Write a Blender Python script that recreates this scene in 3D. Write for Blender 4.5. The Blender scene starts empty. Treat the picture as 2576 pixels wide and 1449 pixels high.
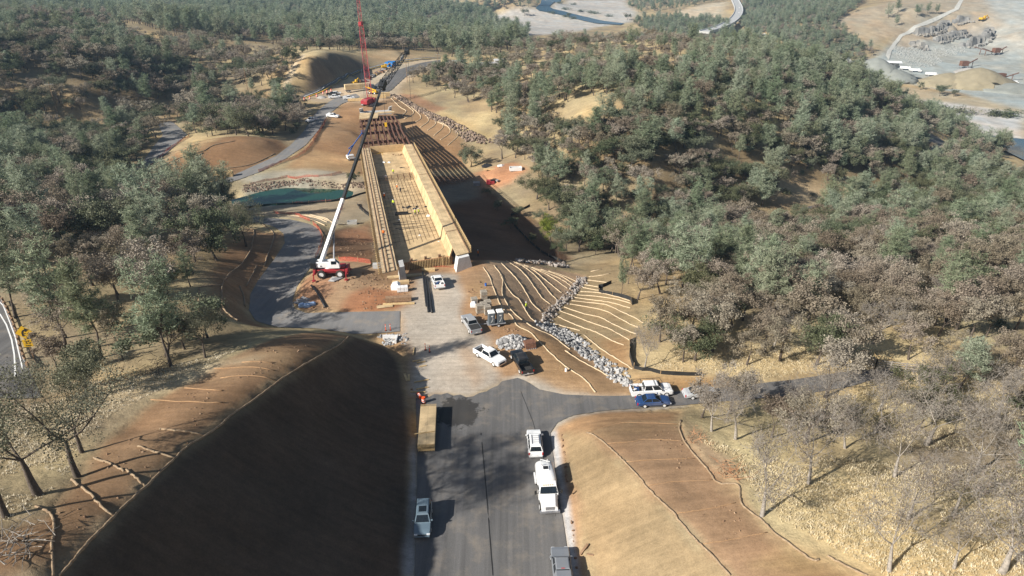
import bpy, bmesh, math, random
import numpy as np
from mathutils import Vector, Matrix

SC = bpy.context.scene
COL = SC.collection
R = math.radians
# ------------------------------------------------------------------ camera
CAM_H, PITCH, FPX = 58.0, R(27.0), 1717.3
cd = bpy.data.cameras.new('camera'); cam = bpy.data.objects.new('camera', cd); COL.objects.link(cam)
cam.location = (0, 0, CAM_H); cam.rotation_euler = (R(90) - PITCH, 0, 0)
cd.lens = 24.0; cd.sensor_width = 36.0; cd.clip_start = 1.0; cd.clip_end = 20000
SC.camera = cam
# ------------------------------------------------------------------ light
SUN_EL, SUN_AZ = R(30.8), R(32.0)          # shadows run to +X and a little away
Ldir = Vector((math.cos(SUN_AZ) * math.cos(SUN_EL), math.sin(SUN_AZ) * math.cos(SUN_EL), -math.sin(SUN_EL)))
sd = bpy.data.lights.new('sun', 'SUN'); sd.energy = 4.9; sd.angle = R(0.53); sd.color = (1.0, 0.95, 0.87)
sun = bpy.data.objects.new('sun', sd); COL.objects.link(sun)
sun.rotation_euler = Ldir.to_track_quat('-Z', 'Y').to_euler()
W = bpy.data.worlds.new('World'); SC.world = W; W.use_nodes = True
nt = W.node_tree; bg = nt.nodes['Background']
sky = nt.nodes.new('ShaderNodeTexSky'); sky.sky_type = 'NISHITA'; sky.sun_disc = False
sky.sun_elevation = SUN_EL; sky.sun_rotation = math.atan2(-Ldir.x, -Ldir.y)
sky.air_density = 1.0; sky.dust_density = 1.5; sky.ozone_density = 1.0
nt.links.new(sky.outputs[0], bg.inputs[0]); bg.inputs[1].default_value = 0.05
vs = SC.view_settings; vs.view_transform = 'Standard'; vs.look = 'None'; vs.exposure = 0.75; vs.gamma = 1.0
try: vs.use_curve_mapping = False
except Exception: pass
SC.cycles.max_bounces = 5; SC.cycles.diffuse_bounces = 2; SC.cycles.glossy_bounces = 2
SC.cycles.transmission_bounces = 3; SC.cycles.transparent_max_bounces = 6; SC.cycles.volume_bounces = 0
SC.cycles.use_denoising = True

# ------------------------------------------------------------------ helpers
SP, CP = math.sin(PITCH), math.cos(PITCH)
def ray(ux, uy):
    a = (ux - 1288.0) / FPX; b = (uy - 724.5) / FPX
    return a, CP - b * SP, -(SP + b * CP)
def P(ux, uy, z):
    """point of the plane at height z that the photo shows at (ux, uy)"""
    dx, dy, dz = ray(ux, uy); t = (z - CAM_H) / dz
    return (dx * t, dy * t, z)
def PD(ux, uy, d):
    """point of that sight line at optical depth d"""
    dx, dy, dz = ray(ux, uy); return Vector((dx * d, dy * d, CAM_H + dz * d))

def tag(o, label=None, cat=None, group=None, kind=None):
    if label: o['label'] = label
    if cat: o['category'] = cat
    if group: o['group'] = group
    if kind: o['kind'] = kind
    return o
def thing(name, label, cat, loc=(0, 0, 0), rz=0.0, group=None):
    o = bpy.data.objects.new(name, None); COL.objects.link(o); o.empty_display_size = 0.3
    o.location = loc; o.rotation_euler = (0, 0, rz)
    return tag(o, label, cat, group)
def copy_tree(o, parent=None):
    c = o.copy(); COL.objects.link(c)
    if parent is not None: c.parent = parent
    for ch in o.children: copy_tree(ch, c)
    return c

class MB:
    """collects verts/faces, builds ONE mesh object"""
    def __init__(s): s.v = []; s.f = []
    def add(s, vs, fs):
        n = len(s.v); s.v += [tuple(v) for v in vs]; s.f += [tuple(i + n for i in f) for f in fs]; return s
    def box(s, x0, x1, y0, y1, z0, z1):
        return s.add([(x0,y0,z0),(x1,y0,z0),(x1,y1,z0),(x0,y1,z0),(x0,y0,z1),(x1,y0,z1),(x1,y1,z1),(x0,y1,z1)],
                     [(0,3,2,1),(4,5,6,7),(0,1,5,4),(1,2,6,5),(2,3,7,6),(3,0,4,7)])
    def cbox(s, c, sz, rz=0.0, ry=0.0, rx=0.0):
        m = Matrix.Translation(c) @ Matrix.Rotation(rz, 4, 'Z') @ Matrix.Rotation(ry, 4, 'Y') @ Matrix.Rotation(rx, 4, 'X')
        h = [k / 2 for k in sz]
        vs = [m @ Vector((sx*h[0], sy*h[1], sz_*h[2])) for sz_ in (-1, 1) for sx, sy in ((-1,-1),(1,-1),(1,1),(-1,1))]
        return s.add(vs, [(0,3,2,1),(4,5,6,7),(0,1,5,4),(1,2,6,5),(2,3,7,6),(3,0,4,7)])
    def beam(s, a, b, w, h=None):
        """square bar from a to b"""
        a = Vector(a); b = Vector(b); h = h or w
        d = (b - a); L = d.length
        if L < 1e-6: return s
        q = d.to_track_quat('X', 'Z').to_matrix().to_4x4(); m = Matrix.Translation((a + b) / 2) @ q
        hs = (L/2, w/2, h/2)
        vs = [m @ Vector((sx*hs[0], sy*hs[1], z*hs[2])) for z in (-1, 1) for sx, sy in ((-1,-1),(1,-1),(1,1),(-1,1))]
        return s.add(vs, [(0,3,2,1),(4,5,6,7),(0,1,5,4),(1,2,6,5),(2,3,7,6),(3,0,4,7)])
    def tube(s, pts, rad, n=8, cap=True):
        """tube along pts; rad a number or one per point"""
        pts = [Vector(p) for p in pts]; k = len(pts)
        rad = [rad] * k if not hasattr(rad, '__len__') else rad
        base = len(s.v); up = Vector((0, 0, 1))
        t0 = (pts[1] - pts[0]).normalized()
        u = t0.cross(up)
        if u.length < 1e-3: u = t0.cross(Vector((1, 0, 0)))
        u.normalize()
        for i, p in enumerate(pts):
            t = (pts[min(i+1, k-1)] - pts[max(i-1, 0)])
            t = t.normalized() if t.length > 1e-9 else t0
            u = (u - t * u.dot(t))
            u = u.normalized() if u.length > 1e-6 else t.orthogonal().normalized()
            w = t.cross(u)
            for j in range(n):
                an = 2 * math.pi * j / n
                s.v.append(tuple(p + (u * math.cos(an) + w * math.sin(an)) * rad[i]))
        for i in range(k - 1):
            for j in range(n):
                a = base + i*n + j; b = base + i*n + (j+1) % n
                s.f.append((a, b, b + n, a + n))
        if cap:
            s.f.append(tuple(base + j for j in range(n))[::-1]); s.f.append(tuple(base + (k-1)*n + j for j in range(n)))
        return s
    def cyl(s, a, b, r, n=12): return s.tube([a, b], r, n)
    def loft(s, secs, cap=True):
        n = len(secs[0]); base = len(s.v)
        for q in secs: s.v += [tuple(p) for p in q]
        for i in range(len(secs) - 1):
            for j in range(n):
                a = base + i*n + j; b = base + i*n + (j+1) % n
                s.f.append((a, b, b + n, a + n))
        if cap:
            s.f.append(tuple(base + j for j in range(n))[::-1]); s.f.append(tuple(base + (len(secs)-1)*n + j for j in range(n)))
        return s
    def build(s, name, mat, parent=None, smooth=False, loc=None, bevel=0):
        me = bpy.data.meshes.new(name); me.from_pydata(s.v, [], s.f); me.update()
        if smooth: me.polygons.foreach_set('use_smooth', [True] * len(me.polygons))
        o = bpy.data.objects.new(name, me); COL.objects.link(o)
        if mat is not None: me.materials.append(mat)
        if parent is not None: o.parent = parent
        if loc is not None: o.location = loc
        bm = bmesh.new(); bm.from_mesh(me); bmesh.ops.recalc_face_normals(bm, faces=bm.faces[:])
        if bevel:
            bmesh.ops.bevel(bm, geom=bm.edges[:], offset=bevel, segments=2, affect='EDGES', profile=0.5, clamp_overlap=True)
        bm.to_mesh(me); bm.free()
        return o

# ------------------------------------------------------------------ materials
def new_mat(name):
    m = bpy.data.materials.new(name); m.use_nodes = True
    n = m.node_tree; b = n.nodes['Principled BSDF']; return m, n, b
def N(nt, kind, **kw):
    o = nt.nodes.new(kind)
    for k, v in kw.items(): setattr(o, k, v)
    return o
def mat(name, col, rough=0.7, metal=0.0, var=0.12, scale=6.0, bump=0.0, spec=0.4, dirt=None, coat=0.0):
    """procedural paint/wood/soil: base colour broken up by two noises, optional dirt tint and bump"""
    m, n, b = new_mat(name)
    tc = N(n, 'ShaderNodeTexCoord'); no = N(n, 'ShaderNodeTexNoise'); no.inputs['Scale'].default_value = scale; no.inputs['Detail'].default_value = 6
    n.links.new(tc.outputs['Object'], no.inputs['Vector'])
    rp = N(n, 'ShaderNodeMapRange'); rp.inputs[1].default_value = .3; rp.inputs[2].default_value = .7
    rp.inputs[3].default_value = 1 - var; rp.inputs[4].default_value = 1 + var
    n.links.new(no.outputs['Fac'], rp.inputs[0])
    mx = N(n, 'ShaderNodeMix', data_type='RGBA', blend_type='MULTIPLY'); mx.inputs[0].default_value = 1
    mx.inputs[6].default_value = (*col, 1); n.links.new(rp.outputs[0], mx.inputs[7])
    out = mx.outputs[2]
    if dirt:
        n2 = N(n, 'ShaderNodeTexNoise'); n2.inputs['Scale'].default_value = scale * .35; n2.inputs['Detail'].default_value = 8
        n.links.new(tc.outputs['Object'], n2.inputs['Vector'])
        r2 = N(n, 'ShaderNodeMapRange'); r2.inputs[1].default_value = .45; r2.inputs[2].default_value = .75; r2.inputs[4].default_value = dirt[3]
        n.links.new(n2.outputs['Fac'], r2.inputs[0])
        m2 = N(n, 'ShaderNodeMix', data_type='RGBA'); n.links.new(r2.outputs[0], m2.inputs[0])
        n.links.new(out, m2.inputs[6]); m2.inputs[7].default_value = (*dirt[:3], 1); out = m2.outputs[2]
    n.links.new(out, b.inputs['Base Color'])
    b.inputs['Roughness'].default_value = rough; b.inputs['Metallic'].default_value = metal
    b.inputs['Specular IOR Level'].default_value = spec
    if coat: b.inputs['Coat Weight'].default_value = coat; b.inputs['Coat Roughness'].default_value = .08
    if bump:
        bp = N(n, 'ShaderNodeBump'); bp.inputs['Strength'].default_value = bump; bp.inputs['Distance'].default_value = .1
        n.links.new(no.outputs['Fac'], bp.inputs['Height']); n.links.new(bp.outputs[0], b.inputs['Normal'])
    return m

# ------------------------------------------------------------------ numpy noise
def _hash(ix, iy, seed):
    h = (ix.astype(np.int64) * 374761393 + iy.astype(np.int64) * 668265263 + seed * 144665) & 0x7fffffff
    h = ((h ^ (h >> 13)) * 1274126177) & 0x7fffffff
    return ((h ^ (h >> 16)) & 0xffff) / 65535.0
def vnoise(x, y, seed=0):
    ix = np.floor(x); iy = np.floor(y); fx = x - ix; fy = y - iy
    fx = fx*fx*(3-2*fx); fy = fy*fy*(3-2*fy)
    a = _hash(ix, iy, seed); b = _hash(ix+1, iy, seed); c = _hash(ix, iy+1, seed); d = _hash(ix+1, iy+1, seed)
    return (a*(1-fx)+b*fx)*(1-fy) + (c*(1-fx)+d*fx)*fy
def fbm(x, y, sc, oct=4, seed=0):
    t = np.zeros_like(x); am = .5
    for o in range(oct):
        t += am * (vnoise(x/sc*2**o, y/sc*2**o, seed + o*17) - .5); am *= .5
    return t
# ------------------------------------------------------------------ terrain heights
CTL = []                       # world control points
def PTS(*a):
    for u in a: CTL.append(P(*u))
def WP(*a):
    for u in a: CTL.append(tuple(map(float, u)))
def BL(*a, w=False):
    """break line: densified control points"""
    q = [np.array(u if w else P(*u), float) for u in a]
    for p0, p1 in zip(q[:-1], q[1:]):
        d = np.linalg.norm(p1 - p0); st = max(2.5, .011 * np.hypot(*p0[:2])); n = max(1, int(d / st))
        for i in range(n): CTL.append(tuple(p0 + (p1 - p0) * i / n))
    CTL.append(tuple(q[-1]))
# road and yard (z = 0)
BL((-9.6,15,0),(-9.9,30,0),(-10.6,48,0), w=True); BL((6.4,15,0),(6.3,30,0),(6.2,48,0), w=True)
BL((1040,1449,0),(1047,1300,0),(1048,1120,0),(1042,1000,0),(1030,930,0),(1012,880,0),(1000,832,0))
BL((1437,1449,0),(1410,1270,0),(1388,1110,0),(1400,1068,0),(1440,1045,.05),(1530,1033,.1),(1620,1028,.15),(1720,1020,.3),(1850,1010,.6),(2000,1000,1.0),(2150,985,1.4))
BL((1330,960,0),(1360,978,0),(1420,990,0),(1500,993,.05),(1585,991,.15),(1720,980,.3),(1850,968,.6),(2000,950,1.0),(2150,930,1.4))
PTS((1200,1300,0),(1200,1100,0),(1180,940,0),(1120,860,0),(1080,780,0),(1100,720,0),(1150,760,0),(1220,880,0),(1290,930,0))
# left cut: toe, crest, hollow middle, bench
for (a, b_, dz) in (((-11.6,20,.1),(-36.3,20,17.3),1.4),((1020,1449,.1),(150,1449,16.9),1.5),((1030,1300,.1),(250,1350,16.5),1.5),((1036,1120,.1),(400,1190,15.2),1.5),((1026,1000,.1),(560,1060,13.1),1.4),((1012,930,0),(700,960,10.9),1.2),((990,895,-.4),(800,900,8.8),.9)):
    a = np.array(a if a[0] < 0 else P(*a), float); b_ = np.array(b_ if b_[0] < 0 else P(*b_), float)
    for f in (.25, .5, .75): c = a + (b_ - a) * f; CTL.append((c[0], c[1], c[2] - dz * (1 if f == .5 else .75)))
BL((-11.4,15,.1),(-11.6,30,.1),(-12.2,46,.1), w=True)
BL((1020,1449,.1),(1030,1300,.1),(1036,1120,.1),(1026,1000,.1),(1012,930,0),(985,890,-.5),(950,868,-.6),(905,850,.2))
BL((-37,14,17.4),(-36,24,17.2), w=True)
BL((150,1449,16.9),(215,1380,16.7),(290,1300,16.3),(360,1225,15.8),(440,1150,14.8),(520,1090,13.7),(600,1030,12.5),(700,960,10.9),(800,900,8.8),(850,868,6.4),(875,853,3.2),(885,846,1.2))
PTS((430,920,10),(600,850,7),(750,833,3.2),(660,828,3.2),(560,800,4.2),(500,760,4.5),(0,960,9.5),(200,1000,12),(100,1100,14),(0,1200,15),(200,1200,15.3),(0,1449,18),(90,1449,17.6),(350,1080,13.6),(520,960,11.2),(300,1000,12.2))
WP((-60,20,20),(-55,45,17),(-90,40,18),(-100,10,20),(-150,60,16))
BL((100,985,8.8),(62,900,8),(45,850,7.5),(15,770,7)); BL((-40,985,8.8),(-50,900,8),(-60,850,7.5),(-90,770,7))
PTS((300,800,6.5),(400,700,4),(200,700,5),(-100,650,5),(560,700,2.4),(500,640,1),(600,610,-4),(300,600,-1),(100,600,3),(-200,560,3),(450,560,-6),(600,560,-9.5),(300,500,-8),(100,500,-4),(-200,450,-4),(500,480,-12),(200,420,-10),(350,450,-11.5))
# access lane (both edges)
BL((1000,783,0),(885,785,0),(770,787,-.4),(741,776,-1.2),(736,755,-1.9),(748,720,-3),(775,680,-4.6),(806,640,-6.2),(814,610,-7.3),(805,580,-8.5),(780,563,-9.6),(730,551,-10.4),(650,546,-11.2),(560,546,-11.6))
BL((960,838,0),(885,840,0),(800,827,-.2),(700,824,-.6),(645,808,-1.1),(627,780,-1.7),(630,740,-2.4),(650,705,-3.2),(688,655,-4.9),(717,612,-7),(712,588,-8.2),(690,571,-9.3),(650,560,-10.6),(560,558,-11.4))
PTS((620,640,-2.5),(700,610,-6.2),(660,590,-8.4),(580,740,2.4),(590,800,2.4))
# yard edge above the creek, ground under crane
BL((760,740,-.8),(790,690,-.6),(820,668,-.5),(880,668,-.5),(950,664,-.8))
BL((830,640,-4.5),(880,640,-4.2),(945,640,-5)); BL((825,600,-8.6),(870,595,-9.5),(935,590,-11))
BL((800,560,-11),(880,560,-12),(940,545,-13)); PTS((955,702,-.8),(900,700,0),(840,710,0),(800,740,0),(1060,700,-.8),(1150,685,-.8))
PTS((700,535,-13),(860,520,-13.6),(930,520,-14))
# pond
BL((560,527,-13.9),(640,522,-14.3),(760,513,-14.3),(880,500,-14.3),(925,488,-14.2),(922,478,-14.2),(860,474,-14.3),(790,470,-14.2),(720,468,-14.3),(660,478,-14.3),(625,490,-14.3),(540,505,-14))
BL((600,512,-16.5),(700,502,-16.8),(800,494,-16.8),(900,488,-16))
BL((560,462,-12.4),(640,462,-12.4),(720,452,-12.3),(820,458,-12.6),(925,462,-13))
# second lane and mound
BL((540,470,-12.7),(600,452,-12.6),(650,435,-12.2),(715,403,-11.6),(770,365,-11.3),(800,330,-11.2),(825,290,-11),(860,262,-10.8),(890,248,-10.6))
BL((500,470,-12.7),(585,441,-12.6),(640,416,-12.2),(695,393,-11.6),(735,363,-11.4),(765,330,-11.3),(783,300,-11.1),(803,278,-11),(830,258,-10.9))
BL((395,430,-10.5),(450,385,-8),(530,360,-6.8),(620,352,-7),(690,356,-8.5)); PTS((430,440,-12.2),(560,400,-10.2),(500,420,-11),(650,385,-10.4))
BL((400,310,-11),(470,340,-11),(420,380,-11),(365,425,-11.6)); PTS((330,420,-11.5),(380,350,-11.2),(300,370,-12))
PTS((790,390,-12.6),(840,350,-11.6),(870,390,-13.5),(860,430,-13.6),(920,400,-14.5),(880,330,-11.4),(880,290,-10.8))
# valley under the bridge and far abutment
PTS((905,280,-11),(995,262,-10.6),(940,275,-10.6),(960,330,-16),(1000,330,-17),(900,340,-14.6),(1010,380,-18.5),(960,420,-17.5),(1050,450,-20),(940,450,-14.8),(960,520,-16),(980,600,-12),(1100,600,-15))
BL((985,243,-10.6),(1050,275,-12),(1120,310,-14),(1200,350,-17),(1245,358,-18)); BL((960,250,-10.2),(985,262,-10.6))
PTS((1020,300,-13.5),(1060,330,-15.5),(1100,370,-18),(1170,405,-20),(1050,370,-18.2))
BL((1140,400,-20),(1200,455,-20.5),(1280,520,-21),(1360,580,-21.5),(1430,620,-22))
BL((1430,620,-22),(1600,590,-24),(1800,560,-27),(2000,540,-30),(2200,500,-35),(2400,450,-43),(2500,400,-57))
PTS((1190,655,-4.5),(1200,630,-9),(1200,560,-17),(1200,500,-19.5),(1240,440,-17.5),(1270,415,-16),(1300,450,-17),(1250,475,-18.5),(1300,600,-19),(1260,640,-11))
# right fill, riprap ditch, straw slope
BL((985,690,-1.5),(1090,671,-1.9),(1185,660,-1.7)); BL((1185,656,-.6),(1220,655,-.6),(1228,700,-.3),(1264,790,-.2),(1340,830,0),(1400,890,0),(1450,940,0),(1530,985,0))
BL((1220,655,-.8),(1270,659,-3.4),(1330,668,-5.9),(1400,682,-8.0),(1470,697,-9.6))
BL((1470,700,-9.8),(1440,740,-7.6),(1405,775,-5.8),(1378,803,-4.4),(1385,820,-3.7),(1420,845,-2.9),(1500,905,-1.6),(1580,963,-.4))
PTS((1400,650,-18),(1330,640,-15.5),(1440,670,-16),(1490,680,-12.5))
BL((1530,668,-10),(1560,720,-6.8),(1600,775,-3.6),(1615,840,-1),(1600,900,.2),(1600,935,.4)); PTS((1500,800,-4.2),(1540,860,-1.8),(1480,760,-7.2))
PTS((1700,850,0),(1800,780,-3),(1700,700,-9),(1600,640,-14),(1900,650,-12),(2200,650,-14),(2576,650,-15),(2000,720,-7),(2300,750,-6),(2000,850,-1.2),(2300,880,.6),(2576,850,-1),(2700,900,1),(2600,1000,3.4),(2300,960,1.6),(1800,920,.6),(2100,600,-20),(2400,600,-22),(2650,560,-27))
# right cut slope and benches
BL((1398,1090,0),(1407,1150,.1),(1427,1250,.1),(1446,1320,.1),(1472,1449,.1)); BL((7.6,46,.1),(7.9,30,.1),(8,15,.1), w=True)
BL((1480,1088,3.0),(1560,1160,4.0),(1640,1240,4.9),(1700,1300,5.4),(1770,1375,6),(1840,1449,6.6)); BL((19,33,7.1),(20,18,7.6), w=True)
PTS((1440,1060,.6),(1500,1045,1),(1600,1045,1.6),(1700,1052,2.2),(1720,1035,.9))
BL((1712,1065,3),(1730,1110,4.2),(1790,1170,5.1),(1850,1215,5.9),(1930,1320,6.9),(2000,1370,7.5),(2180,1449,8.8))
PTS((1600,1130,3.9),(1720,1220,5),(1850,1350,6.4),(2300,1300,8.4),(2576,1449,11.5),(2576,1200,7.6),(2200,1150,5.4),(2000,1100,3.8),(2400,1050,4.4),(1900,1060,2.6),(2700,1300,11))
WP((45,25,10),(70,30,13),(100,60,10),(140,20,14),(30,10,9))
# wooded hill beyond the creek
PTS((1500,450,-14),(1500,350,-6),(1500,250,0),(1500,180,0),(1500,130,-3),(1400,180,-2),(1400,250,-3),(1400,350,-11),(1350,430,-16),(1330,140,-7),(1450,108,-6),(1700,110,-4),(1640,98,-4.5),(1800,180,0),(1800,250,-2),(1800,350,-9),(1800,450,-19),(1650,300,-2),(1650,200,1),(1650,400,-10),(1650,500,-18),
    (2000,250,-8),(2000,165,-10),(2000,350,-15),(2000,450,-25),(2150,220,-15),(2250,300,-27),(2200,400,-29),(2350,380,-42),(2330,335,-42),(2120,190,-16),(1900,130,-8),(2400,330,-55))
PTS((1150,170,-12),(1240,168,-10),(1300,200,-6),(1200,230,-9),(1250,300,-8.5),(1150,300,-11),(1250,345,-15.5),(1080,215,-10.5),(1040,190,-10.8))
WP((60,560,-22),(100,640,-40),(140,720,-60),(30,700,-40),(180,620,-50),(230,560,-50))
# valley and ridge on the far left, distant ground
PTS((200,330,-14),(0,300,-8),(350,290,-13),(200,230,0),(100,120,11),(90,48,8),(350,90,0),(500,112,-5),(650,140,-8),(600,190,-9),(450,230,-9),(700,250,-11),(560,260,-12),(300,160,5),(0,200,5),(-300,150,14),(-300,300,0),(450,300,-12),(300,70,3))
PTS((500,50,-25),(900,95,-22),(1150,140,-13),(1100,20,-35),(700,80,-23),(1250,110,-25),(1050,110,-19),(800,20,-32))
WP((-700,600,10),(-900,1200,-10),(-500,1200,-30),(0,1500,-35),(-400,2500,0),(400,2600,-40),(-1500,2500,40),(0,4500,60),(1500,4500,60),(3000,3000,60),(-3500,4000,120),(-3000,800,60),(3500,1000,40),(-1500,200,30),(1800,200,-20))
# far new road area
BL((760,247,-10.8),(785,232,-10.9),(830,215,-11),(905,180,-11.3),(985,158,-11.6),(1060,147,-12),(1105,145,-12))
BL((935,232,-10.4),(960,200,-11),(1000,178,-11.3),(1060,158,-11.8),(1105,152,-12)); PTS((880,215,-10.6),(900,240,-10.4),(1000,225,-10.4),(1060,175,-11.2))
BL((783,233,-10.6),(774,215,-7),(776,190,-4.4),(780,162,.4),(800,143,2.4),(830,140,1.2),(860,139,-1.6),(905,152,-6.7),(932,166,-10.9)); PTS((860,128,-2.2),(905,138,-6.5),(820,128,1)); PTS((730,215,-7),(745,160,-1.5),(770,145,1.5),(720,235,-10),(760,125,0))
BL((960,130,-9),(1000,127,-8),(1020,140,-11.5)); PTS((985,140,-11.6),(930,132,-7.5))
# river, viaduct valley, quarry
PTS((1400,45,-75),(1300,70,-75),(1500,65,-75),(1560,20,-75),(1400,12,-76),(1250,40,-74),(1300,5,-72),(1650,60,-70),(1700,15,-62),(1800,100,-66),(1830,60,-70),(1900,90,-60),(1760,40,-66),(1880,10,-52),(1960,20,-48))
PTS((2576,330,-75),(2260,243,-75),(2400,275,-75),(2576,290,-75),(2480,335,-75.5),(2576,365,-76),(2540,380,-74),(2330,290,-72))
PTS((2200,170,-68),(2400,180,-70),(2550,225,-72),(2350,120,-62),(2480,140,-65),(2576,150,-66),(2130,150,-62),(2230,215,-71),(2400,235,-72),(2576,270,-73))
PTS((2300,62,-43),(2400,58,-40),(2500,45,-36),(2570,80,-45),(2300,20,-26),(2576,0,-20),(2100,60,-42),(2000,50,-46),(2250,80,-48),(2200,130,-58),(2050,110,-50),(1950,130,-50),(2180,20,-30))
def CL(pts, h):
    for u in pts:
        x, y, z = P(*u); k = math.hypot(x, y); ex, ey = x/k, y/k
        CTL.append((x, y, z)); CTL.append((x - ex*12, y - ey*12, z - 2)); CTL.append((x + ex*5, y + ey*5, z + h)); CTL.append((x + ex*16, y + ey*16, z + h + .5))
CL([(2301,87,-52.5),(2317,90,-53),(2344,86,-52),(2371,77,-50),(2388,66,-47)], 9); CL([(2357,106,-59),(2384,99,-57.5),(2412,92,-56),(2432,86,-54.5)], 7); CL([(2430,118,-62),(2450,118,-62),(2470,113,-61),(2490,102,-58),(2500,88,-54)], 12); CL([(2296,116,-61.5),(2316,123,-63),(2336,123,-63)], 9)
# merge near-duplicates and solve the interpolation
def _thin(c):
    keep = []; seen = {}
    for p in c:
        r = math.hypot(p[0], p[1]); g = max(1.0, .006 * r); k = (round(p[0] / g), round(p[1] / g), int(math.log(r + 1) * 20))
        if k in seen: continue
        seen[k] = 1; keep.append(p)
    return np.array(keep, float)
CTL = _thin(CTL)
_n = len(CTL); _xy = CTL[:, :2] / 100.0
_d = np.sqrt(((_xy[:, None] - _xy[None]) ** 2).sum(-1))
_A = np.zeros((_n + 3, _n + 3)); _A[:_n, :_n] = _d - np.eye(_n) * 1e-4; _A[:_n, _n] = 1; _A[:_n, _n+1:] = _xy; _A[_n, :_n] = 1; _A[_n+1:, :_n] = _xy.T
_w = np.linalg.solve(_A, np.concatenate([CTL[:, 2], np.zeros(3)]))
def rbf(x, y):
    x = np.asarray(x, np.float32).ravel() / 100; y = np.asarray(y, np.float32).ravel() / 100
    out = np.empty(len(x), np.float32); cx = _xy[:, 0].astype(np.float32); cy = _xy[:, 1].astype(np.float32); w = _w[:_n].astype(np.float32)
    for i in range(0, len(x), 20000):
        dx = x[i:i+20000, None] - cx; dy = y[i:i+20000, None] - cy
        out[i:i+20000] = np.sqrt(dx*dx + dy*dy) @ w
    return out + (_w[_n] + _w[_n+1] * x + _w[_n+2] * y)
# polar grid, dense in front
_fa = np.linspace(R(-58), R(58), 560)
_ba = np.linspace(R(58), R(302), 62)[1:-1]
AZ = np.concatenate([_fa, _ba]); NA = len(AZ)
RR = np.concatenate([[2, 8, 14, 18], np.exp(np.linspace(math.log(22), math.log(1900), 640)), np.exp(np.linspace(math.log(2000), math.log(9000), 30))]); NR = len(RR)
GX = (np.sin(AZ)[None] * RR[:, None]); GY = (np.cos(AZ)[None] * RR[:, None])
GZ = rbf(GX, GY).reshape(NR, NA)
_front = slice(0, len(_fa))
def H(x, y):
    """terrain height by bilinear lookup in the front fan"""
    x = np.asarray(x, float); y = np.asarray(y, float)
    r = np.hypot(x, y); a = np.clip(np.arctan2(x, y), _fa[0], _fa[-1])
    fi = np.clip(np.interp(r, RR, np.arange(NR)), 0, NR - 1.001); fj = np.clip((a - _fa[0]) / (_fa[-1] - _fa[0]) * (len(_fa) - 1), 0, len(_fa) - 1.001)
    i = fi.astype(int); j = fj.astype(int); u = fi - i; v = fj - j
    return GZ[i, j]*(1-u)*(1-v) + GZ[i+1, j]*u*(1-v) + GZ[i, j+1]*(1-u)*v + GZ[i+1, j+1]*u*v
_T = np.exp(np.linspace(math.log(30), math.log(6000), 4000))
def G(ux, uy, back=0.0):
    """terrain point that the photo shows at (ux, uy)"""
    dx, dy, dz = ray(ux, uy)
    z = CAM_H + dz * _T; h = H(dx * _T, dy * _T); k = np.nonzero(z < h)[0]
    if len(k) == 0 or k[0] == 0: t = _T[-1] if len(k) == 0 else _T[0]
    else:
        k = k[0]; d0 = z[k-1] - h[k-1]; d1 = h[k] - z[k]; t = _T[k-1] + (_T[k] - _T[k-1]) * d0 / (d0 + d1 + 1e-9)
    x, y = dx * t, dy * t
    return Vector((x, y, float(H(x, y))))
def Gz(x, y): return float(H(x, y))
def line(pts, step=1.0):
    """image polyline -> densified ground polyline"""
    q = [G(*p) for p in pts]; out = []
    for a, b in zip(q[:-1], q[1:]):
        n = max(1, int((b - a).length / step))
        for i in range(n):
            p = a.lerp(b, i / n); out.append(Vector((p.x, p.y, Gz(p.x, p.y))))
    out.append(q[-1]); return out
def smoothline(pts, n=6):
    """Catmull-Rom through image points"""
    p = [np.array(q, float) for q in pts]; p = [2*p[0]-p[1]] + p + [2*p[-1]-p[-2]]; out = []
    for i in range(1, len(p) - 2):
        for k in range(n):
            t = k / n
            out.append(tuple(.5*((2*p[i]) + (-p[i-1]+p[i+1])*t + (2*p[i-1]-5*p[i]+4*p[i+1]-p[i+2])*t*t + (-p[i-1]+3*p[i]-3*p[i+1]+p[i+2])*t**3)))
    out.append(tuple(p[-2])); return out
# ------------------------------------------------------------------ ground zones (albedo of what lies on the ground)
RGRID = np.hypot(GX, GY)
def inside(px, py, poly):
    """signed distance to polygon (positive inside)"""
    n = len(poly); ins = np.zeros(px.shape, bool); dm = np.full(px.shape, 1e9)
    for i in range(n):
        x0, y0 = poly[i]; x1, y1 = poly[(i+1) % n]
        ex, ey = x1-x0, y1-y0; L = ex*ex + ey*ey + 1e-12
        t = np.clip(((px-x0)*ex + (py-y0)*ey) / L, 0, 1)
        dm = np.minimum(dm, (px-x0-t*ex)**2 + (py-y0-t*ey)**2)
        c = ((y0 > py) != (y1 > py)) & (px < ex * (py - y0) / (ey + (1e-12 if ey >= 0 else -1e-12)) + x0); ins ^= c
    dm = np.sqrt(dm); return np.where(ins, dm, -dm)
def wpoly(pts, w=False):
    return [tuple(p) for p in pts] if w else [tuple(G(*p)[:2]) for p in pts]
GRASS = np.array((.47, .365, .195)); LITTER = np.array((.28, .215, .135))
_n1 = fbm(GX, GY, 30, 4, 3); _n2 = fbm(GX, GY, 7, 4, 9); _n3 = fbm(GX, GY, 160, 3, 21); _n4 = fbm(GX, GY, 2.2, 3, 33)
CO = np.zeros((NR, NA, 3)); _m = np.clip(.48 + 1.7*_n1 + 1.3*_n2, 0, 1)[..., None]
CO[:] = GRASS * _m + LITTER * (1 - _m)
ROUGH = np.full((NR, NA), .30)
STRAW = np.full((NR, NA), .8)
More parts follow.
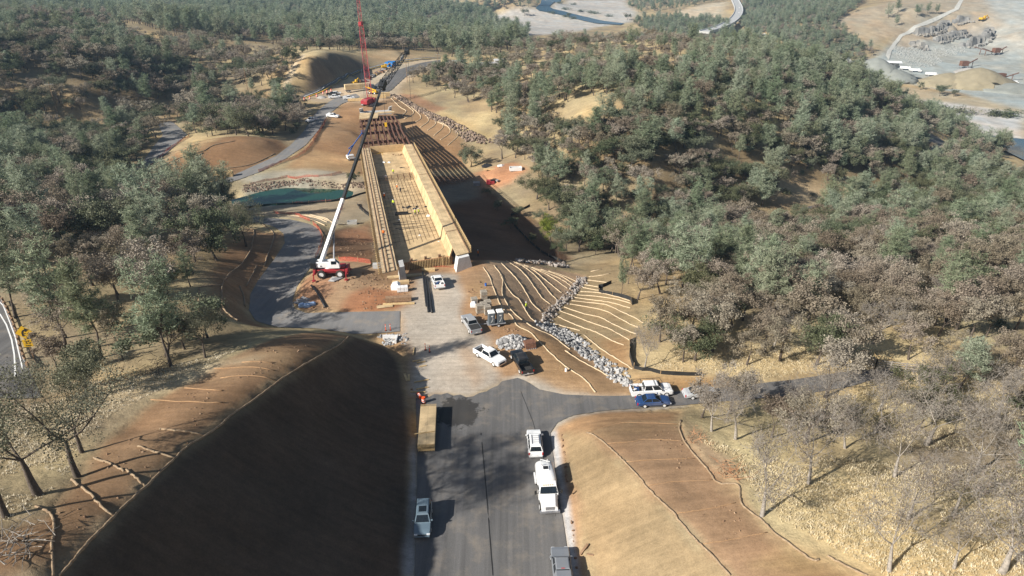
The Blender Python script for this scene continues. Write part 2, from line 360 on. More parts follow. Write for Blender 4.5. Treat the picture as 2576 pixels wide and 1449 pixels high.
def zone(pts, col, feather=.8, rough=.06, straw=0., jit=1.0, w=False, mix=1.0, patch=0.0):
    poly = wpoly(pts, w)
    xs = [p[0] for p in poly]; ys = [p[1] for p in poly]; pad = 6 + feather*3 + .01*max(ys)
    rows = np.nonzero(((GX > min(xs)-pad) & (GX < max(xs)+pad) & (GY > min(ys)-pad) & (GY < max(ys)+pad)).any(1))[0]
    if len(rows) == 0: return
    s = slice(rows[0], rows[-1] + 1)
    f = feather + .004 * RGRID[s]
    d = inside(GX[s], GY[s], poly) + jit * (1.6*_n2[s] + .9*_n4[s]) * np.minimum(1.0 + .004*RGRID[s], 4)
    a = np.clip(.5 + d / (2*f), 0, 1); a = a*a*(3-2*a) * mix
    if patch: a = a * np.clip(.6 + patch * (_n1[s]*2 + _n2[s]*2), 0, 1)
    CO[s] = CO[s] * (1 - a[..., None]) + np.array(col) * a[..., None]
    ROUGH[s] = ROUGH[s] * (1 - a) + rough * a; STRAW[s] = STRAW[s] * (1 - a) + straw * a
DIRT = (.255, .150, .080); DIRTL = (.31, .205, .112); STRAWC = (.30, .208, .113); REDD = (.27, .125, .062); SITE = (.35, .222, .126); GRAV = (.39, .35, .295); DGRAV = (.30, .27, .23)
SHADESOIL = (.15, .085, .05)  # soil colour with the bridge's shade painted in
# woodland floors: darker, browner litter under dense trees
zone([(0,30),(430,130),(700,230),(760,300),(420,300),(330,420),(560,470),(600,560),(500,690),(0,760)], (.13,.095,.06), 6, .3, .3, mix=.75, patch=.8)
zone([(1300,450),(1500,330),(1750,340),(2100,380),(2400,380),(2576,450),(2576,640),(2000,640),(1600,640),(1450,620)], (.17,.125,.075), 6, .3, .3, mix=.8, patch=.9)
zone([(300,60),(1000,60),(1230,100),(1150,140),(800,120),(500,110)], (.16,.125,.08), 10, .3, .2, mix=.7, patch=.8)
# left bench and cut
zone([(885,846),(790,836),(680,860),(600,890),(520,930),(430,985),(330,1060),(250,1120),(190,1210),(110,1290),(0,1340),(-200,1500),(150,1449),(290,1300),(440,1150),(600,1030),(700,960),(800,900)], DIRT, 1.0, .05)
zone([(760,880),(700,955),(560,960),(480,930),(600,895)], DIRTL, 1.5, .05, mix=.8, patch=1)
zone([(640,905),(560,925),(430,975),(300,1040),(180,1080),(100,1150),(160,1020),(300,960),(420,925)], (.60,.49,.32), 1.2, .25, 1., mix=.8, patch=.7)
zone([(-14,14),(-35,14),(-35.5,24)] + wpoly([(150,1449),(290,1300),(440,1150),(600,1030),(700,960),(800,900),(850,868),(885,846),(960,866),(1004,895),(1026,1000),(1036,1120),(1030,1300),(1020,1449)]), (.105,.070,.046), .7, .05, w=True, jit=.5)  # same brown dirt as the bench, darkened to deepen the cut's shade
zone([(885,842),(960,838),(1002,832),(1020,890),(1032,1000),(1046,1120),(1034,1200),(1028,1050),(1012,930),(985,884),(950,862)], DIRTL, .6, .05)
zone([(1036,1100),(1048,1100),(1050,1300),(1042,1449),(1018,1449),(1028,1300)], (.30,.29,.28), .4, .03, jit=.6)
# slope between trees and lane
zone([(520,690),(560,640),(620,575),(700,585),(728,590),(690,655),(640,720),(622,780),(645,812),(700,830),(600,810),(530,770)], (.27,.165,.09), 1.2, .08)
zone([(300,830),(520,800),(620,830),(560,900),(430,910)], (.22,.165,.10), 2, .2, .5, mix=.7, patch=.8)
# site yard
zone([(738,757),(760,715),(800,665),(830,655),(960,680),(1190,652),(1222,652),(1262,800),(1345,850),(1500,992),(1420,988),(1330,958),(1265,960),(1110,990),(1042,1000),(1005,850),(1000,783),(770,789)], SITE, .8, .06)
zone([(860,782),(880,742),(930,722),(1000,735),(1010,770),(960,782)], (.31,.150,.078), .8, .12)
zone([(740,757),(775,700),(840,700),(850,730),(800,770),(770,785)], (.34,.18,.10), .8, .10, mix=.9)
zone([(1042,990),(1032,880),(1012,838),(1003,786),(1030,770),(1055,690),(1135,690),(1165,740),(1160,800),(1230,850),(1240,930),(1265,962),(1180,1003),(1110,990)], GRAV, 1.0, .04)
zone([(1150,870),(1180,865),(1225,950),(1190,975)], (.36,.25,.16), 1.0, .04, mix=.6, patch=.8)
zone([(1180,720),(1218,700),(1262,800),(1230,800),(1190,770)], (.35,.23,.12), 1.2, .05, mix=.7)
zone([(1265,955),(1330,935),(1420,965),(1500,985),(1585,985),(1585,995),(1500,1000),(1420,996),(1350,984),(1330,962)], (.42,.38,.32), .35, .03, jit=.5)
zone([(1398,1095),(1384,1100),(1396,1064),(1440,1042),(1530,1030),(1620,1024),(1730,1016),(1730,1024),(1620,1034),(1530,1042),(1450,1056),(1412,1075)], (.42,.37,.30), .35, .03, jit=.5)
# right cut
zone([(8.2,14),(20.5,14),(19,33)] + wpoly([(1840,1449),(1700,1300),(1640,1240),(1560,1160),(1480,1088),(1450,1062),(1412,1080),(1400,1095),(1412,1150),(1434,1250),(1452,1320),(1480,1449)]), STRAWC, .8, .05, w=True)
zone([(1412,1080),(1460,1048),(1600,1036),(1712,1036),(1712,1062),(1600,1062),(1480,1092)], (.38,.225,.115), 1.0, .05)
zone([(1386,1090),(1410,1080),(1425,1150),(1450,1240),(1475,1449),(1440,1449),(1415,1270)], (.36,.215,.12), .5, .05, mix=.9)
zone([(1386,1088),(1397,1085),(1420,1200),(1440,1320),(1458,1449),(1437,1449),(1410,1270)], (.45,.43,.41), .25, .02, jit=.3)
zone([(20,14),(34,14)] + wpoly([(2185,1449),(2000,1372),(1930,1322),(1850,1217),(1790,1172),(1730,1112),(1708,1060),(1600,1060),(1482,1090),(1560,1160),(1700,1300),(1840,1449)]), (.30,.182,.102), .7, .05, w=True)
zone([(1490,1090),(1620,1062),(1700,1065),(1640,1100),(1560,1110)], (.37,.24,.12), 1.5, .05, mix=.7, patch=1)
zone([(1900,1420),(2000,1375),(2100,1420),(2185,1449),(2000,1449)], (.34,.23,.11), 1.5, .05, mix=.7)
zone([(2030,1350),(2100,1330),(2200,1380),(2330,1430),(2330,1449),(2190,1449)], (.40,.27,.16), 1.5, .15, .5, mix=.6, patch=.8)
zone([(1720,1060),(1760,1080),(1850,1180),(1880,1210),(1850,1215),(1780,1160),(1730,1110)], (.30,.19,.12), 1.0, .2, .2, mix=.8)
# right fill slopes
zone([(1215,652),(1330,665),(1475,692),(1440,745),(1378,808),(1440,860),(1580,960),(1590,990),(1500,992),(1400,895),(1340,835),(1264,795),(1228,705)], (.46,.315,.195), .7, .07)
zone([(1340,835),(1400,850),(1500,925),(1580,975),(1585,990),(1500,990),(1420,985),(1340,950),(1290,900)], (.35,.225,.12), 1.2, .05, mix=.9)
zone([(1478,698),(1460,660),(1532,662),(1565,715),(1605,770),(1618,845),(1600,905),(1600,935),(1560,930),(1480,870),(1385,815),(1410,775)], (.295, .22, .125), .8, .07)
zone([(1500,850),(1590,850),(1596,930),(1540,925)], (.30,.18,.09), 1.5, .12, mix=.8)
zone([(1590,940),(1620,930),(1760,940),(1850,948),(1850,975),(1720,985),(1590,993)], (.37,.24,.12), 1.0, .08)
# valley under the bridge, yard by the creek
zone([(1185,655),(1215,655),(1330,665),(1440,650),(1350,565),(1260,500),(1190,440),(1080,440),(1000,620)], SHADESOIL, 1.5, .15)  # dark colour painted over the outline of the bridge's cast shadow
zone([(1190,435),(1290,408),(1330,425),(1290,460),(1240,480),(1200,465)], (.40,.205,.11), 1.2, .08)
zone([(1070,470),(1200,440),(1215,470),(1190,500),(1100,520)], (.20,.165,.12), 2, .1)
# far side of the bridge
zone([(880,250),(960,240),(1000,236),(1060,275),(1130,320),(1180,370),(1170,420),(1060,430),(900,440),(780,440),(720,420),(800,330),(860,262)], (.33,.20,.105), 1.5, .08)
zone([(990,250),(1050,282),(1120,318),(1165,380),(1165,405),(1060,385),(1020,320)], (.29,.175,.09), 1.5, .06)
zone([(1000,236),(1060,250),(1150,300),(1235,335),(1250,350),(1200,345),(1120,300),(1050,268)], (.44,.315,.155), 1.5, .06)
zone([(1000,236),(1040,238),(1120,275),(1090,285),(1050,268)], (.31,.175,.10), 1.5, .06)
zone([(720,420),(700,440),(860,445),(920,430),(900,400),(790,375)], (.45,.31,.165), 2, .08, mix=.7, patch=.7)
zone([(390,440),(440,385),(520,352),(620,342),(705,352),(725,372),(690,398),(600,440),(500,470),(430,450)], (.25,.145,.075), 1.5, .07)
zone([(430,385),(520,352),(560,350),(470,400)], (.43,.30,.16), 1.5, .06, mix=.8)
zone([(590,450),(720,425),(900,440),(925,465),(820,456),(720,450),(630,465)], (.42,.36,.27), 1.5, .06, mix=.9)
zone([(600,545),(640,525),(760,516),(880,503),(930,492),(950,545),(880,570),(800,560),(720,548)], (.36,.30,.21), 1.2, .05)
zone([(610,470),(720,452),(820,460),(920,466),(925,492),(760,520),(620,530)], (.31,.27,.20), 1.2, .08)
zone([(820,585),(880,570),(945,600),(950,660),(830,650)], (.16,.092,.052), 1.0, .2)  # soil colour dimmed to imitate shade on the slope facing away from the sun
zone([(850,590),(930,560),(945,610),(880,610)], (.34,.18,.10), 1.2, .3, mix=.8)
# far road district
zone([(770,250),(830,222),(905,185),(980,165),(1060,152),(1105,150),(1060,180),(1010,215),(1000,240),(930,262),(880,255),(850,262)], (.42,.34,.24), 1.5, .05)
zone([(715,232),(745,170),(775,140),(800,140),(780,165),(774,220),(785,236),(740,238)], (.43,.315,.165), 2, .1)
zone([(740,130),(800,120),(905,125),(905,140),(800,138),(760,145)], (.47,.38,.22), 2, .1, mix=.8)
zone([(905,155),(960,125),(1020,130),(1060,148),(985,158)], (.40,.29,.17), 2, .1, mix=.9)
zone([(783,235),(774,215),(776,190),(780,162),(800,143),(860,139),(905,152),(935,170),(905,180),(830,214)], (.20,.15,.10), 1.2, .05, jit=.3)
zone([(600,180),(720,165),(740,235),(700,245),(640,215)], (.42,.315,.18), 4, .2, 1, mix=.7, patch=.8)
zone([(540,265),(600,250),(720,260),(700,285),(600,275)], (.40,.29,.17), 3, .2, mix=.7, patch=.8)
zone([(706,238),(724,192),(742,157),(762,137),(767,138),(748,160),(731,195),(714,238)], (.58,.49,.36), .6, .05, jit=.3)
# hill crest with dry grass
zone([(1330,140),(1420,100),(1600,95),(1700,110),(1720,160),(1560,215),(1400,230),(1250,300),(1230,200)], (.58,.46,.25), 8, .25, 1, mix=.85, patch=.5)
zone([(1780,240),(1850,250),(1840,300),(1780,295)], (.55,.43,.21), 3, .2, 1)
zone([(1950,455),(2050,460),(2150,465),(2150,490),(2030,520),(1960,500)], (.44,.34,.21), 3, .2, .6)
zone([(1600,860),(1680,880),(1800,900),(1960,930),(1960,960),(1620,935)], (.60,.48,.28), 2, .25, 1, mix=.8)
zone([(1600,780),(1750,725),(1900,700),(2100,690),(2350,690),(2600,700),(2620,1150),(2450,1140),(2060,1140),(1890,1170),(1740,1080),(1740,1025),(2000,1000),(2150,975),(2000,935),(1850,950),(1640,890)], (.60,.49,.27), 4, .3, 1, mix=.7, patch=.8)
zone([(1850,1210),(1950,1150),(2100,1180),(2250,1200),(2576,1240),(2576,1449),(2190,1449),(2000,1365),(1930,1310)], (.66,.54,.30), 2.5, .3, 1, mix=.8, patch=.4)
zone([(1740,870),(1950,860),(2200,840),(2350,880),(2250,960),(2050,940)], (.62,.50,.28), 3, .25, 1, mix=.8, patch=.5)
# river and quarry
BAR = (.47,.435,.385)
zone([(1225,35),(1300,20),(1380,25),(1430,0),(1570,0),(1600,30),(1590,55),(1500,68),(1420,85),(1300,92),(1240,60)], BAR, 8, .1)
zone([(1400,40),(1500,35),(1540,50),(1480,62)], (.44,.40,.30), 8, .1, mix=.5, patch=1)
zone([(1700,30),(1790,8),(1830,5),(1815,40),(1770,60),(1720,60)], (.50,.42,.30), 8, .1)
zone([(2205,232),(2300,245),(2420,260),(2576,285),(2576,350),(2480,345),(2350,290),(2220,250)], (.50,.475,.435), 5, .1)
zone([(2100,180),(2200,215),(2300,220),(2420,245),(2576,262),(2576,285),(2420,262),(2300,248),(2200,232),(2120,205)], (.38,.32,.22), 4, .2, .3)
QG = (.35,.365,.335)
zone([(2110,150),(2200,148),(2230,120),(2260,90),(2340,30),(2420,0),(2600,0),(2600,285),(2420,235),(2300,212),(2180,195)], QG, 5, .1)
zone([(2060,60),(2180,20),(2260,0),(2600,0),(2600,50),(2480,75),(2380,95),(2270,120),(2250,90),(2190,100)], (.375,.305,.215), 6, .2, mix=.9)
zone([(2450,70),(2576,40),(2600,130),(2500,120)], (.40,.365,.30), 6, .1, mix=.8)
zone([(2150,60),(2200,75),(2220,110),(2170,120)], (.40,.32,.21), 6, .2)
zone([(2470,-5),(2620,-5),(2620,75),(2500,45)], (.37,.385,.36), 6, .2, mix=.9); zone([(2420,95),(2560,60),(2620,150),(2480,130)], (.40,.385,.335), 6, .2, mix=.8, patch=.6); zone([(2250,25),(2330,5),(2420,40),(2320,60)], (.33,.28,.2), 5, .3, mix=.8, patch=.8)
CLF = (.19,.185,.175)
for q in ([(1535,335),(1600,340),(1710,325),(1800,292),(1870,250),(1865,205),(1790,235),(1690,262),(1580,270)], [(1915,228),(1985,220),(2085,195),(2080,140),(2000,150),(1920,180)], [(1515,440),(1600,470),(1675,470),(1675,390),(1590,400)], [(1740,400),(1850,378),(1950,355),(2050,325),(2050,265),(1950,290),(1820,320)], [(2010,445),(2080,450),(2160,428),(2230,388),(2272,325),(2265,215),(2200,250),(2090,300),(2060,360)]):
    zone([((3000 + x * .428) / 1.59006, y * .428 / 1.59006) for x, y in q], CLF, 2.5, .5, 0, mix=.85, patch=.5)
# soil is never one tone: damp, reddish and pale patches of a few metres
_t1 = fbm(GX, GY, 9, 4, 131); _t2 = fbm(GX, GY, 17, 3, 151)
CO *= (1 + .55 * _t1)[..., None]; CO *= 1 + _t2[..., None] * np.array((.22, -.05, -.30))
CO = np.clip(CO, .01, .9)
# ------------------------------------------------------------------ surfaced ways: (edge A, edge B, material key)
def way(name, pts, zoff, m, w=False, res=None, cross=None):
    """polygon sheet draped on the terrain; the ground under it is lowered"""
    poly = wpoly(pts, w); WAYS.append((name, poly, zoff, m, res)); return poly
WAYS = []
road_poly = way('road', [(-9.6,14),(-9.9,30)] + wpoly([(1043,1449),(1049,1300),(1050,1120),(1046,1003),(1062,998),(1078,1000),(1092,992),(1110,993),(1124,989),(1140,996),(1158,993),(1172,1000),(1190,998),(1206,989),(1224,985),(1238,976),(1252,971),(1262,960),(1280,956),(1302,951),(1318,957),(1330,963),(1356,980),(1420,993),(1500,996),(1585,995),(1720,984),(1850,972),(2000,954),(2120,936),(2270,925),(2240,945),(2150,970),(2000,996),(1850,1008),(1720,1020),(1620,1027),(1530,1033),(1440,1046),(1402,1064),(1384,1090),(1396,1180),(1410,1270),(1422,1350),(1435,1449)]) + [(6.1,30),(6.2,14)], .05, 'asphalt', w=True)
lane_poly = way('access_lane', [(1006,783),(885,785),(770,788),(741,777),(735,755),(748,720),(775,680),(806,640),(814,610),(805,582),(780,564),(730,552),(650,547),(560,547),(560,557),(650,559.5),(690,571),(713,588),(717,612),(688,655),(650,705),(630,740),(626,780),(645,808),(700,824),(800,827),(885,840),(960,838),(1006,834)], .05, 'lane')
way('highway', [(105,1000),(62,905),(46,850),(18,772),(-20,720),(-120,720),(-75,790),(-60,850),(-45,905),(-20,1000)], .05, 'asphalt')
way('second_lane', [(540,470),(600,452),(650,434),(715,402),(770,364),(800,329),(825,289),(860,261),(905,244),(895,236),(850,244),(828,256),(800,278),(782,300),(764,330),(733,363),(694,393),(640,417),(585,442),(520,468)], .06, 'lane')
way('side_lane', [(398,312),(430,305),(470,338),(455,352),(420,385),(372,425),(350,420),(385,370),(410,340)], .06, 'lane')
way('old_highway', [(758,249),(790,236),(832,218),(906,183),(984,161),(1060,150),(1108,147),(1108,143),(1060,145.5),(982,154),(900,176),(826,209),(754,243)], .08, 'asphalt')
way('new_highway', [(925,236),(945,212),(962,198),(1000,176),(1060,158),(1108,150.5),(1108,156),(1080,165),(1050,177),(1022,192),(1000,212),(985,226),(960,240)], .08, 'asphalt')
way('creek_road', [(2015,523),(2090,509),(2200,495),(2200,499),(2090,515),(2015,529)], .06, 'asphalt')
way('river_road', [(2265,298),(2310,318),(2360,345),(2392,368),(2378,388),(2352,388),(2330,360),(2300,335)], .06, 'asphalt')
way('quarry_haul_road', [(2236,152),(2228,140),(2232,128),(2246,108),(2262,88),(2300,64),(2360,40),(2400,22),(2414,0),(2424,0),(2412,24),(2368,46),(2308,69),(2270,92),(2256,110),(2243,129),(2240,140)], .15, 'haul')
way('valley_road', [(1905,90),(1925,83),(1935,100),(1970,118),(2000,130),(1992,133),(1955,120),(1925,104)], .15, 'haul')
_low = np.zeros((NR, NA))
for nm, poly, zo, m, res in WAYS:
    d = inside(GX, GY, poly); rr = .35 + .006 * RGRID
    a = np.clip((d + rr) / rr, 0, 1); ROUGH *= (1 - a); _low = np.maximum(_low, np.clip((d + .1) / .3, 0, 1) * (.05 + .0006 * RGRID))
pond_poly = wpoly(smoothline([(560,515),(622,489),(660,478),(720,469),(790,471),(860,475),(915,476),(930,484),(880,499),(760,512),(640,521),(590,525)], 4))
_base = GZ.copy()
GZ = GZ + ROUGH * (fbm(GX, GY, 3.0, 4, 51) * 1.2 + fbm(GX, GY, .9, 2, 77) * .5 + (ROUGH > .2) * fbm(GX, GY, 24, 3, 88) * 4)
_u = GX * .97 + GY * .1; _v = GY * .97 - GX * .1
GZ = GZ + (ROUGH > .03) * (ROUGH < .12) * .55 * (_fade := np.clip(1.2 - RGRID / 500, 0, 1)) * fbm(_u / 6, _v, 1.6, 3, 171) * .6
# ground object
Zm = GZ - _low
verts = np.stack([GX, GY, Zm], -1).reshape(-1, 3)
i = np.arange(NR - 1)[:, None] * NA; j = np.arange(NA)[None]; j2 = (j + 1) % NA
F4 = np.stack([i + j, i + j2, i + NA + j2, i + NA + j], -1).reshape(-1, 4)[:, ::-1]
me = bpy.data.meshes.new('ground')
me.vertices.add(len(verts)); me.vertices.foreach_set('co', verts.astype(np.float32).ravel())
me.loops.add(F4.size); me.loops.foreach_set('vertex_index', F4.astype(np.int32).ravel())
me.polygons.add(len(F4)); me.polygons.foreach_set('loop_start', (np.arange(len(F4)) * 4).astype(np.int32))
me.polygons.foreach_set('use_smooth', np.ones(len(F4), bool))
me.update(calc_edges=True); me.validate()
at = me.attributes.new('ground_colour', 'FLOAT_COLOR', 'POINT')
at.data.foreach_set('color', np.concatenate([CO, STRAW[..., None]], -1).astype(np.float32).ravel())
ground = bpy.data.objects.new('ground', me); COL.objects.link(ground); tag(ground, kind='structure')
m, n, b = new_mat('ground_cover'); me.materials.append(m)
L = n.links.new
ac = N(n, 'ShaderNodeAttribute', attribute_name='ground_colour'); tc = N(n, 'ShaderNodeTexCoord')
def nz(scale, det=5, rough=.6, vec=None):
    o = N(n, 'ShaderNodeTexNoise'); o.inputs['Scale'].default_value = scale; o.inputs['Detail'].default_value = det; o.inputs['Roughness'].default_value = rough
    L(vec or tc.outputs['Object'], o.inputs['Vector']); return o
def mr(src, a, b_, c, d):
    o = N(n, 'ShaderNodeMapRange'); o.inputs[1].default_value = a; o.inputs[2].default_value = b_; o.inputs[3].default_value = c; o.inputs[4].default_value = d
    L(src, o.inputs[0]); return o.outputs[0]
def mul(a, b_):
    o = N(n, 'ShaderNodeMath', operation='MULTIPLY'); L(a, o.inputs[0])
    if hasattr(b_, 'links'): L(b_, o.inputs[1])
    else: o.inputs[1].default_value = b_
    return o.outputs[0]
v1 = mr(nz(.12, 6).outputs['Fac'], .3, .7, .82, 1.16); v2 = mr(nz(1.1, 6, .7).outputs['Fac'], .3, .7, .84, 1.15); v3 = mr(nz(6, 4, .75).outputs['Fac'], .3, .7, .82, 1.16)
mpn = N(n, 'ShaderNodeMapping'); mpn.inputs['Scale'].default_value = (.13, 1.5, .13); mpn.inputs['Rotation'].default_value = (0, 0, R(8)); L(tc.outputs['Object'], mpn.inputs[0])
rill = nz(1.0, 5, .6, mpn.outputs[0])
vv = mul(mul(mul(v1, v2), v3), mr(rill.outputs['Fac'], .3, .7, .86, 1.12))
c1 = N(n, 'ShaderNodeMix', data_type='RGBA', blend_type='MULTIPLY'); c1.inputs[0].default_value = 1; L(ac.outputs['Color'], c1.inputs[6]); L(vv, c1.inputs[7])
# straw tufts and dead leaves where grass grows
tu = nz(2.6, 5, .7); tm = mul(mr(tu.outputs['Fac'], .5, .66, 0, 1), ac.outputs['Alpha'])
c2 = N(n, 'ShaderNodeMix', data_type='RGBA'); L(mul(tm, .45), c2.inputs[0]); L(c1.outputs[2], c2.inputs[6]); c2.inputs[7].default_value = (.27, .20, .115, 1)
L(c2.outputs[2], b.inputs['Base Color']); b.inputs['Roughness'].default_value = .95; b.inputs['Specular IOR Level'].default_value = .12
bm1 = N(n, 'ShaderNodeBump'); bm1.inputs['Strength'].default_value = .45; L(mr(ac.outputs['Alpha'], 0, 1, .28, .8), bm1.inputs['Strength']); bm1.inputs['Distance'].default_value = .22; L(nz(1.6, 7, .72).outputs['Fac'], bm1.inputs['Height'])
L(bm1.outputs[0], b.inputs['Normal'])

# surfaced ways as draped sheets
def asphalt_mat(name, col, streak, dust):
    m, n, b = new_mat(name); L = n.links.new
    tc = N(n, 'ShaderNodeTexCoord'); mp = N(n, 'ShaderNodeMapping'); mp.inputs['Scale'].default_value = (1.6, .035, 1); mp.inputs['Rotation'].default_value = (0, 0, R(-5))
    L(tc.outputs['Object'], mp.inputs[0])
    a = N(n, 'ShaderNodeTexNoise'); a.inputs['Scale'].default_value = 1; a.inputs['Detail'].default_value = 5; L(mp.outputs[0], a.inputs['Vector'])
    c = N(n, 'ShaderNodeTexNoise'); c.inputs['Scale'].default_value = .35; c.inputs['Detail'].default_value = 8; c.inputs['Roughness'].default_value = .65; L(tc.outputs['Object'], c.inputs['Vector'])
    d = N(n, 'ShaderNodeTexNoise'); d.inputs['Scale'].default_value = 9; d.inputs['Detail'].default_value = 3; L(tc.outputs['Object'], d.inputs['Vector'])
    def mr(s, lo, hi, f0, f1):
        o = N(n, 'ShaderNodeMapRange'); o.inputs[1].default_value = lo; o.inputs[2].default_value = hi; o.inputs[3].default_value = f0; o.inputs[4].default_value = f1; L(s, o.inputs[0]); return o.outputs[0]
    x = N(n, 'ShaderNodeMath', operation='MULTIPLY'); L(mr(a.outputs['Fac'], .3, .7, 1 - streak, 1 + streak), x.inputs[0]); L(mr(d.outputs['Fac'], .3, .7, .88, 1.12), x.inputs[1])
    m1 = N(n, 'ShaderNodeMix', data_type='RGBA', blend_type='MULTIPLY'); m1.inputs[0].default_value = 1; m1.inputs[6].default_value = (*col, 1); L(x.outputs[0], m1.inputs[7])
    m2 = N(n, 'ShaderNodeMix', data_type='RGBA'); L(mr(c.outputs['Fac'], .5, .78, 0, dust), m2.inputs[0]); L(m1.outputs[2], m2.inputs[6]); m2.inputs[7].default_value = (.33, .27, .20, 1)
    sx, sy, _ = P(1150, 1032, 0); vd = N(n, 'ShaderNodeVectorMath', operation='DISTANCE'); vd.inputs[1].default_value = (sx, sy, 0); L(tc.outputs['Object'], vd.inputs[0])
    sm = N(n, 'ShaderNodeMath', operation='ADD'); L(mr(vd.outputs['Value'], 1.0, 6.5, .62, -.1), sm.inputs[0])
    sn = N(n, 'ShaderNodeTexNoise'); sn.inputs['Scale'].default_value = .8; sn.inputs['Detail'].default_value = 8; sn.inputs['Roughness'].default_value = .7; L(tc.outputs['Object'], sn.inputs['Vector']); L(sn.outputs['Fac'], sm.inputs[1])
    m3 = N(n, 'ShaderNodeMix', data_type='RGBA'); L(mr(sm.outputs[0], .78, .86, 0, .8), m3.inputs[0]); L(m2.outputs[2], m3.inputs[6]); m3.inputs[7].default_value = (.028, .026, .024, 1)
    L(m3.outputs[2], b.inputs['Base Color']); b.inputs['Roughness'].default_value = .88; b.inputs['Specular IOR Level'].default_value = .25
    return m
M = {}
M['asphalt'] = asphalt_mat('asphalt', (.125, .121, .118), .20, .5)
M['lane'] = asphalt_mat('worn_asphalt', (.19, .185, .18), .10, .7)
M['haul'] = mat('haul_road', (.50, .49, .44), .95, var=.15, scale=.3)
def drape(name, poly, zoff, material, res, loop=False):
    """constrained grid mesh of a polygon, draped on the ground"""
    from mathutils.geometry import delaunay_2d_cdt
    P2 = []
    n_ = len(poly)
    for k in range(n_):
        a = np.array(poly[k]); c = np.array(poly[(k+1) % n_]); q = max(1, int(np.linalg.norm(c - a) / res))
        P2 += [tuple(a + (c - a) * t / q) for t in range(q)]
    P2 = np.array(P2); ne = len(P2)
    x0, y0 = P2.min(0); x1, y1 = P2.max(0)
    gx, gy = np.meshgrid(np.arange(x0, x1, res), np.arange(y0, y1, res)); gx = gx.ravel(); gy = gy.ravel()
    k = inside(gx, gy, poly) > res * .45
    pts = [Vector(p) for p in P2] + [Vector((a, c)) for a, c in zip(gx[k], gy[k])]
    r = delaunay_2d_cdt(pts, [(t, (t+1) % ne) for t in range(ne)], [], 1, 1e-4)
    vx = np.array([v[:] for v in r[0]]); vz = H(vx[:, 0], vx[:, 1])
    mb = MB(); mb.v = [(float(p[0]), float(p[1]), float(z) + zoff) for p, z in zip(vx, vz)]
    mb.f = [tuple(f) for f in r[2]]
    o = mb.build(name, material, smooth=True)
    nz_ = [p.normal.z for p in o.data.polygons]
    if nz_ and sum(nz_) < 0: o.data.flip_normals()
    return o
for nm, poly, zo, mk, res in WAYS:
    dist = np.mean([math.hypot(*p) for p in poly]); rs = res or max(1.0, dist * .009)
    tag(drape(nm, poly, zo, M[mk], rs), kind='structure')
M['bark'] = mat('bark', (.095, .075, .06), .95, var=.35, scale=5, bump=.5)
M['pale_bark'] = mat('pale_bark', (.28, .25, .215), .95, var=.4, scale=4, bump=.4)
# ------------------------------------------------------------------ straw rolls, riprap, fences, pond
PAN = {'12': (1000, 0), '21': (0, 560), '22': (1000, 560), '23': (2000, 560), '31': (0, 1120), '32': (1000, 1120), '33': (2000, 1120), '34': (3000, 1120), '41': (0, 1684), '43': (2000, 1684), '44': (3000, 1684), '11': (0, 0), '13': (2000, 0), '14': (3000, 0), '42': (1000, 1684), '24': (3000, 560)}
def zz(pan, *pts):
    ox, oy = PAN[pan]; return [((ox + x * .42785) / 1.59006, (oy + y * .42785) / 1.59006) for x, y in pts]
def z1(pan, x, y): return zz(pan, (x, y))[0]
M['straw'] = mat('straw_roll', (.52, .41, .27), .95, var=.3, scale=5, bump=.4)
M['straw_old_shaded'] = mat('weathered_shaded_roll', (.30, .22, .14), .95, var=.3, scale=5, bump=.4, dirt=(.22, .14, .08, .8))  # old straw, darkened further for the shadow side of the crest roll
M['buried'] = mat('buried_roll', (.31, .19, .10), .95, var=.2, scale=5, bump=.3)
_rr = random.Random(11)
def roll(pts, label, m='straw', r=.105, group=None, sm=5):
    g = line(smoothline(pts, sm) if len(pts) > 2 else pts, 1.2); out = []
    for i, p in enumerate(g):
        out.append((p.x + _rr.uniform(-.06, .06), p.y + _rr.uniform(-.06, .06), p.z + r * .45 + _rr.uniform(-.03, .03)))
    mb = MB(); mb.tube(out, [r * _rr.uniform(.82, 1.12) for _ in out], 7); o = mb.build('straw_roll', M[m], smooth=True)
    return tag(o, label, 'straw roll', group)
G1 = 'straw rolls fanned over the brown fill slope'
F = [zz('22', (2180,1190),(2240,1280),(2290,1420)) + zz('33', (0,225),(40,280),(110,340),(160,425),(280,490),(350,560),(430,640),(520,730),(640,830),(790,930),(890,1050)),
 zz('22', (2280,1170),(2360,1290)) + zz('33', (20,130),(60,210),(110,290),(200,370),(330,455),(480,520),(600,610),(655,650)),
 zz('33', (605,660),(720,735),(850,810),(980,880),(1075,945)),
 zz('23', (0,1250),(40,1330),(110,1440)) + zz('33', (185,190),(230,270),(290,360),(345,395)),
 zz('23', (10,1150),(90,1230),(180,1330),(250,1440)) + zz('33', (300,220),(385,300)),
 zz('23', (60,1130),(170,1200),(260,1290),(330,1390)) + zz('33', (400,175),(475,230)),
 zz('23', (100,1130),(230,1190),(330,1270),(420,1370)) + zz('33', (465,120),(530,185)),
 zz('23', (150,1145),(300,1210),(400,1290),(500,1370),(575,1430)), zz('23', (220,1165),(400,1240),(520,1310),(630,1390)),
 zz('23', (300,1190),(480,1260),(600,1320),(660,1365)), zz('23', (380,1210),(560,1270),(680,1340)), zz('23', (450,1225),(620,1280),(720,1330))]
LB = ['long straw roll along the shoulder from the abutment to the side road', 'straw roll just below the shoulder roll, ending above the riprap', 'straw roll between the shoulder roll and the grey riprap strip']
for i, f in enumerate(F): roll(f, LB[i] if i < 3 else 'straw roll fanning down the brown fill slope to the rock ditch', group=G1)
G2 = 'straw rolls across the bright straw slope'
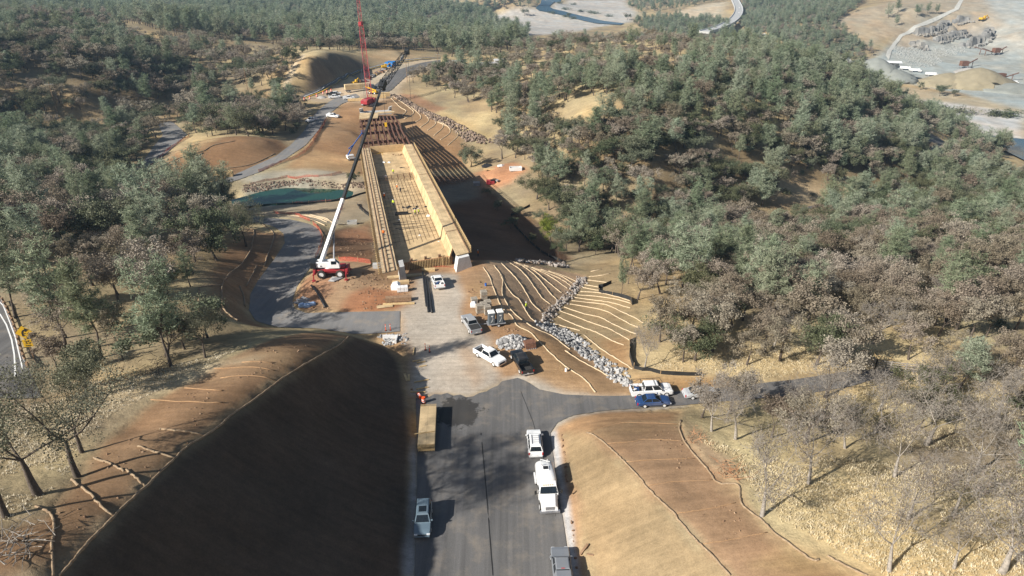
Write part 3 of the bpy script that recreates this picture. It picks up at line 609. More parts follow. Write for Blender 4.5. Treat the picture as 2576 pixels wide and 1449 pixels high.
for f in [zz('33', (470,400),(600,435),(750,475)), zz('33', (520,335),(640,390),(760,440),(900,490),(1050,570),(1160,610)), zz('33', (560,290),(700,340),(850,400),(1000,450),(1120,510),(1210,565)), zz('33', (600,255),(760,310),(930,350),(1050,410),(1180,470),(1270,505)), zz('33', (640,225),(800,250),(980,290),(1100,350),(1200,405),(1290,445)), zz('33', (670,195),(850,215),(1000,235),(1140,300),(1250,350),(1340,405)), zz('33', (700,165),(880,190),(1050,215),(1220,265)), zz('33', (720,140),(900,155),(1080,180),(1220,220)), zz('33', (750,110),(920,120),(1100,160),(1215,195)), zz('33', (760,70),(900,95),(1000,105)), zz('33', (790,45),(900,65),(960,70)), zz('23', (800,1310),(900,1320),(1040,1340)), zz('23', (830,1280),(930,1270),(1030,1250)), zz('23', (850,1230),(950,1210))]:
    roll(f, 'straw roll on contour across the bright straw slope beyond the rock ditch', group=G2)
roll(zz('33', (785,515),(900,610),(1010,690),(1130,760),(1240,835)), 'straw roll running beside the grey riprap strip towards the silt fence', group=G2)
G3 = 'straw rolls edging the red benches'
roll(zz('43', (810,110),(870,130),(990,220),(1090,310),(1180,400),(1330,560),(1350,600),(1480,730),(1640,880),(1660,920),(1780,1060),(1880,1160),(1990,1270),(2150,1449)), 'long straw roll along the crest between the straw cut slope and the red bench', 'straw_old_shaded', .115, G3)
roll(zz('43', (1690,0),(1680,80),(1720,190),(1820,320),(1950,470),(2040,580),(2225,600),(2240,700),(2280,800),(2460,940),(2560,1040)) + zz('44', (380,1160),(580,1300),(640,1300)), 'winding straw roll where the red bench meets the oak grass', 'straw_old_shaded', .115, G3)
roll(zz('44', (720,1260),(860,1340),(1100,1449)), 'short straw roll at the lowest end of the red bench', 'straw_old_shaded', .115, G3)
for f in [zz('43', (830,100),(990,50),(1190,15),(1660,30)), zz('43', (1000,215),(1210,195),(1340,170),(1500,175),(1700,185)), zz('43', (1180,380),(1500,360),(1820,350)), zz('43', (1380,605),(1600,570),(1980,550)), zz('43', (1650,865),(1900,830),(2200,765)), zz('43', (1890,1150),(2150,1110),(2500,1040))]:
    roll(f, 'half-buried straw roll crossing the red bench', 'buried', .05, 'half-buried rolls crossing the red bench')
roll(zz('41', (560,1449),(700,1290),(830,1130),(1000,960),(1170,790),(1350,630),(1500,480),(1640,350),(1740,250),(1900,150),(2040,60)) + zz('32', (-180,1270),(0,1150),(150,1040),(280,940),(450,830),(600,740),(760,650),(860,590),(925,525)), 'long weathered straw roll in shade-toned colour along the crest of the dark cut', 'straw_old_shaded', .12)
G4 = 'straw rolls on the bench above the dark cut'
for f, lb in [(zz('41', (670,550),(820,660),(950,800),(1060,880)), 'straw roll slanting down to the crest roll from the mottled oak'), (zz('41', (880,350),(1030,400),(1160,470)), 'short straw roll lying in tree shadow on the bench'), (zz('41', (1180,460),(1270,530),(1360,610)), 'straw roll piece joining the crest roll beside a trunk shadow'), (zz('41', (1290,235),(1450,290),(1640,345)), 'pale straw roll lit by sun meeting the crest roll'), (zz('41', (1500,80),(1720,100),(1920,135)), 'straw roll ending at the crest roll among fine shadows'), (zz('41', (340,795),(450,850),(510,930),(500,1050),(490,1180),(475,1230)), 'curved straw roll bending below the lowest left oak'), (zz('41', (495,1210),(505,1449)), 'straight straw roll at the bottom of the brown bench')]:
    roll(f, lb, 'straw_old_shaded', .11, G4)
for f in [zz('31', (1410,1120),(1700,1140),(2100,1150)), zz('31', (1730,1010),(2080,1040)), zz('31', (2060,920),(2571,940)), zz('31', (2000,830),(2571,850)), zz('31', (2260,770),(2571,775))]:
    roll(f, 'half-buried pale roll across the sunlit brown bench', 'buried', .08, 'half-buried pale rolls across the brown bench')
for f in [zz('21', (2340,830),(2375,850),(2360,960),(2330,1060),(2250,1170),(2160,1240),(2080,1350),(2075,1449)) + zz('31', (2075,150),(2090,270),(2160,340),(2230,385)), zz('21', (2450,790),(2540,850),(2565,910),(2510,1060),(2470,1180)), zz('21', (2400,1180),(2360,1260),(2300,1370)), zz('21', (1860,1380),(2080,1360)), zz('31', (2240,60),(2280,160),(2290,250)), zz('31', (1865,80),(1860,210))]:
    roll(f, 'grey straw roll on the brown slope inside the lane bend', 'straw_old_shaded', .16, 'straw rolls inside the lane bend')
for f in [zz('21', (1400,300),(1650,180),(1890,110),(2000,50),(2200,10)), zz('21', (1450,385),(1600,330),(1900,120)), zz('21', (1720,430),(1980,345)), zz('21', (2100,270),(2350,230),(2571,130)), zz('21', (1590,130),(1830,50))]:
    roll(f, 'dark straw roll over the brown mound between the lanes', 'straw_old_shaded', .18, 'straw rolls over the brown mound')
for f in [zz('22', (0,700),(300,690),(500,700),(700,730),(800,790),(900,790)), zz('22', (100,720),(400,710),(560,740),(700,800)), zz('22', (350,690),(560,700),(750,760)), zz('22', (50,710),(420,700),(620,730),(720,770))]:
    roll(f, 'straw roll along the outer edge of the lane above the pond', 'straw', .17, 'straw rolls above the pond')
roll(zz('22', (610,790),(670,860),(705,930),(690,980),(640,1100)), 'straw roll behind the orange fence at the lane bend', 'straw_old_shaded', .17)
for f in [zz('12', (1310,910),(1400,1000),(1460,1040),(1420,1085)), zz('12', (1350,910),(1480,1000),(1530,1060),(1440,1115)), zz('12', (1400,920),(1540,1030),(1600,1100),(1540,1150)), zz('12', (1450,940),(1620,1060),(1670,1130),(1590,1195)), zz('12', (1500,970),(1690,1090),(1735,1160),(1660,1220)), zz('12', (1590,1030),(1760,1130),(1805,1190),(1720,1270)), zz('12', (1660,1090),(1830,1170),(1870,1240),(1780,1310)), zz('12', (1750,1140),(1900,1210),(1945,1270),(1850,1360))]:
    roll(f, 'straw roll on contour over the slope by the far abutment', 'straw', .19, 'straw rolls by the far abutment')
# ---- riprap
def rock_mat(name, a, c, dirtc=None):
    m, n, b = new_mat(name); L = n.links.new
    ge = N(n, 'ShaderNodeNewGeometry'); no = N(n, 'ShaderNodeTexNoise'); no.inputs['Scale'].default_value = 4; no.inputs['Detail'].default_value = 6
    L(ge.outputs['Position'], no.inputs['Vector'])
    r = N(n, 'ShaderNodeValToRGB'); r.color_ramp.elements[0].color = (*a, 1); r.color_ramp.elements[1].color = (*c, 1)
    L(ge.outputs['Random Per Island'], r.inputs[0])
    mx = N(n, 'ShaderNodeMix', data_type='RGBA', blend_type='OVERLAY'); mx.inputs[0].default_value = .6; L(r.outputs[0], mx.inputs[6]); L(no.outputs['Fac'], mx.inputs[7])
    L(mx.outputs[2], b.inputs['Base Color']); b.inputs['Roughness'].default_value = .9; b.inputs['Specular IOR Level'].default_value = .2
    bp = N(n, 'ShaderNodeBump'); bp.inputs['Strength'].default_value = .4; bp.inputs['Distance'].default_value = .05; L(no.outputs['Fac'], bp.inputs['Height']); L(bp.outputs[0], b.inputs['Normal']); return m
M['rock_grey'] = rock_mat('grey_riprap', (.15, .15, .152), (.46, .45, .435)); M['rock_brown'] = rock_mat('brown_riprap', (.11, .075, .055), (.31, .235, .18)); M['rock_mix'] = rock_mat('mixed_riprap', (.15, .11, .08), (.40, .37, .34))
_ico = None
def _icov():
    global _ico
    if _ico is None:
        bm = bmesh.new(); bmesh.ops.create_icosphere(bm, subdivisions=1, radius=1); _ico = (np.array([v.co[:] for v in bm.verts]), [tuple(v.index for v in f.verts) for f in bm.faces]); bm.free()
    return _ico
def stones(name, xyzr, m, seed=1):
    v0, f0 = _icov(); rg = np.random.default_rng(seed); V = []; FF = []
    for k, (x, y, z, r) in enumerate(xyzr):
        s = rg.uniform(.65, 1.25, 3); q = v0 * (1 + rg.uniform(-.22, .22, (len(v0), 1))) * s * r
        a = rg.uniform(0, 6.28); ca, sa = math.cos(a), math.sin(a); t = rg.uniform(-.5, .5); ct, st = math.cos(t), math.sin(t)
        q = q @ np.array([[ca, -sa, 0], [sa, ca, 0], [0, 0, 1]]) @ np.array([[1, 0, 0], [0, ct, -st], [0, st, ct]])
        V.append(q + (x, y, z)); FF += [tuple(i + k * len(v0) for i in f) for f in f0]
    V = np.concatenate(V); mb = MB(); mb.v = [tuple(p) for p in V]; mb.f = FF
    return mb.build(name, m)
def riprap(name, pts, m, r, cover, label, seed=3):
    poly = np.array(wpoly(pts)); rg = np.random.default_rng(seed); x0, y0 = poly.min(0); x1, y1 = poly.max(0)
    n_ = int((x1-x0) * (y1-y0) / (r*r) * cover); x = rg.uniform(x0, x1, n_); y = rg.uniform(y0, y1, n_)
    k = inside(x, y, [tuple(p) for p in poly]) > -.1 + .3 * rg.normal(size=n_); x = x[k]; y = y[k]; z = H(x, y)
    rr = r * rg.uniform(.55, 1.3, len(x)); o = stones(name, list(zip(x, y, z + rr * .25, rr)), m, seed)
    return tag(o, label, 'riprap', kind='stuff')
riprap('riprap', zz('33', (330,410),(470,410),(700,510),(850,640),(1000,770),(1160,860),(1230,960),(1200,1000),(1090,960),(960,850),(800,740),(650,610),(480,500)), M['rock_grey'], .31, .62, 'strip of grey riprap stones running down from the side road', 3)
riprap('riprap', zz('33', (385,385),(440,290),(570,180),(650,90),(725,0),(760,-25),(815,-20),(815,10),(745,85),(630,190),(545,285),(470,385)), M['rock_mix'], .29, .6, 'grey and brown riprap filling the ditch between the two slopes', 4)
riprap('riprap', zz('23', (150,1125),(400,1140),(600,1165),(660,1190),(560,1195),(400,1165),(160,1140)), M['rock_mix'], .5, .4, 'shaded riprap at the foot of the fill slope by the creek', 5)
riprap('riprap', zz('12', (1290,875),(1400,900),(1600,1010),(1700,1060),(1800,1090),(2000,1190),(2200,1300),(2330,1300),(2200,1350),(1980,1310),(1950,1250),(1850,1180),(1700,1115),(1500,1005)), M['rock_brown'], .55, .5, 'long band of brown riprap down the far hillside', 6)
riprap('riprap', zz('22', (-60,420),(330,380),(700,400),(1090,420),(1100,455),(600,425),(330,425),(0,490),(-60,490)), M['rock_brown'], .27, .35, 'rock lining along the far bank of the pond', 7)
# rock pile and inlet
def heap(cx, cy, rx, ry, hh, r, nst, seed):
    rg = np.random.default_rng(seed); L_ = []
    for _ in range(nst):
        a = rg.uniform(0, 6.28); q = math.sqrt(rg.uniform(0, 1)); x = cx + math.cos(a)*q*rx; y = cy + math.sin(a)*q*ry
        L_.append((x, y, Gz(x, y) + max(0, hh * (1 - q**1.5)) * rg.uniform(.6, 1), r * rg.uniform(.6, 1.35)))
    return L_
p = G(1291, 864); tag(stones('rock_pile', heap(p.x, p.y, 2.7, 1.7, 1.5, .34, 260, 5), M['rock_grey'], 5), 'heap of pale grey boulders beside the excavator bucket', 'rock pile')
p = G(986, 858); e = thing('drain_inlet', 'concrete drain inlet ringed by grey rocks at the head of the dark cut', 'drain inlet', (p.x, p.y, p.z))
M['concrete'] = mat('concrete', (.46, .455, .44), .9, var=.12, scale=3, bump=.15, dirt=(.3, .27, .23, .4)); M['concrete_white'] = mat('white_concrete', (.66, .66, .655), .85, var=.1, scale=3, dirt=(.45, .42, .38, .4))
mb = MB(); mb.box(-1.6, .9, .55, .8, -.6, .75); mb.box(.65, .9, -1.0, .55, -.6, .7); mb.build('headwall', M['concrete_white'], e)
rg = np.random.default_rng(4); hs = [(x, y, rg.uniform(-.1, .2), rg.uniform(.16, .34)) for x, y in [(rg.uniform(-2.4, 2.2), rg.uniform(.9, 1.9)) for _ in range(60)] + [(rg.uniform(1.0, 2.6), rg.uniform(-1.4, 1.2)) for _ in range(60)] + [(rg.uniform(-1.5, .5), rg.uniform(-1.2, .4)) for _ in range(40)]]
o = stones('rock_apron', hs, M['rock_grey'], 8); o.parent = e
# ---- pond
M['water'], n, b = new_mat('pond_water'); L = n.links.new
b.inputs['Base Color'].default_value = (.014, .058, .036, 1); b.inputs['Roughness'].default_value = .08; b.inputs['Specular IOR Level'].default_value = .4
no = N(n, 'ShaderNodeTexNoise'); no.inputs['Scale'].default_value = .8; no.inputs['Detail'].default_value = 5; bp = N(n, 'ShaderNodeBump'); bp.inputs['Strength'].default_value = .08; bp.inputs['Distance'].default_value = .2
tc = N(n, 'ShaderNodeTexCoord'); L(tc.outputs['Object'], no.inputs['Vector']); L(no.outputs['Fac'], bp.inputs['Height']); L(bp.outputs[0], b.inputs['Normal'])
def flat(name, poly, z, m):
    mb = MB(); mb.v = [(p[0], p[1], z) for p in poly]; mb.f = [tuple(range(len(poly)))]
    o = mb.build(name, m)
    if o.data.polygons[0].normal.z < 0: o.data.flip_normals()
    return tag(o, kind='structure')
flat('pond', [P(x, y, -14.42)[:2] for x, y in smoothline([(535,517),(600,498),(660,482),(720,473),(790,474),(860,477),(918,479),(936,486),(886,503),(765,517),(640,526),(570,530)], 4)], -14.42, M['water'])
M['river'], n, b = new_mat('river_water'); b.inputs['Base Color'].default_value = (.045, .085, .115, 1); b.inputs['Roughness'].default_value = .25
no = N(n, 'ShaderNodeTexNoise'); no.inputs['Scale'].default_value = .15; no.inputs['Detail'].default_value = 5; bp = N(n, 'ShaderNodeBump'); bp.inputs['Strength'].default_value = .15; bp.inputs['Distance'].default_value = .5
n.links.new(no.outputs['Fac'], bp.inputs['Height']); n.links.new(bp.outputs[0], b.inputs['Normal'])
WAYS2 = [('river', [(1347,22),(1360,10),(1375,-2),(1400,-6),(1412,-2),(1392,8),(1382,18),(1392,24),(1420,30),(1450,38),(1480,45),(1520,54),(1570,60),(1560,64),(1500,60),(1455,50),(1420,40),(1385,33),(1355,28)]), ('river', [(2470,343),(2520,348),(2600,356),(2600,420),(2560,400),(2520,380),(2480,365)])]
for nm, pts in WAYS2:
    tag(drape(nm, wpoly(pts), 1.2, M['river'], 12), kind='structure')
# ---- fences
M['orange_mesh'] = mat('orange_mesh', (.46, .085, .05), .8, var=.35, scale=2)
_n = M['orange_mesh'].node_tree; _tr = _n.nodes.new('ShaderNodeBsdfTransparent'); _ms = _n.nodes.new('ShaderNodeMixShader'); _ms.inputs[0].default_value = .68; _n.links.new(_n.nodes['Principled BSDF'].outputs[0], _ms.inputs[1]); _n.links.new(_tr.outputs[0], _ms.inputs[2]); _n.links.new(_ms.outputs[0], _n.nodes['Material Output'].inputs[0]); M['silt'] = mat('silt_fabric', (.022, .022, .022), .8, var=.3, scale=1.5); M['stake'] = mat('stake_wood', (.42, .29, .16), .9, var=.2, scale=4)
def fence(pts, h, m, label, cat, name, step=1.6, post='stake', wob=.06, sag=.1):
    g = line(pts, step); e = thing(name, label, cat, g[0]); o0 = g[0]; mb = MB(); k = len(g); vs = []; fs = []
    for i, p in enumerate(g):
        q = p - o0; dx, dy = _rr.uniform(-wob, wob), _rr.uniform(-wob, wob); hh = h * _rr.uniform(1 - sag, 1)
        vs += [(q.x, q.y, q.z - .15), (q.x + dx, q.y + dy, q.z + hh), (q.x + dx + .02, q.y + dy + .02, q.z + hh), (q.x + .02, q.y + .02, q.z - .15)]
        if i: a = (i - 1) * 4; fs += [(a, a+4, a+5, a+1), (a+1, a+5, a+6, a+2), (a+2, a+6, a+7, a+3)]
    mb.add(vs, fs); mb.build('fabric', M[m], e)
    pm = None; posts = g[::3]
    for p in posts[:60]:
        q = p - o0
        if pm is None: x = MB().box(-.04, .04, -.04, .04, -.2, h * 1.12).build('post', M[post], e, loc=q); pm = x
        else: x = pm.copy(); COL.objects.link(x); x.parent = e; x.location = q
    return e
M['red_mesh'] = M['orange_mesh']
fence(zz('22', (1000,600),(1020,640),(1080,690),(1160,740)), .7, 'silt', 'sagging black silt fence bent round the pit beside the formwork', 'silt fence', 'silt_fence')
fence(zz('23', (1040,1340),(960,1380),(920,1385),(925,1425)) + zz('33', (925,120),(1000,135),(1100,155),(1180,175),(1225,195),(1235,235)), .85, 'silt', 'black silt fence at the top of the bright straw slope', 'silt fence', 'silt_fence')
fence(zz('33', (1215,560),(1210,640),(1210,720),(1235,800),(1250,830)), 1.0, 'silt', 'upright black silt fence where the straw slope meets the twiggy tree', 'silt fence', 'silt_fence')
fence(zz('33', (1250,830),(1330,850),(1400,850),(1500,880),(1620,890),(1760,895),(1890,895)), .7, 'silt', 'drooping black silt fence along the grass above the side road', 'silt fence', 'silt_fence')
fence(zz('23', (280,620),(180,670),(100,710),(130,800),(260,940),(400,1060),(570,1140)), .8, 'silt', 'black silt fence snaking through the bridge shadow', 'silt fence', 'silt_fence')
fence(zz('22', (-60,640),(0,635),(200,610),(500,600),(760,580),(900,555),(1000,520),(1090,495)), .6, 'silt', 'black silt fence along the near bank of the pond', 'silt fence', 'silt_fence')
fence(zz('22', (-60,640),(0,632),(200,600),(500,590),(760,570),(900,545)), .7, 'orange_mesh', 'orange mesh fence just behind the near bank silt fence', 'mesh fence', 'mesh_fence', wob=.1, sag=.5)
fence(zz('22', (0,415),(150,385),(350,350),(430,365),(640,345),(760,335),(860,310)), .9, 'orange_mesh', 'orange mesh fence along the far side of the pond', 'mesh fence', 'mesh_fence', wob=.1, sag=.4)
fence(zz('22', (80,300),(250,235),(420,170),(520,110),(590,30),(600,-10)) + zz('12', (600,1300),(660,1220),(700,1140)), 1.1, 'orange_mesh', 'red-orange mesh fence curving along the second lane', 'mesh fence', 'mesh_fence', wob=.1, sag=.2)
fence(zz('12', (715,1120),(690,1180)) + zz('12', (640,1250),(600,1330)), 1.1, 'orange_mesh', 'short orange fence at the upper turn of the second lane', 'mesh fence', 'mesh_fence')
fence(zz('22', (590,790),(650,850),(685,930),(660,1010),(625,1080),(612,1120)), 1.1, 'orange_mesh', 'orange mesh fence at the outside of the lane bend beside the crane', 'mesh fence', 'mesh_fence', wob=.12, sag=.2)
fence(zz('22', (830,1130),(930,1135),(1010,1140),(1120,1155),(1140,1160)), 1.1, 'orange_mesh', 'orange mesh fence between the crane and the formwork', 'mesh fence', 'mesh_fence', wob=.1, sag=.3)
fence(zz('22', (1410,1215),(1500,1205),(1640,1190),(1800,1185),(1960,1190),(2000,1180)), .35, 'orange_mesh', 'crumpled orange mesh at the foot of the end bulkhead', 'mesh fence', 'mesh_fence', wob=.2, sag=.7)
fence(zz('21', (1380,290),(1470,200),(1560,110),(1640,50),(1720,0)) + zz('11', (1760,1290),(1770,1265)), 1.0, 'orange_mesh', 'red mesh fence beside the shaded side lane', 'mesh fence', 'mesh_fence', wob=.1, sag=.3)
fence(zz('22', (225,690),(330,700),(420,700),(560,760)), 1.0, 'orange_mesh', 'orange mesh fence on the straw rolls above the pond', 'mesh fence', 'mesh_fence', wob=.1, sag=.3)
# ------------------------------------------------------------------ bridge formwork
def ply_mat(name, col, sx, sy, rot=None, var=.22, mortar=.55, swap=None, rough=.75):
    m, n, b = new_mat(name); L = n.links.new; tc = N(n, 'ShaderNodeTexCoord'); src = tc.outputs['Object']
    if swap:
        sp = N(n, 'ShaderNodeSeparateXYZ'); cb = N(n, 'ShaderNodeCombineXYZ'); L(src, sp.inputs[0])
        for i, a in enumerate(swap): L(sp.outputs['XYZ'.index(a)], cb.inputs[i])
        src = cb.outputs[0]
    br = N(n, 'ShaderNodeTexBrick'); br.offset = .5; L(src, br.inputs['Vector'])
    br.inputs['Scale'].default_value = 1; br.inputs['Brick Width'].default_value = sx; br.inputs['Row Height'].default_value = sy; br.inputs['Mortar Size'].default_value = .018; br.inputs['Bias'].default_value = 0
    br.inputs['Color1'].default_value = tuple(c * (1 - var) for c in col) + (1,); br.inputs['Color2'].default_value = tuple(min(.9, c * (1 + var)) for c in col) + (1,); br.inputs['Mortar'].default_value = tuple(c * mortar for c in col) + (1,)
    no = N(n, 'ShaderNodeTexNoise'); no.inputs['Scale'].default_value = .35; no.inputs['Detail'].default_value = 8; no.inputs['Roughness'].default_value = .65; L(tc.outputs['Object'], no.inputs['Vector'])
    r = N(n, 'ShaderNodeMapRange'); r.inputs[1].default_value = .35; r.inputs[2].default_value = .68; r.inputs[3].default_value = 1.08; r.inputs[4].default_value = .70; L(no.outputs['Fac'], r.inputs[0])
    mx = N(n, 'ShaderNodeMix', data_type='RGBA', blend_type='MULTIPLY'); mx.inputs[0].default_value = 1; L(br.outputs['Color'], mx.inputs[6]); L(r.outputs[0], mx.inputs[7])
    L(mx.outputs[2], b.inputs['Base Color']); b.inputs['Roughness'].default_value = rough; b.inputs['Specular IOR Level'].default_value = .2; return m
M['ply_floor'] = ply_mat('floor_plywood', (.60, .435, .24), 2.4, 1.2, var=.12, mortar=.75)
M['ply_wall'] = ply_mat('wall_plywood', (.60, .43, .235), 2.4, 1.2, swap='XZY', var=.16)
M['boards'] = ply_mat('walkway_boards', (.56, .43, .27), .5, 3.0, var=.14, mortar=.6); M['ply_walk'] = ply_mat('walkway_plywood', (.60, .45, .26), 2.4, 1.2, var=.13)
M['timber'] = mat('timber', (.56, .40, .20), .85, var=.22, scale=3); M['timber_dark'] = mat('old_timber', (.27, .17, .10), .9, var=.3, scale=3); M['timber_red'] = mat('form_timber', (.40, .20, .10), .9, var=.3, scale=3)
M['rust'] = mat('rusty_steel', (.16, .075, .045), .85, metal=.0, var=.35, scale=3, dirt=(.07, .05, .045, .6)); M['rebar'] = mat('rebar', (.15, .09, .055), .85, var=.3, scale=8); M['black'] = mat('black_plastic', (.02, .02, .022), .55, var=.2, scale=4)
M['white'] = mat('white_paint', (.80, .80, .79), .35, var=.05, scale=1.5, dirt=(.55, .51, .45, .35)); M['bag'] = mat('white_wrap', (.76, .76, .76), .5, var=.1, scale=3, bump=.3)
TOPN, TOPF = 2.3, -4.2
BA, BB, BC, BD = [Vector(P(*q)) for q in ((962, 687, TOPN), (1183, 634, TOPN), (909, 373, TOPF), (1038, 362, TOPF))]
BL_, BWD = 109.0, 18.3
def br(u, v, w=0.0):
    s = u / BL_; t = v / BWD; a = BA.lerp(BC, s); b_ = BB.lerp(BD, s); p = a.lerp(b_, t); return Vector((p.x, p.y, p.z + w))
_ax = (BC - BA); BRZ = math.atan2(_ax.y, _ax.x)
bridge = thing('bridge_formwork', 'long plywood formwork of a box-girder bridge crossing the creek valley', 'bridge', BA, BRZ)
BINV = (Matrix.Translation(BA) @ Matrix.Rotation(BRZ, 4, 'Z')).inverted()
def bl(u, v, w=0.0): return tuple(BINV @ br(u, v, w))
def strip(prof, u0, u1, n_=24):
    """closed v-w profile swept along the bridge"""
    mb = MB(); mb.loft([[bl(u0 + (u1-u0) * i / n_, v, w) for v, w in prof] for i in range(n_ + 1)]); return mb
def fu(v): return 7.6 - (v - 3.4) * .2
mb = MB(); mb.loft([[bl(fu(v) + (BL_ - fu(v)) * i / 24, v, w) for v, w in ((3.4, -2.45), (14.7, -2.45), (14.7, -2.1), (3.4, -2.1))] for i in range(25)]); mb.build('floor', M['ply_floor'], bridge)
strip([(15.25, -.18), (18.3, -.18), (18.3, 0), (15.25, 0)], 0, BL_).build('walkway', M['ply_walk'], bridge)
strip([(0, -.18), (3.0, -.18), (3.0, 0), (0, 0)], 0, BL_).build('walkway', M['boards'], bridge)
strip([(14.25, -2.3), (14.5, -2.3), (15.45, -.2), (15.22, .02)], 4.6, BL_).build('side_form', M['ply_wall'], bridge)
strip([(3.42, -2.3), (3.15, -2.3), (2.75, -.2), (3.02, .02)], 6.8, BL_).build('side_form', M['ply_wall'], bridge)
for v in (.55, 1.25, 2.35):
    strip([(v, .003), (v + .16, .003), (v + .16, .16), (v, .16)], 0, BL_).build('rail_timber', M['timber_dark'], bridge)
strip([(17.9, .003), (18.05, .003), (18.05, .14), (17.9, .14)], 0, BL_).build('rail_timber', M['timber_dark'], bridge)
mb = MB()
for k in range(11):
    v = 4.2 + k * .98; mb.beam(bl(17 + (k % 3), v, -2.05), bl(72, v, -2.05), .035)
for k in range(20):
    u = 20 + k * 2.6; mb.beam(bl(u, 3.5, -2.02), bl(u, 14.6, -2.02), .028)
mb.build('rebar_grid', M['rebar'], bridge)
mb = MB()
for k in range(90):                              # dense curtain of bars half way along
    u = 70 + (k % 15) * .4; v = 3.8 + (k // 15) * 1.9; mb.beam(bl(u, v, -2.05), bl(u, v, -1.0), .05)
for k in range(9): mb.beam(bl(70 + k * .7, 3.5, -1.5), bl(70 + k * .7, 14.5, -1.5), .06)
mb.build('rebar_cage', M['rebar'], bridge)
for k in range(90):
    u = .6 + k * 1.2
    o = MB()
    if k == 0:
        mb = MB(); a = Vector(bl(u, 0, 0)); 
        mb.beam(bl(u, .1, -.26), bl(u, -.75, -.26), .12, .16); mb.beam(bl(u, -.65, -.26), bl(u, .2, -1.6), .1); mb.beam(bl(u, -.6, -.3), bl(u, -.6, .55), .09)
        brk = mb.build('edge_bracket', M['timber'], bridge); ref = a
    else:
        x = brk.copy(); COL.objects.link(x); x.parent = bridge; x.location = Vector(bl(u, 0, 0)) - ref
mb = MB()
for k in range(90):
    u = .6 + k * 1.2; mb.beam(bl(u, 18.35, -.26), bl(u, 18.75, -.26), .12, .16); mb.beam(bl(u, 18.55, -.3), bl(u, 18.6, 1.05), .1)
    if k < 89: mb.beam(bl(u, 18.6, .95), bl(u + 1.2, 18.6, .95), .09); mb.beam(bl(u, 18.58, .5), bl(u + 1.2, 18.58, .5), .07)
tag(mb.build('guard_rail', M['timber'], bridge), kind='stuff') if False else mb.build('guard_rail', M['timber'], bridge)
mb = MB()
for k in range(44):
    u = 1.2 + k * 2.4
    mb.add([bl(u, 1.5, .01), bl(u + .7, 1.5, .01), bl(u, 1.5, .85), bl(u, 1.44, .01), bl(u + .7, 1.44, .01), bl(u, 1.44, .85)], [(0,1,2), (5,4,3), (0,3,4,1), (1,4,5,2), (2,5,3,0)])
mb.build('form_gusset', M['timber'], bridge)
for u in (14.5, 66): MB().beam(bl(u, 15.4, .05), bl(u, 18.2, .05), .14, .1).build('cross_timber', M['timber_dark'], bridge)
for u in (13.6,): MB().beam(bl(u, 14.8, -2.0), bl(u, 15.2, .1), .16).build('form_joint', M['timber_dark'], bridge)
# joists, side skirt and falsework bents below
strip([(3.2, -3.3), (14.4, -3.3), (14.4, -2.46), (3.2, -2.46)], 8.2, BL_ - .4).build('joist_deck', M['rust'], bridge)
for k in range(6):
    u = 14 + k * 18; mb = MB(); mb.beam(bl(u, 1.5, -3.55), bl(u, 17, -3.55), .5, .45)
    for v in (2.2, 5.4, 8.6, 11.8, 15.8):
        p = br(u, v, -3.6); z = Gz(p.x, p.y)
        if z < p.z - .4: mb.beam(bl(u, v, -3.6), tuple(BINV @ Vector((p.x, p.y, z - .3))), .35)
    mb.build('falsework_bent', M['rust'], bridge)
# end bulkhead and abutment wings
MB().loft([[bl(fu(v) + d, v, w) for v, w in ((3.3, -4.6), (15.3, -4.6), (15.3, -2.12), (3.3, -2.12))] for d in (-.15, -.02)]).build('bulkhead', M['timber_dark'], bridge)
mb = MB()
for k in range(34):
    v = 3.5 + k * .345; mb.beam(bl(fu(v) - .28, v, -4.6), bl(fu(v) - .28, v, -2.0), .1, .16)
mb.build('bulkhead_stud', M['timber'], bridge)
mb = MB(); mb.beam(bl(fu(3.4) - .1, 3.4, -2.04), bl(fu(15) - .1, 15, -2.04), .14, .12); mb.build('waler', M['timber_red'], bridge)
mb = MB()
for v in (12.9, 13.5): mb.beam(bl(4.9, v, -4.4), bl(4.9, v, -1.4), .09)
for w in (-4.2, -3.8, -3.4, -3.0, -2.6, -2.2, -1.8): mb.beam(bl(4.9, 12.9, w), bl(4.9, 13.5, w), .07)
mb.build('ladder', M['timber'], bridge)
for v in (6.2, 9.2, 12.2): MB().loft([[bl(fu(v) + u_, v + dv, w) for u_, dv in ((.1, 0), (.7, 0), (.7, .55), (.1, .55))] for w in (-2.09, -1.5)]).build('form_box', M['timber_dark'], bridge)
def wing(v0, v1, m, h0=-4.6, h1=-.3, ua=-2.6, ub=-.5):
    mb = MB(); pr = [(v0, h0), (v1, h0), (v1 - (v1-v0)*.25, h1), (v0 + (v1-v0)*.2, h1)]
    mb.loft([[bl(u, v, w) for v, w in pr] for u in (ua, ub)]); return mb.build('abutment_wing', m, bridge)
wing(14.6, 18.9, M['concrete_white'], ua=-1.2, ub=1.6); wing(3.2, 4.9, M['concrete'], ua=1.5, ub=5.0)
mb = MB(); mb.loft([[bl(u, v, w) for v, w in ((0, -5.2), (18.3, -5.2), (18.3, -4.4), (0, -4.4))] for u in (4.0, 8.5)]); mb.build('abutment_seat', M['concrete'], bridge)
# transverse cap at far end of the plywood
MB().loft([[bl(u, v, w) for v, w in ((3.1, -2.08), (15.1, -2.08), (15.1, .35), (3.1, .35))] for u in (BL_ - .3, BL_)]).build('end_panel', M['ply_wall'], bridge)
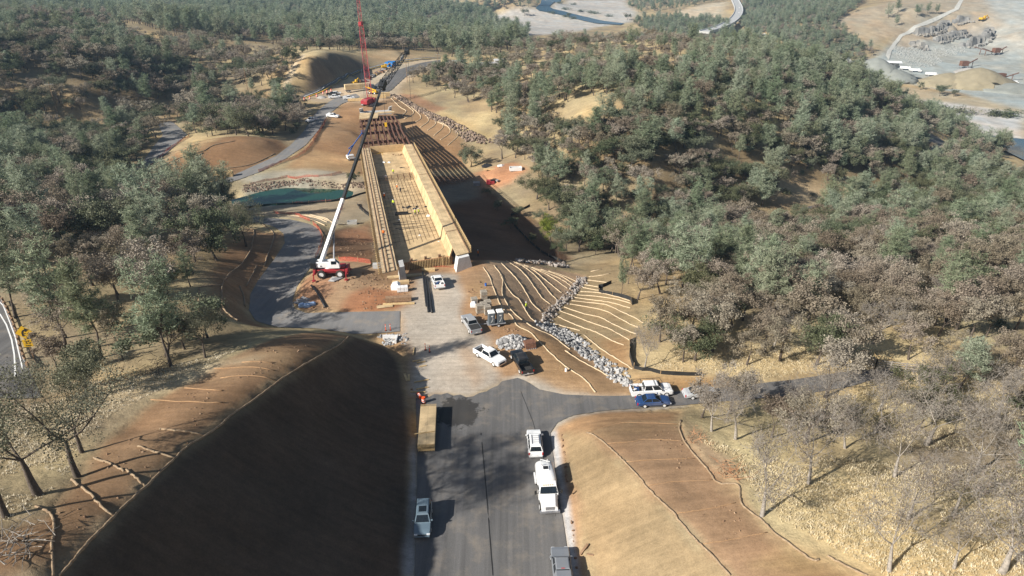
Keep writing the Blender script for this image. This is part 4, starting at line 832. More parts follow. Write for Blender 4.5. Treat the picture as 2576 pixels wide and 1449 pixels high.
# ------------------------------------------------------------------ open steel falsework beyond
fw = thing('steel_falsework', 'open rusty steel falsework beams between the plywood deck and the far abutment', 'falsework', br(BL_, 0, -2))
FWI = Vector(br(BL_, 0, -2))
FA, FB = Vector(P(908, 299, -9.2)), Vector(P(992, 291, -9.2)); C2 = br(BL_, .6, -1.6); D2 = br(BL_, 17.8, -1.6)
def fr(s, t, w=0): 
    p = C2.lerp(FA, s).lerp(D2.lerp(FB, s), t); return Vector((p.x, p.y, p.z + w)) - FWI
def ibeam(a, b_, h=.62, w=.34):
    mb = MB(); d = Vector((0, 0, h / 2)); mb.beam(a + d, b_ + d, w, .06); mb.beam(a - d, b_ - d, w, .06); mb.beam(a, b_, .08, h); return mb
for k in range(10):
    t = k / 9.0; cuts = [0.0, .28 + .03 * (k % 2), .55 + .03 * (k % 2), .8, 1.0]
    for q in range(4):
        j = .012 * (-1) ** q; s0 = cuts[q] - (.02 if q else 0); s1 = cuts[q+1] + .02
        ibeam(fr(s0, t + j, .0), fr(s1, t + j, .0)).build('steel_beam', M['rust'], fw)
for s in (.02, .29, .56, .80, .98):
    mb = MB()
    for ds in (-.008, .008): mb.beam(fr(s + ds, -.05, -.85), fr(s + ds, 1.05, -.85), .4, .7)
    mb.build('cap_beam', M['rust'], fw); mb = MB()
    for t in (.03, .22, .41, .6, .79, .97):
        a = fr(s, t, -1.2); p = a + FWI; z = Gz(p.x, p.y)
        if z < p.z: mb.beam(a, a + Vector((0, 0, z - p.z - .3)), .4)
    if mb.v: mb.build('pipe_post', M['rust'], fw)
mb = MB()
for k in range(26):
    s = .03 + k * .036
    for t in (-.03, 1.03): mb.beam(fr(s, t, -.6), fr(s, t - (.05 if t < 0 else -.05), -.6), .1)
mb.build('outrigger_timber', M['timber_dark'], fw)
def slab(name, q, m, th=.25, par=fw, o0=FWI):
    top = [Vector(P(*p)) - o0 for p in q]; mb = MB(); n_ = len(top)
    mb.v = [tuple(p) for p in top] + [tuple(p - Vector((0, 0, th))) for p in top]; mb.f = [tuple(range(n_)), tuple(range(2*n_-1, n_-1, -1))] + [(i, (i+1) % n_, n_ + (i+1) % n_, n_ + i) for i in range(n_)]
    return mb.build(name, m, par)
slab('timber_platform', [(903, 298, -8.5), (950, 296, -8.5), (953, 283, -8.5), (905, 284, -8.5)], M['ply_walk'])
slab('timber_platform', [(950, 285, -8.4), (992, 282, -8.4), (992, 279, -8.4), (950, 281, -8.4)], M['ply_walk'])
# far abutment
fa = thing('far_abutment', 'pale concrete abutment wings at the far end of the steel beams', 'abutment', P(945, 284, -11))
F0 = Vector(fa.location)
for q in ([(903, 275), (912, 272), (916, 283), (905, 285)], [(978, 270), (986, 267), (985, 280), (976, 281)]):
    a = [Vector(P(x, y, z)) - F0 for (x, y), z in zip(q, (-7.6, -7.4, -10.8, -10.8))]; mb = MB(); d = Vector((-.2, .9, 0))
    mb.loft([a, [p + d for p in a]]); mb.build('wing_wall', M['concrete_white'], fa)
slab('bearing_seat', [(905, 285, -9.6), (985, 280, -9.6), (985, 276, -9.6), (905, 280, -9.6)], M['concrete'], 1.2, fa, F0)

# ------------------------------------------------------------------ cranes
M['red'] = mat('red_paint', (.33, .026, .034), .45, var=.12, scale=2, dirt=(.30, .16, .12, .3)); M['crane_white'] = mat('crane_white', (.78, .78, .77), .4, var=.05, scale=1)
M['boom_black'] = mat('boom_black', (.018, .020, .022), .45, var=.15, scale=1); M['tyre'] = mat('tyre_rubber', (.03, .028, .026), .9, var=.25, scale=5, dirt=(.15, .11, .08, .5)); M['rim'] = mat('rim_metal', (.62, .62, .62), .4, var=.1, scale=5)
M['glass'] = mat('dark_glass', (.012, .017, .022), .06, var=.1, scale=1, spec=.6); M['steel_grey'] = mat('steel_grey', (.25, .25, .26), .6, var=.2, scale=3); M['yellow'] = mat('yellow_paint', (.62, .36, .02), .5, var=.12, scale=2); M['cable'] = mat('wire_rope', (.05, .05, .05), .6)
def lattice(a, b_, w0, w1, bays, rc, rd):
    """four-chord lattice between two points"""
    a = Vector(a); b_ = Vector(b_); d = (b_ - a).normalized(); s = d.cross(Vector((0, 0, 1)))
    s = s.normalized() if s.length > .05 else Vector((1, 0, 0)); t = d.cross(s).normalized(); mb = MB(); rings = []
    for i in range(bays + 1):
        f = i / bays; c = a.lerp(b_, f); w = w0 + (w1 - w0) * f
        e = min(1.0, min(f, 1 - f) * bays * .5 + .35); h = w * .5 * e
        rings.append([c + s*h + t*h, c - s*h + t*h, c - s*h - t*h, c + s*h - t*h])
    for i in range(bays):
        for j in range(4):
            mb.tube([rings[i][j], rings[i+1][j]], rc, 5, cap=False); k = (j + 1) % 4
            mb.tube([rings[i][j], rings[i+1][k]] if i % 2 else [rings[i][k], rings[i+1][j]], rd, 4, cap=False); mb.tube([rings[i+1][j], rings[i+1][k]], rd, 4, cap=False)
    return mb
def text_part(s, size, m, parent, mw, name='lettering'):
    cu = bpy.data.curves.new('lettering', 'FONT'); cu.body = s; cu.size = size; cu.align_x = 'CENTER'; cu.align_y = 'CENTER'; cu.extrude = .01
    t = bpy.data.objects.new('tmp', cu); COL.objects.link(t); dg = bpy.context.evaluated_depsgraph_get(); me = bpy.data.meshes.new_from_object(t.evaluated_get(dg)); bpy.data.objects.remove(t)
    o = bpy.data.objects.new(name, me); COL.objects.link(o); me.materials.clear(); me.materials.append(m); o.parent = parent; o.matrix_local = mw; return o
p = G(836, 692); rtz = R(4)
rt = thing('mobile_crane', 'red rough-terrain crane with long white and black telescopic boom', 'crane', (p.x, p.y, p.z), rtz)
RINV = (Matrix.Translation(rt.location) @ Matrix.Rotation(rtz, 4, 'Z')).inverted()
mb = MB(); mb.box(-3.0, 3.0, -1.0, 1.0, .9, 1.6); mb.box(-3.3, -2.8, -1.3, 1.3, .7, 1.75); mb.box(2.8, 3.3, -1.3, 1.3, .7, 1.75); mb.box(-1.2, 2.7, -1.25, 1.25, 1.3, 1.7); mb.build('carrier', M['red'], rt, bevel=.06)
MB().box(.9, 2.75, -.9, .9, 1.72, 2.1).build('engine_hood', M['red'], rt, bevel=.08)
def wheel(x, y, r, w, par, inner=1):
    t = MB().cyl((x, y - w/2, r), (x, y + w/2, r), r, 20).build('wheel', M['tyre'], par, smooth=False, bevel=.04)
    s = -1 if y < 0 else 1
    MB().cyl((x, y + s*(w/2 - .06), r), (x, y + s*(w/2 + .02), r), r * .55, 14).build('rim', M['rim'], t); return t
for x in (-1.75, 1.75):
    for y in (-1.2, 1.2): wheel(x, y, .80, .58, rt)
for x in (-3.05, 3.05):
    for s in (-1, 1):
        mb = MB(); mb.beam((x, s*1.2, 1.2), (x, s*2.4, 1.2), .25); mb.beam((x, s*2.4, 1.3), (x, s*2.4, .15), .17); mb.cyl((x, s*2.4, 0), (x, s*2.4, .12), .38, 12); mb.build('outrigger', M['red'], rt)
mb = MB(); mb.cyl((-.4, 0, 1.76), (-.4, 0, 2.1), 1.0, 20); mb.box(-2.7, 1.2, -.95, -.45, 2.05, 3.1); mb.box(-2.7, .9, .35, .85, 2.05, 3.1); mb.build('turntable', M['crane_white'], rt, bevel=.05)
MB().box(-3.7, -2.65, -1.2, 1.2, 1.95, 3.2).build('counterweight', M['boom_black'], rt, bevel=.08)
cb = MB().loft([[(.1, -1.5, 2.1), (1.9, -1.5, 2.1), (1.9, -.6, 2.1), (.1, -.6, 2.1)], [(.1, -1.5, 3.0), (1.8, -1.5, 3.0), (1.8, -.6, 3.0), (.1, -.6, 3.0)], [(.2, -1.42, 3.8), (1.1, -1.42, 3.8), (1.1, -.66, 3.8), (.2, -.66, 3.8)]]).build('cab', M['crane_white'], rt, bevel=.04)
mb = MB(); mb.add([(1.83, -1.42, 3.05), (1.83, -.68, 3.05), (1.17, -.74, 3.72), (1.17, -1.34, 3.72), (1.81, -1.42, 3.05), (1.81, -.68, 3.05), (1.15, -.74, 3.72), (1.15, -1.34, 3.72)], [(0,1,2,3), (7,6,5,4), (0,4,5,1), (1,5,6,2), (2,6,7,3), (3,7,4,0)]); mb.box(.35, 1.3, -1.53, -1.47, 2.95, 3.6); mb.build('window', M['glass'], cb)
def rl(v): return RINV @ Vector(v)
BP = rl(rt.matrix_basis @ Vector((-1.7, 0, 3.0))); BH = rl(PD(962, 214, 145.0)); BJ = rl(PD(1022, 131, 158.5)); bd = (BH - BP)
q = bd.to_track_quat('X', 'Z').to_matrix().to_4x4()
def section(name, f0, f1, w, h, m):
    mb = MB(); a = BP + bd*f0; c = BP + bd*f1; mb.beam(a, c, w, h); return mb.build(name, m, rt, bevel=.05)
s1 = section('boom_section', -.03, .33, .62, .78, M['crane_white']); section('boom_section', .33, .62, .52, .64, M['boom_black']); section('boom_section', .62, .86, .45, .55, M['boom_black']); section('boom_section', .86, 1.0, .38, .46, M['boom_black'])
mb = MB(); mb.beam(BH - bd.normalized()*.8, BH + bd.normalized()*1.0, 1.2, 1.3); mb.beam(BH + Vector((0,0,.9)), BH + Vector((.2,.2,-1.2)), .6); mb.build('boom_head', M['boom_black'], rt)
lattice(BH, BJ, 1.25, .9, 16, .055, .035).build('lattice_jib', M['boom_black'], rt)
jd = (BJ - BH); mb = MB(); mb.beam(BH + jd*.74, BH + jd*.86, .06, .8); 
M['sign_white'] = mat('sign_white', (.8, .8, .8), .5)
mb.build('jib_banner', M['sign_white'], rt); mb = MB(); mb.beam(BJ, BJ + jd.normalized()*1.0 + Vector((0,0,-.3)), 1.0, 1.2); mb.build('jib_head', M['boom_black'], rt)
mb = MB(); mb.tube([BJ + Vector((.3, .2, -.4)), BJ + Vector((.3, .2, -24))], .035, 4); mb.tube([BH + Vector((0, .2, -.6)), BH + Vector((0, .2, -8))], .035, 4); mb.tube([BH + Vector((0,0,1.2)), BP + bd*.4 + Vector((0,0,.8))], .03, 4); mb.build('hoist_rope', M['cable'], rt)
mb = MB(); mb.box(-.25, .25, -.15, .15, -.9, 0); o = mb.build('hook_block', M['yellow'], rt); o.location = BH + Vector((0, .2, -8))
mb = MB(); mb.tube([rl(rt.matrix_basis @ Vector((.6, .0, 2.1))), BP + bd*.18 + Vector((0,0,-.5))], .18, 8); mb.build('lift_cylinder', M['steel_grey'], rt)
xax = bd.normalized(); view = (RINV.to_3x3() @ (Vector((0, 0, CAM_H)) - (BP + Vector(rt.location))))
zax = (view - xax * view.dot(xax)).normalized(); zax = q.to_3x3() @ Vector((0, -1, 0)) if False else (q.to_3x3() @ Vector((0, -1, 0)))
yax = zax.cross(xax)
def onboom(f, off, zs): m4 = Matrix((xax, yax, zs)).transposed().to_4x4(); m4.translation = BP + bd*f + zs*off; return m4
text_part('Link-Belt', 1.0, M['red'], s1, onboom(.265, .325, zax)); text_part('LINK-BELT CRANES', .62, M['boom_black'], s1, onboom(.12, .325, zax))
text_part('Link-Belt', .6, M['sign_white'], rt, onboom(.955, .245, zax))
# red crawler crane
p = G(931, 264); cz = R(70); cc = thing('crawler_crane', 'tall red lattice-boom crawler crane beyond the far abutment', 'crane', (p.x, p.y, p.z), cz); CINV = (Matrix.Translation(cc.location) @ Matrix.Rotation(cz, 4, 'Z')).inverted()
for s in (-1, 1):
    mb = MB(); pr = [(-3.4, .5), (-3.0, .05), (3.0, .05), (3.4, .5), (3.0, 1.05), (-3.0, 1.05)]; mb.loft([[(x, s*2.2 + dy, z) for x, z in pr] for dy in (-.45, .45)]); mb.build('crawler_track', M['steel_grey'], cc)
mb = MB(); mb.box(-1.5, 1.5, -2, 2, .5, 1.1); mb.box(-4.2, 1.6, -1.6, 1.6, 1.25, 3.3); mb.build('house', M['red'], cc, bevel=.08); MB().box(-5.2, -4.15, -1.7, 1.7, 1.3, 3.0).build('counterweight', M['red'], cc, bevel=.08)
mb = MB(); mb.box(.2, 1.9, -2.4, -1.45, 1.3, 3.2); mb.build('cab', M['red'], cc, bevel=.06); MB().box(1.905, 1.93, -2.3, -1.5, 2.0, 3.0).build('window', M['glass'], cc)
dcc = Vector((p.x, p.y, p.z)); dep = dcc.y * CP + (CAM_H - dcc.z) * SP
B0 = Vector(CINV @ (dcc + Vector((0, 1.0, 2.0)))); B1 = Vector(CINV @ PD(907.5, 60, dep + 3)); B2 = Vector(CINV @ PD(901, 0, dep + 6)); B2 = B1 + (B2 - B1) * 2.2
lattice(B0, B1, 2.3, 2.0, 22, .095, .05).build('main_boom', M['red'], cc); lattice(B1, B2, 1.6, 1.0, 16, .08, .045).build('luffing_jib', M['red'], cc)
mb = MB(); mb.box(-1, 1, -.8, .8, -.9, .9); o = mb.build('boom_head', M['red'], cc); o.location = B1
mb = MB(); mb.tube([Vector((-3.6, 0, 3.3)), B1], .07, 4); mb.tube([B1 + Vector((-3.2, 0, -2)), B2], .05, 4); mb.tube([B1 + Vector((-3.2, 0, -2)), Vector((-3.6, 0.6, 3.3))], .05, 4); mb.tube([B1 + Vector((1.5, .5, .2)), B1 * .55 + Vector((3.0, .5, 8))], .05, 4); mb.tube([B1 + Vector((-3.2, 0, -2)), B1], .12, 4); mb.build('pendant_rope', M['cable'], cc)
# ------------------------------------------------------------------ vehicles
def paint(name, c, rough=.28, dirt=.25): return mat(name, c, rough, var=.04, scale=.8, spec=.5, dirt=(.42, .36, .28, dirt), coat=.5)
PT = {'white': paint('vehicle_white', (.82, .82, .81), dirt=.12), 'blue': paint('vehicle_blue', (.018, .055, .16)), 'slate': paint('vehicle_slate', (.12, .17, .21)), 'grey': paint('vehicle_grey', (.20, .215, .235)), 'black': paint('vehicle_black', (.012, .013, .015)), 'silver': paint('vehicle_silver', (.42, .43, .44)), 'red': paint('vehicle_red', (.40, .03, .03)), 'champ': paint('vehicle_pale_grey', (.34, .35, .36))}
M['trim'] = mat('black_trim', (.02, .02, .02), .6); M['lamp_red'] = mat('red_lens', (.45, .015, .015), .25); M['lamp_clear'] = mat('clear_lens', (.75, .77, .8), .15, spec=.7); M['chrome'] = mat('chrome', (.6, .6, .62), .25, metal=.8); M['liner'] = mat('bed_liner', (.035, .034, .033), .8, var=.3)
def quadpanel(mb, q, t):
    """thin solid panel from 4 points, thickened along its normal"""
    q = [Vector(p) for p in q]; nrm = (q[1]-q[0]).cross(q[3]-q[0]).normalized() * t; b = [p + nrm for p in q]
    mb.add([*q, *b], [(3,2,1,0), (4,5,6,7), (0,1,5,4), (1,2,6,5), (2,3,7,6), (3,0,4,7)])
KINDS_V = {  # L, W, H, hood x, windscreen base/top, cab rear top/base, belt, hood z, bed
 'pickup':  dict(L=5.6, W=1.95, H=1.86, cowl=1.25, wtop=.55, rtop=-.75, rbase=-.95, belt=1.18, hood=1.12, bed=1),
 'crew':    dict(L=5.9, W=2.00, H=1.90, cowl=1.55, wtop=.85, rtop=-1.05, rbase=-1.2, belt=1.2, hood=1.15, bed=1),
 'topper':  dict(L=5.6, W=1.95, H=1.86, cowl=1.35, wtop=.65, rtop=-.85, rbase=-1.0, belt=1.18, hood=1.12, bed=2),
 'suv':     dict(L=4.8, W=1.88, H=1.80, cowl=1.10, wtop=.45, rtop=-2.0, rbase=-2.25, belt=1.10, hood=1.02, bed=0),
 'sedan':   dict(L=4.7, W=1.80, H=1.45, cowl=1.05, wtop=.25, rtop=-.95, rbase=-1.6, belt=.95, hood=.86, bed=0),
}
def vehicle(kind, color, name, label, cat, pos, hd, group=None, rack=None, load=None, cover=None, utility=False):
    k = KINDS_V[kind]; L2 = k['L'] / 2; w = k['W'] / 2; m = PT[color]
    p = pos if isinstance(pos, Vector) else G(*pos)
    c, s = math.cos(R(hd)), math.sin(R(hd))
    zf = Gz(p.x + c*1.6, p.y + s*1.6); zr = Gz(p.x - c*1.6, p.y - s*1.6); pitch = -math.atan2(zf - zr, 3.2)
    on = .05 if any(inside(np.array([p.x]), np.array([p.y]), w_[1])[0] > 0 for w_ in WAYS) else .0
    e = thing(name, label, cat, (p.x, p.y, (zf + zr) / 2 + on), R(hd), group); e.rotation_euler = (0, pitch, R(hd))
    hd_, bt, cw, H_ = k['hood'], k['belt'], k['cowl'], k['H']
    def sec(x, zt, wi, zb=.34, ch=.10):
        return [(x, -wi + .06, zb), (x, -wi, zb + .14), (x, -wi, zt - ch), (x, -wi + ch * .9, zt), (x, wi - ch * .9, zt), (x, wi, zt - ch), (x, wi, zb + .14), (x, wi - .06, zb)]
    rear = bt if k['bed'] or kind == 'suv' else bt - .02
    fr = -L2 + .02
    secs = [sec(L2, hd_ - .28, w * .86, .42), sec(L2 - .12, hd_ - .12, w * .95), sec(L2 - .5, hd_ - .03, w), sec(cw, hd_ + .02, w), sec(cw - .1, bt, w)]
    if k['bed'] == 1:
        secs += [sec(k['rbase'] - .05, bt, w)]; MB().loft(secs).build('body', m, e)
        mb = MB(); x0, x1 = k['rbase'] - .06, -L2
        mb.box(x1, x0, -w, w, .4, .66); mb.box(x1, x0, w - .14, w, .66, bt); mb.box(x1, x0, -w, -w + .14, .66, bt); mb.box(x1, x1 + .1, -w + .14, w - .14, .66, bt); mb.box(x0 - .1, x0, -w + .14, w - .14, .66, bt)
        mb.build('cargo_bed', m, e, bevel=.015)
        if cover: MB().box(x1 + .08, x0 - .08, -w + .1, w - .1, bt - .06, bt + .03).build('bed_cover', M['liner'], e)
        else: MB().box(x1 + .12, x0 - .12, -w + .15, w - .15, .665, .70).build('bed_liner', M['liner'], e)
        if load:
            rg = random.Random(hash(label) % 999 if False else len(label)); mats = [M['orange_mesh'], PT['white'], M['black'], M['timber'], PT['blue']]
            for i in range(load):
                bx = MB(); a = rg.uniform(x1 + .35, x0 - .35); b_ = rg.uniform(-.55, .55); h = rg.uniform(.2, .62)
                if i % 2: bx.cyl((a, b_, .71), (a, b_, .71 + h), .17, 8)
                else: bx.cbox((a, b_, .71 + h/2), (rg.uniform(.4, .8), rg.uniform(.25, .5), h), rg.uniform(0, 3))
                bx.build('cargo', mats[i % 5], e)
    else:
        secs += [sec(k['rbase'], bt, w), sec(-L2 + .35, rear, w), sec(-L2 + .08, rear - .08, w * .96), sec(-L2, rear - .3, w * .9, .42)]
        MB().loft(secs).build('body', m, e)
    # cabin
    wb, wt = w - .06, w - .26; rt_, rb = k['rtop'], k['rbase']
    if k['bed'] == 2: pass
    cabn = [[(cw - .02, -wb, bt - .02), (cw - .02, wb, bt - .02), (rb, wb, bt - .02), (rb, -wb, bt - .02)], [(k['wtop'], -wt, H_ - .06), (k['wtop'], wt, H_ - .06), (rt_, wt, H_ - .06), (rt_, -wt, H_ - .06)], [(k['wtop'] - .12, -wt + .1, H_), (k['wtop'] - .12, wt - .1, H_), (rt_ + .1, wt - .1, H_), (rt_ + .1, -wt + .1, H_)]]
    cab = MB().loft(cabn).build('cabin', m, e)
    def lp(a, b_, t): return tuple(x + (y - x) * t for x, y in zip(a, b_))
    def pane(nm, b0, b1, t1, t0, f=.07):
        q = [lp(lp(b0, b1, f), lp(t0, t1, f), .10), lp(lp(b0, b1, 1-f), lp(t0, t1, 1-f), .10), lp(lp(b0, b1, 1-f), lp(t0, t1, 1-f), .93), lp(lp(b0, b1, f), lp(t0, t1, f), .93)]
        mb = MB(); quadpanel(mb, q, .015); mb.build(nm, M['glass'], e)
    B0, B1, B2, B3 = cabn[0]; T0, T1, T2, T3 = cabn[1]
    pane('windscreen', B0, B1, T1, T0); pane('rear_window', B2, B3, T3, T2)
    nw = {'pickup': 1, 'crew': 2, 'topper': 2, 'suv': 3, 'sedan': 2}[kind]
    for i in range(nw):
        f0, f1 = i / nw, (i + 1) / nw
        pane('side_window', lp(B1, B2, f0), lp(B1, B2, f1), lp(T1, T2, f1), lp(T1, T2, f0), .06); pane('side_window', lp(B3, B0, f0), lp(B3, B0, f1), lp(T3, T0, f1), lp(T3, T0, f0), .06)
    if k['bed'] == 2:
        x0, x1 = rb - .05, -L2 + .05
        MB().loft([[(x1, -w+.05, bt), (x0, -w+.05, bt), (x0, w-.05, bt), (x1, w-.05, bt)], [(x1+.1, -w+.22, H_ + .02), (x0, -w+.22, H_ + .02), (x0, w-.22, H_ + .02), (x1+.1, w-.22, H_ + .02)]]).build('bed_topper', m, e, bevel=.04)
        MB().box(rt_ + .02, rt_ + .08, -.18, .18, H_ - .02, H_ + .03).build('brake_light', M['lamp_red'], e)
    for x in (L2 - .95, -L2 + 1.05):
        for y in (-w + .11, w - .11):
            r = .40 if k['bed'] else (.37 if kind == 'suv' else .33)
            t = MB().cyl((x, y - .13, r), (x, y + .13, r), r, 18).build('wheel', M['tyre'], e); sg = -1 if y < 0 else 1
            MB().cyl((x, y + sg*.10, r), (x, y + sg*.145, r), r*.6, 12).build('rim', M['rim'], t)
    MB().box(L2 - .03, L2 + .09, -w*.86, w*.86, .36, .58).build('bumper', M['chrome'] if k['bed'] else m, e, bevel=.03); MB().box(-L2 - .10, -L2 + .02, -w*.88, w*.88, .40, .60).build('bumper', M['chrome'] if k['bed'] else m, e, bevel=.03)
    MB().box(L2 - .02, L2 + .03, -w*.5, w*.5, .6, hd_ - .30).build('grille', M['trim'], e)
    for sg in (-1, 1):
        MB().cbox((L2 - .07, sg*w*.72, hd_ - .30), (.16, .36, .18)).build('headlight', M['lamp_clear'], e, bevel=.02)
        MB().cbox((-L2 + .05, sg*(w*.9), bt - .26 if k['bed'] or kind == 'suv' else bt - .24), (.12, .16, .34)).build('tail_light', M['lamp_red'], e, bevel=.01)
        MB().cbox((cw - .25, sg*(w + .10), bt + .12), (.14, .22, .18)).build('mirror', m if kind != 'crew' else M['trim'], e, bevel=.03)
    MB().box(-L2 - .115, -L2 - .10, -.16, .16, .62, .72).build('number_plate', PT['white'], e)
    if rack == 'roof':
        mb = MB()
        for sg in (-.45, .45): mb.beam((.1, sg, H_ + .06), (-1.6, sg, H_ + .06), .05)
        for x in (-.1, -.5, -.9, -1.3): mb.beam((x, -.5, H_ + .07), (x, .5, H_ + .07), .04)
        mb.build('roof_rack', M['steel_grey'], e)
    if rack == 'ladder':
        mb = MB(); zt = H_ + .12; 
        for sg in (-w + .08, w - .08):
            mb.tube([(-L2 + .15, sg, zt), (cw - .2, sg, zt), (cw + .25, sg * .95, bt + .05)], .035, 6)
            for x in (-L2 + .2, rb - .2): mb.tube([(x, sg, bt - .1), (x, sg, zt)], .035, 6)
            mb.tube([(-L2 + .2, sg, bt + .1), (rb - .2, sg, zt)], .028, 6)
        for x in (-L2 + .15, rb - .2, .3): mb.tube([(x, -w + .08, zt), (x, w - .08, zt)], .03, 6)
        mb.build('ladder_rack', M['trim'], e)
    if kind == 'suv' and rack == 'sunroof': MB().box(-.75, .1, -.42, .42, H_ + .001, H_ + .02).build('sunroof', M['glass'], e)
    if utility:
        x0, x1 = k['rbase'] - .1, -L2
        for sg in (-1, 1): MB().box(x1, x0, sg*w - (.4 if sg > 0 else 0), sg*w + (.4 if sg < 0 else 0), bt, bt + .35).build('tool_box', m, e, bevel=.02)
        mb = MB(); mb.beam((x1 + .4, 0, 1.3), (x1 + 1.2, 0, 2.1), .14); mb.beam((x1 + 1.2, 0, 2.1), (x0, 0, 1.9), .12); mb.build('service_crane', m, e)
    return e
GV = 'vehicles parked about the site'
vehicle('suv', 'white', 'parked_suv', 'white four-wheel-drive wagon with roof rack parked ahead of the tank truck', 'car', (1345, 1124), 92, GV, rack='roof')
vehicle('suv', 'slate', 'parked_suv', 'blue-grey wagon with sunroof facing out beside the dark cut', 'car', (1065, 1316), -86, GV, rack='sunroof')
vehicle('topper', 'grey', 'pickup_truck', 'grey pickup with a matching bed topper, cut by the bottom frame edge', 'pickup', (1413, 1446), 92, GV)
vehicle('crew', 'white', 'pickup_truck', 'white crew-cab pickup with black ladder rack beside the blue sedan', 'pickup', (1637, 991), 3, GV, rack='ladder', load=7)
vehicle('sedan', 'blue', 'sedan_car', 'dark blue sedan parked alongside the white ladder-rack pickup', 'car', (1642, 1017), 2, GV)
vehicle('sedan', 'silver', 'sedan_car', 'silver sedan half hidden by leafless trees on the side road', 'car', (1760, 996), 4, GV)
vehicle('pickup', 'white', 'pickup_truck', 'white pickup with black bed facing the junction by the boulder heap', 'pickup', (1232, 904), -45, GV)
vehicle('crew', 'black', 'pickup_truck', 'black pickup standing on brown dirt below the boulder heap', 'pickup', (1312, 919), 108, GV)
vehicle('pickup', 'champ', 'pickup_truck', 'grey pickup with covered bed beside the portable toilets', 'pickup', (1185, 823), 112, GV, cover=True)
vehicle('pickup', 'white', 'pickup_truck', 'white pickup with loaded bed near the end bulkhead', 'pickup', (1102, 717), 104, GV, load=9)
GF = 'vehicles beyond the far abutment'
vehicle('crew', 'white', 'pickup_truck', 'white crew-cab pickup in front of a dark pickup on the far gravel', 'pickup', (842, 247), 15, GF)
vehicle('pickup', 'black', 'pickup_truck', 'dark pickup parked behind the far white pickup', 'pickup', (836, 240), 10, GF)
vehicle('suv', 'white', 'parked_suv', 'white wagon parked next to the dark far pickup', 'car', (847, 238), 15, GF)
vehicle('pickup', 'white', 'utility_truck', 'white service truck with tool boxes beside the stacked lumber', 'utility truck', (878, 250), 15, GF, utility=True)
vehicle('pickup', 'white', 'pickup_truck', 'white pickup driving up the second lane', 'pickup', (783, 306), -115, GF)
vehicle('pickup', 'white', 'utility_truck', 'white service truck with small crane at the edge of the second lane', 'utility truck', (838, 295), -12, GF, utility=True)
vehicle('sedan', 'red', 'sedan_car', 'small red car behind the lumber trailer', 'car', (880, 224), 5, GF)
# tank truck
p = G(1374, 1240); e = thing('tank_truck', 'white tank truck with open top hatch facing out along the road', 'truck', (p.x, p.y, p.z + .05), R(-86), GV)
MB().box(-2.6, 2.6, -.45, .45, .75, 1.05).build('chassis', M['trim'], e)
def ell(x, ry, rz_, zc, n_=20): return [(x, ry*math.copysign(abs(math.cos(a))**.75, math.cos(a)), zc + rz_*math.copysign(abs(math.sin(a))**.75, math.sin(a))) for a in [2*math.pi*i/n_ for i in range(n_)]]
tk = MB().loft([ell(-2.6, .9, .65, 1.95), ell(-2.45, 1.15, .85, 1.95), ell(.35, 1.15, .85, 1.95), ell(.5, .9, .65, 1.95)]).build('tank', PT['white'], e, smooth=True)
MB().box(-1.45, -.75, -.38, .38, 2.72, 2.86).build('hatch_rim', PT['white'], tk); MB().box(-1.37, -.83, -.3, .3, 2.861, 2.875).build('hatch_opening', M['black'], tk)
mb = MB(); mb.beam((-1.6, -.35, 2.76), (-1.35, -.6, 3.3), .08); mb.tube([(-2.3, -.5, 2.75), (-2.3, -.5, 3.1), (-2.0, .6, 2.95)], .04, 6); mb.beam((-2.2, .3, 2.75), (-2.2, .3, 3.15), .08); mb.build('top_pipe', PT['white'], tk)
MB().loft([[(.75, -1.12, .8), (.75, 1.12, .8), (.75, 1.12, 2.05), (.75, .95, 2.55), (.75, -.95, 2.55), (.75, -1.12, 2.05)], [(2.0, -1.12, .8), (2.0, 1.12, .8), (2.0, 1.12, 1.75), (1.55, .95, 2.5), (1.55, -.95, 2.5), (2.0, -1.12, 1.75)]]).build('cab', PT['white'], e, bevel=.04)
MB().loft([[(1.95, -1.0, .7), (1.95, 1.0, .7), (1.95, 1.0, 1.5), (1.95, .75, 1.72), (1.95, -.75, 1.72), (1.95, -1.0, 1.5)], [(3.6, -.95, .7), (3.6, .95, .7), (3.6, .9, 1.15), (3.6, .62, 1.38), (3.6, -.62, 1.38), (3.6, -.9, 1.15)]]).build('hood', PT['white'], e, bevel=.05)
mb = MB(); quadpanel(mb, [(2.01, -.98, 1.80), (2.01, .98, 1.80), (1.60, .86, 2.44), (1.60, -.86, 2.44)], .02); mb.build('windscreen', M['glass'], e)
for sg in (-1, 1):
    mb = MB(); mb.box(.95, 1.6, sg*1.125 - .01, sg*1.125 + .01, 1.6, 2.2); mb.build('side_window', M['glass'], e); MB().cbox((3.45, sg*.72, 1.05), (.25, .3, .25)).build('headlight', M['lamp_clear'], e, bevel=.03)
    mb = MB(); mb.beam((1.9, sg*1.1, 1.8), (2.0, sg*1.5, 1.9), .05); mb.cbox((2.0, sg*1.5, 2.0), (.1, .22, .5)); mb.build('mirror', M['trim'], e)
    wheel(2.75, sg*.95, .5, .3, e); wheel(-1.5, sg*.85, .5, .55, e)
    MB().box(-2.3, -.6, sg*1.2 - .1, sg*1.2 + .1, .9, 1.15).build('side_box', PT['white'], e)
MB().box(3.56, 3.64, -.5, .5, .85, 1.3).build('grille', M['chrome'], e); MB().box(3.5, 3.8, -1.15, 1.15, .45, .75).build('bumper', M['chrome'], e, bevel=.04)
mb = MB()
for y in (-.5, -.25, 0, .25, .5): mb.cbox((1.45, y, 2.53), (.12, .08, .06))
mb.build('marker_lights', M['yellow'], e)
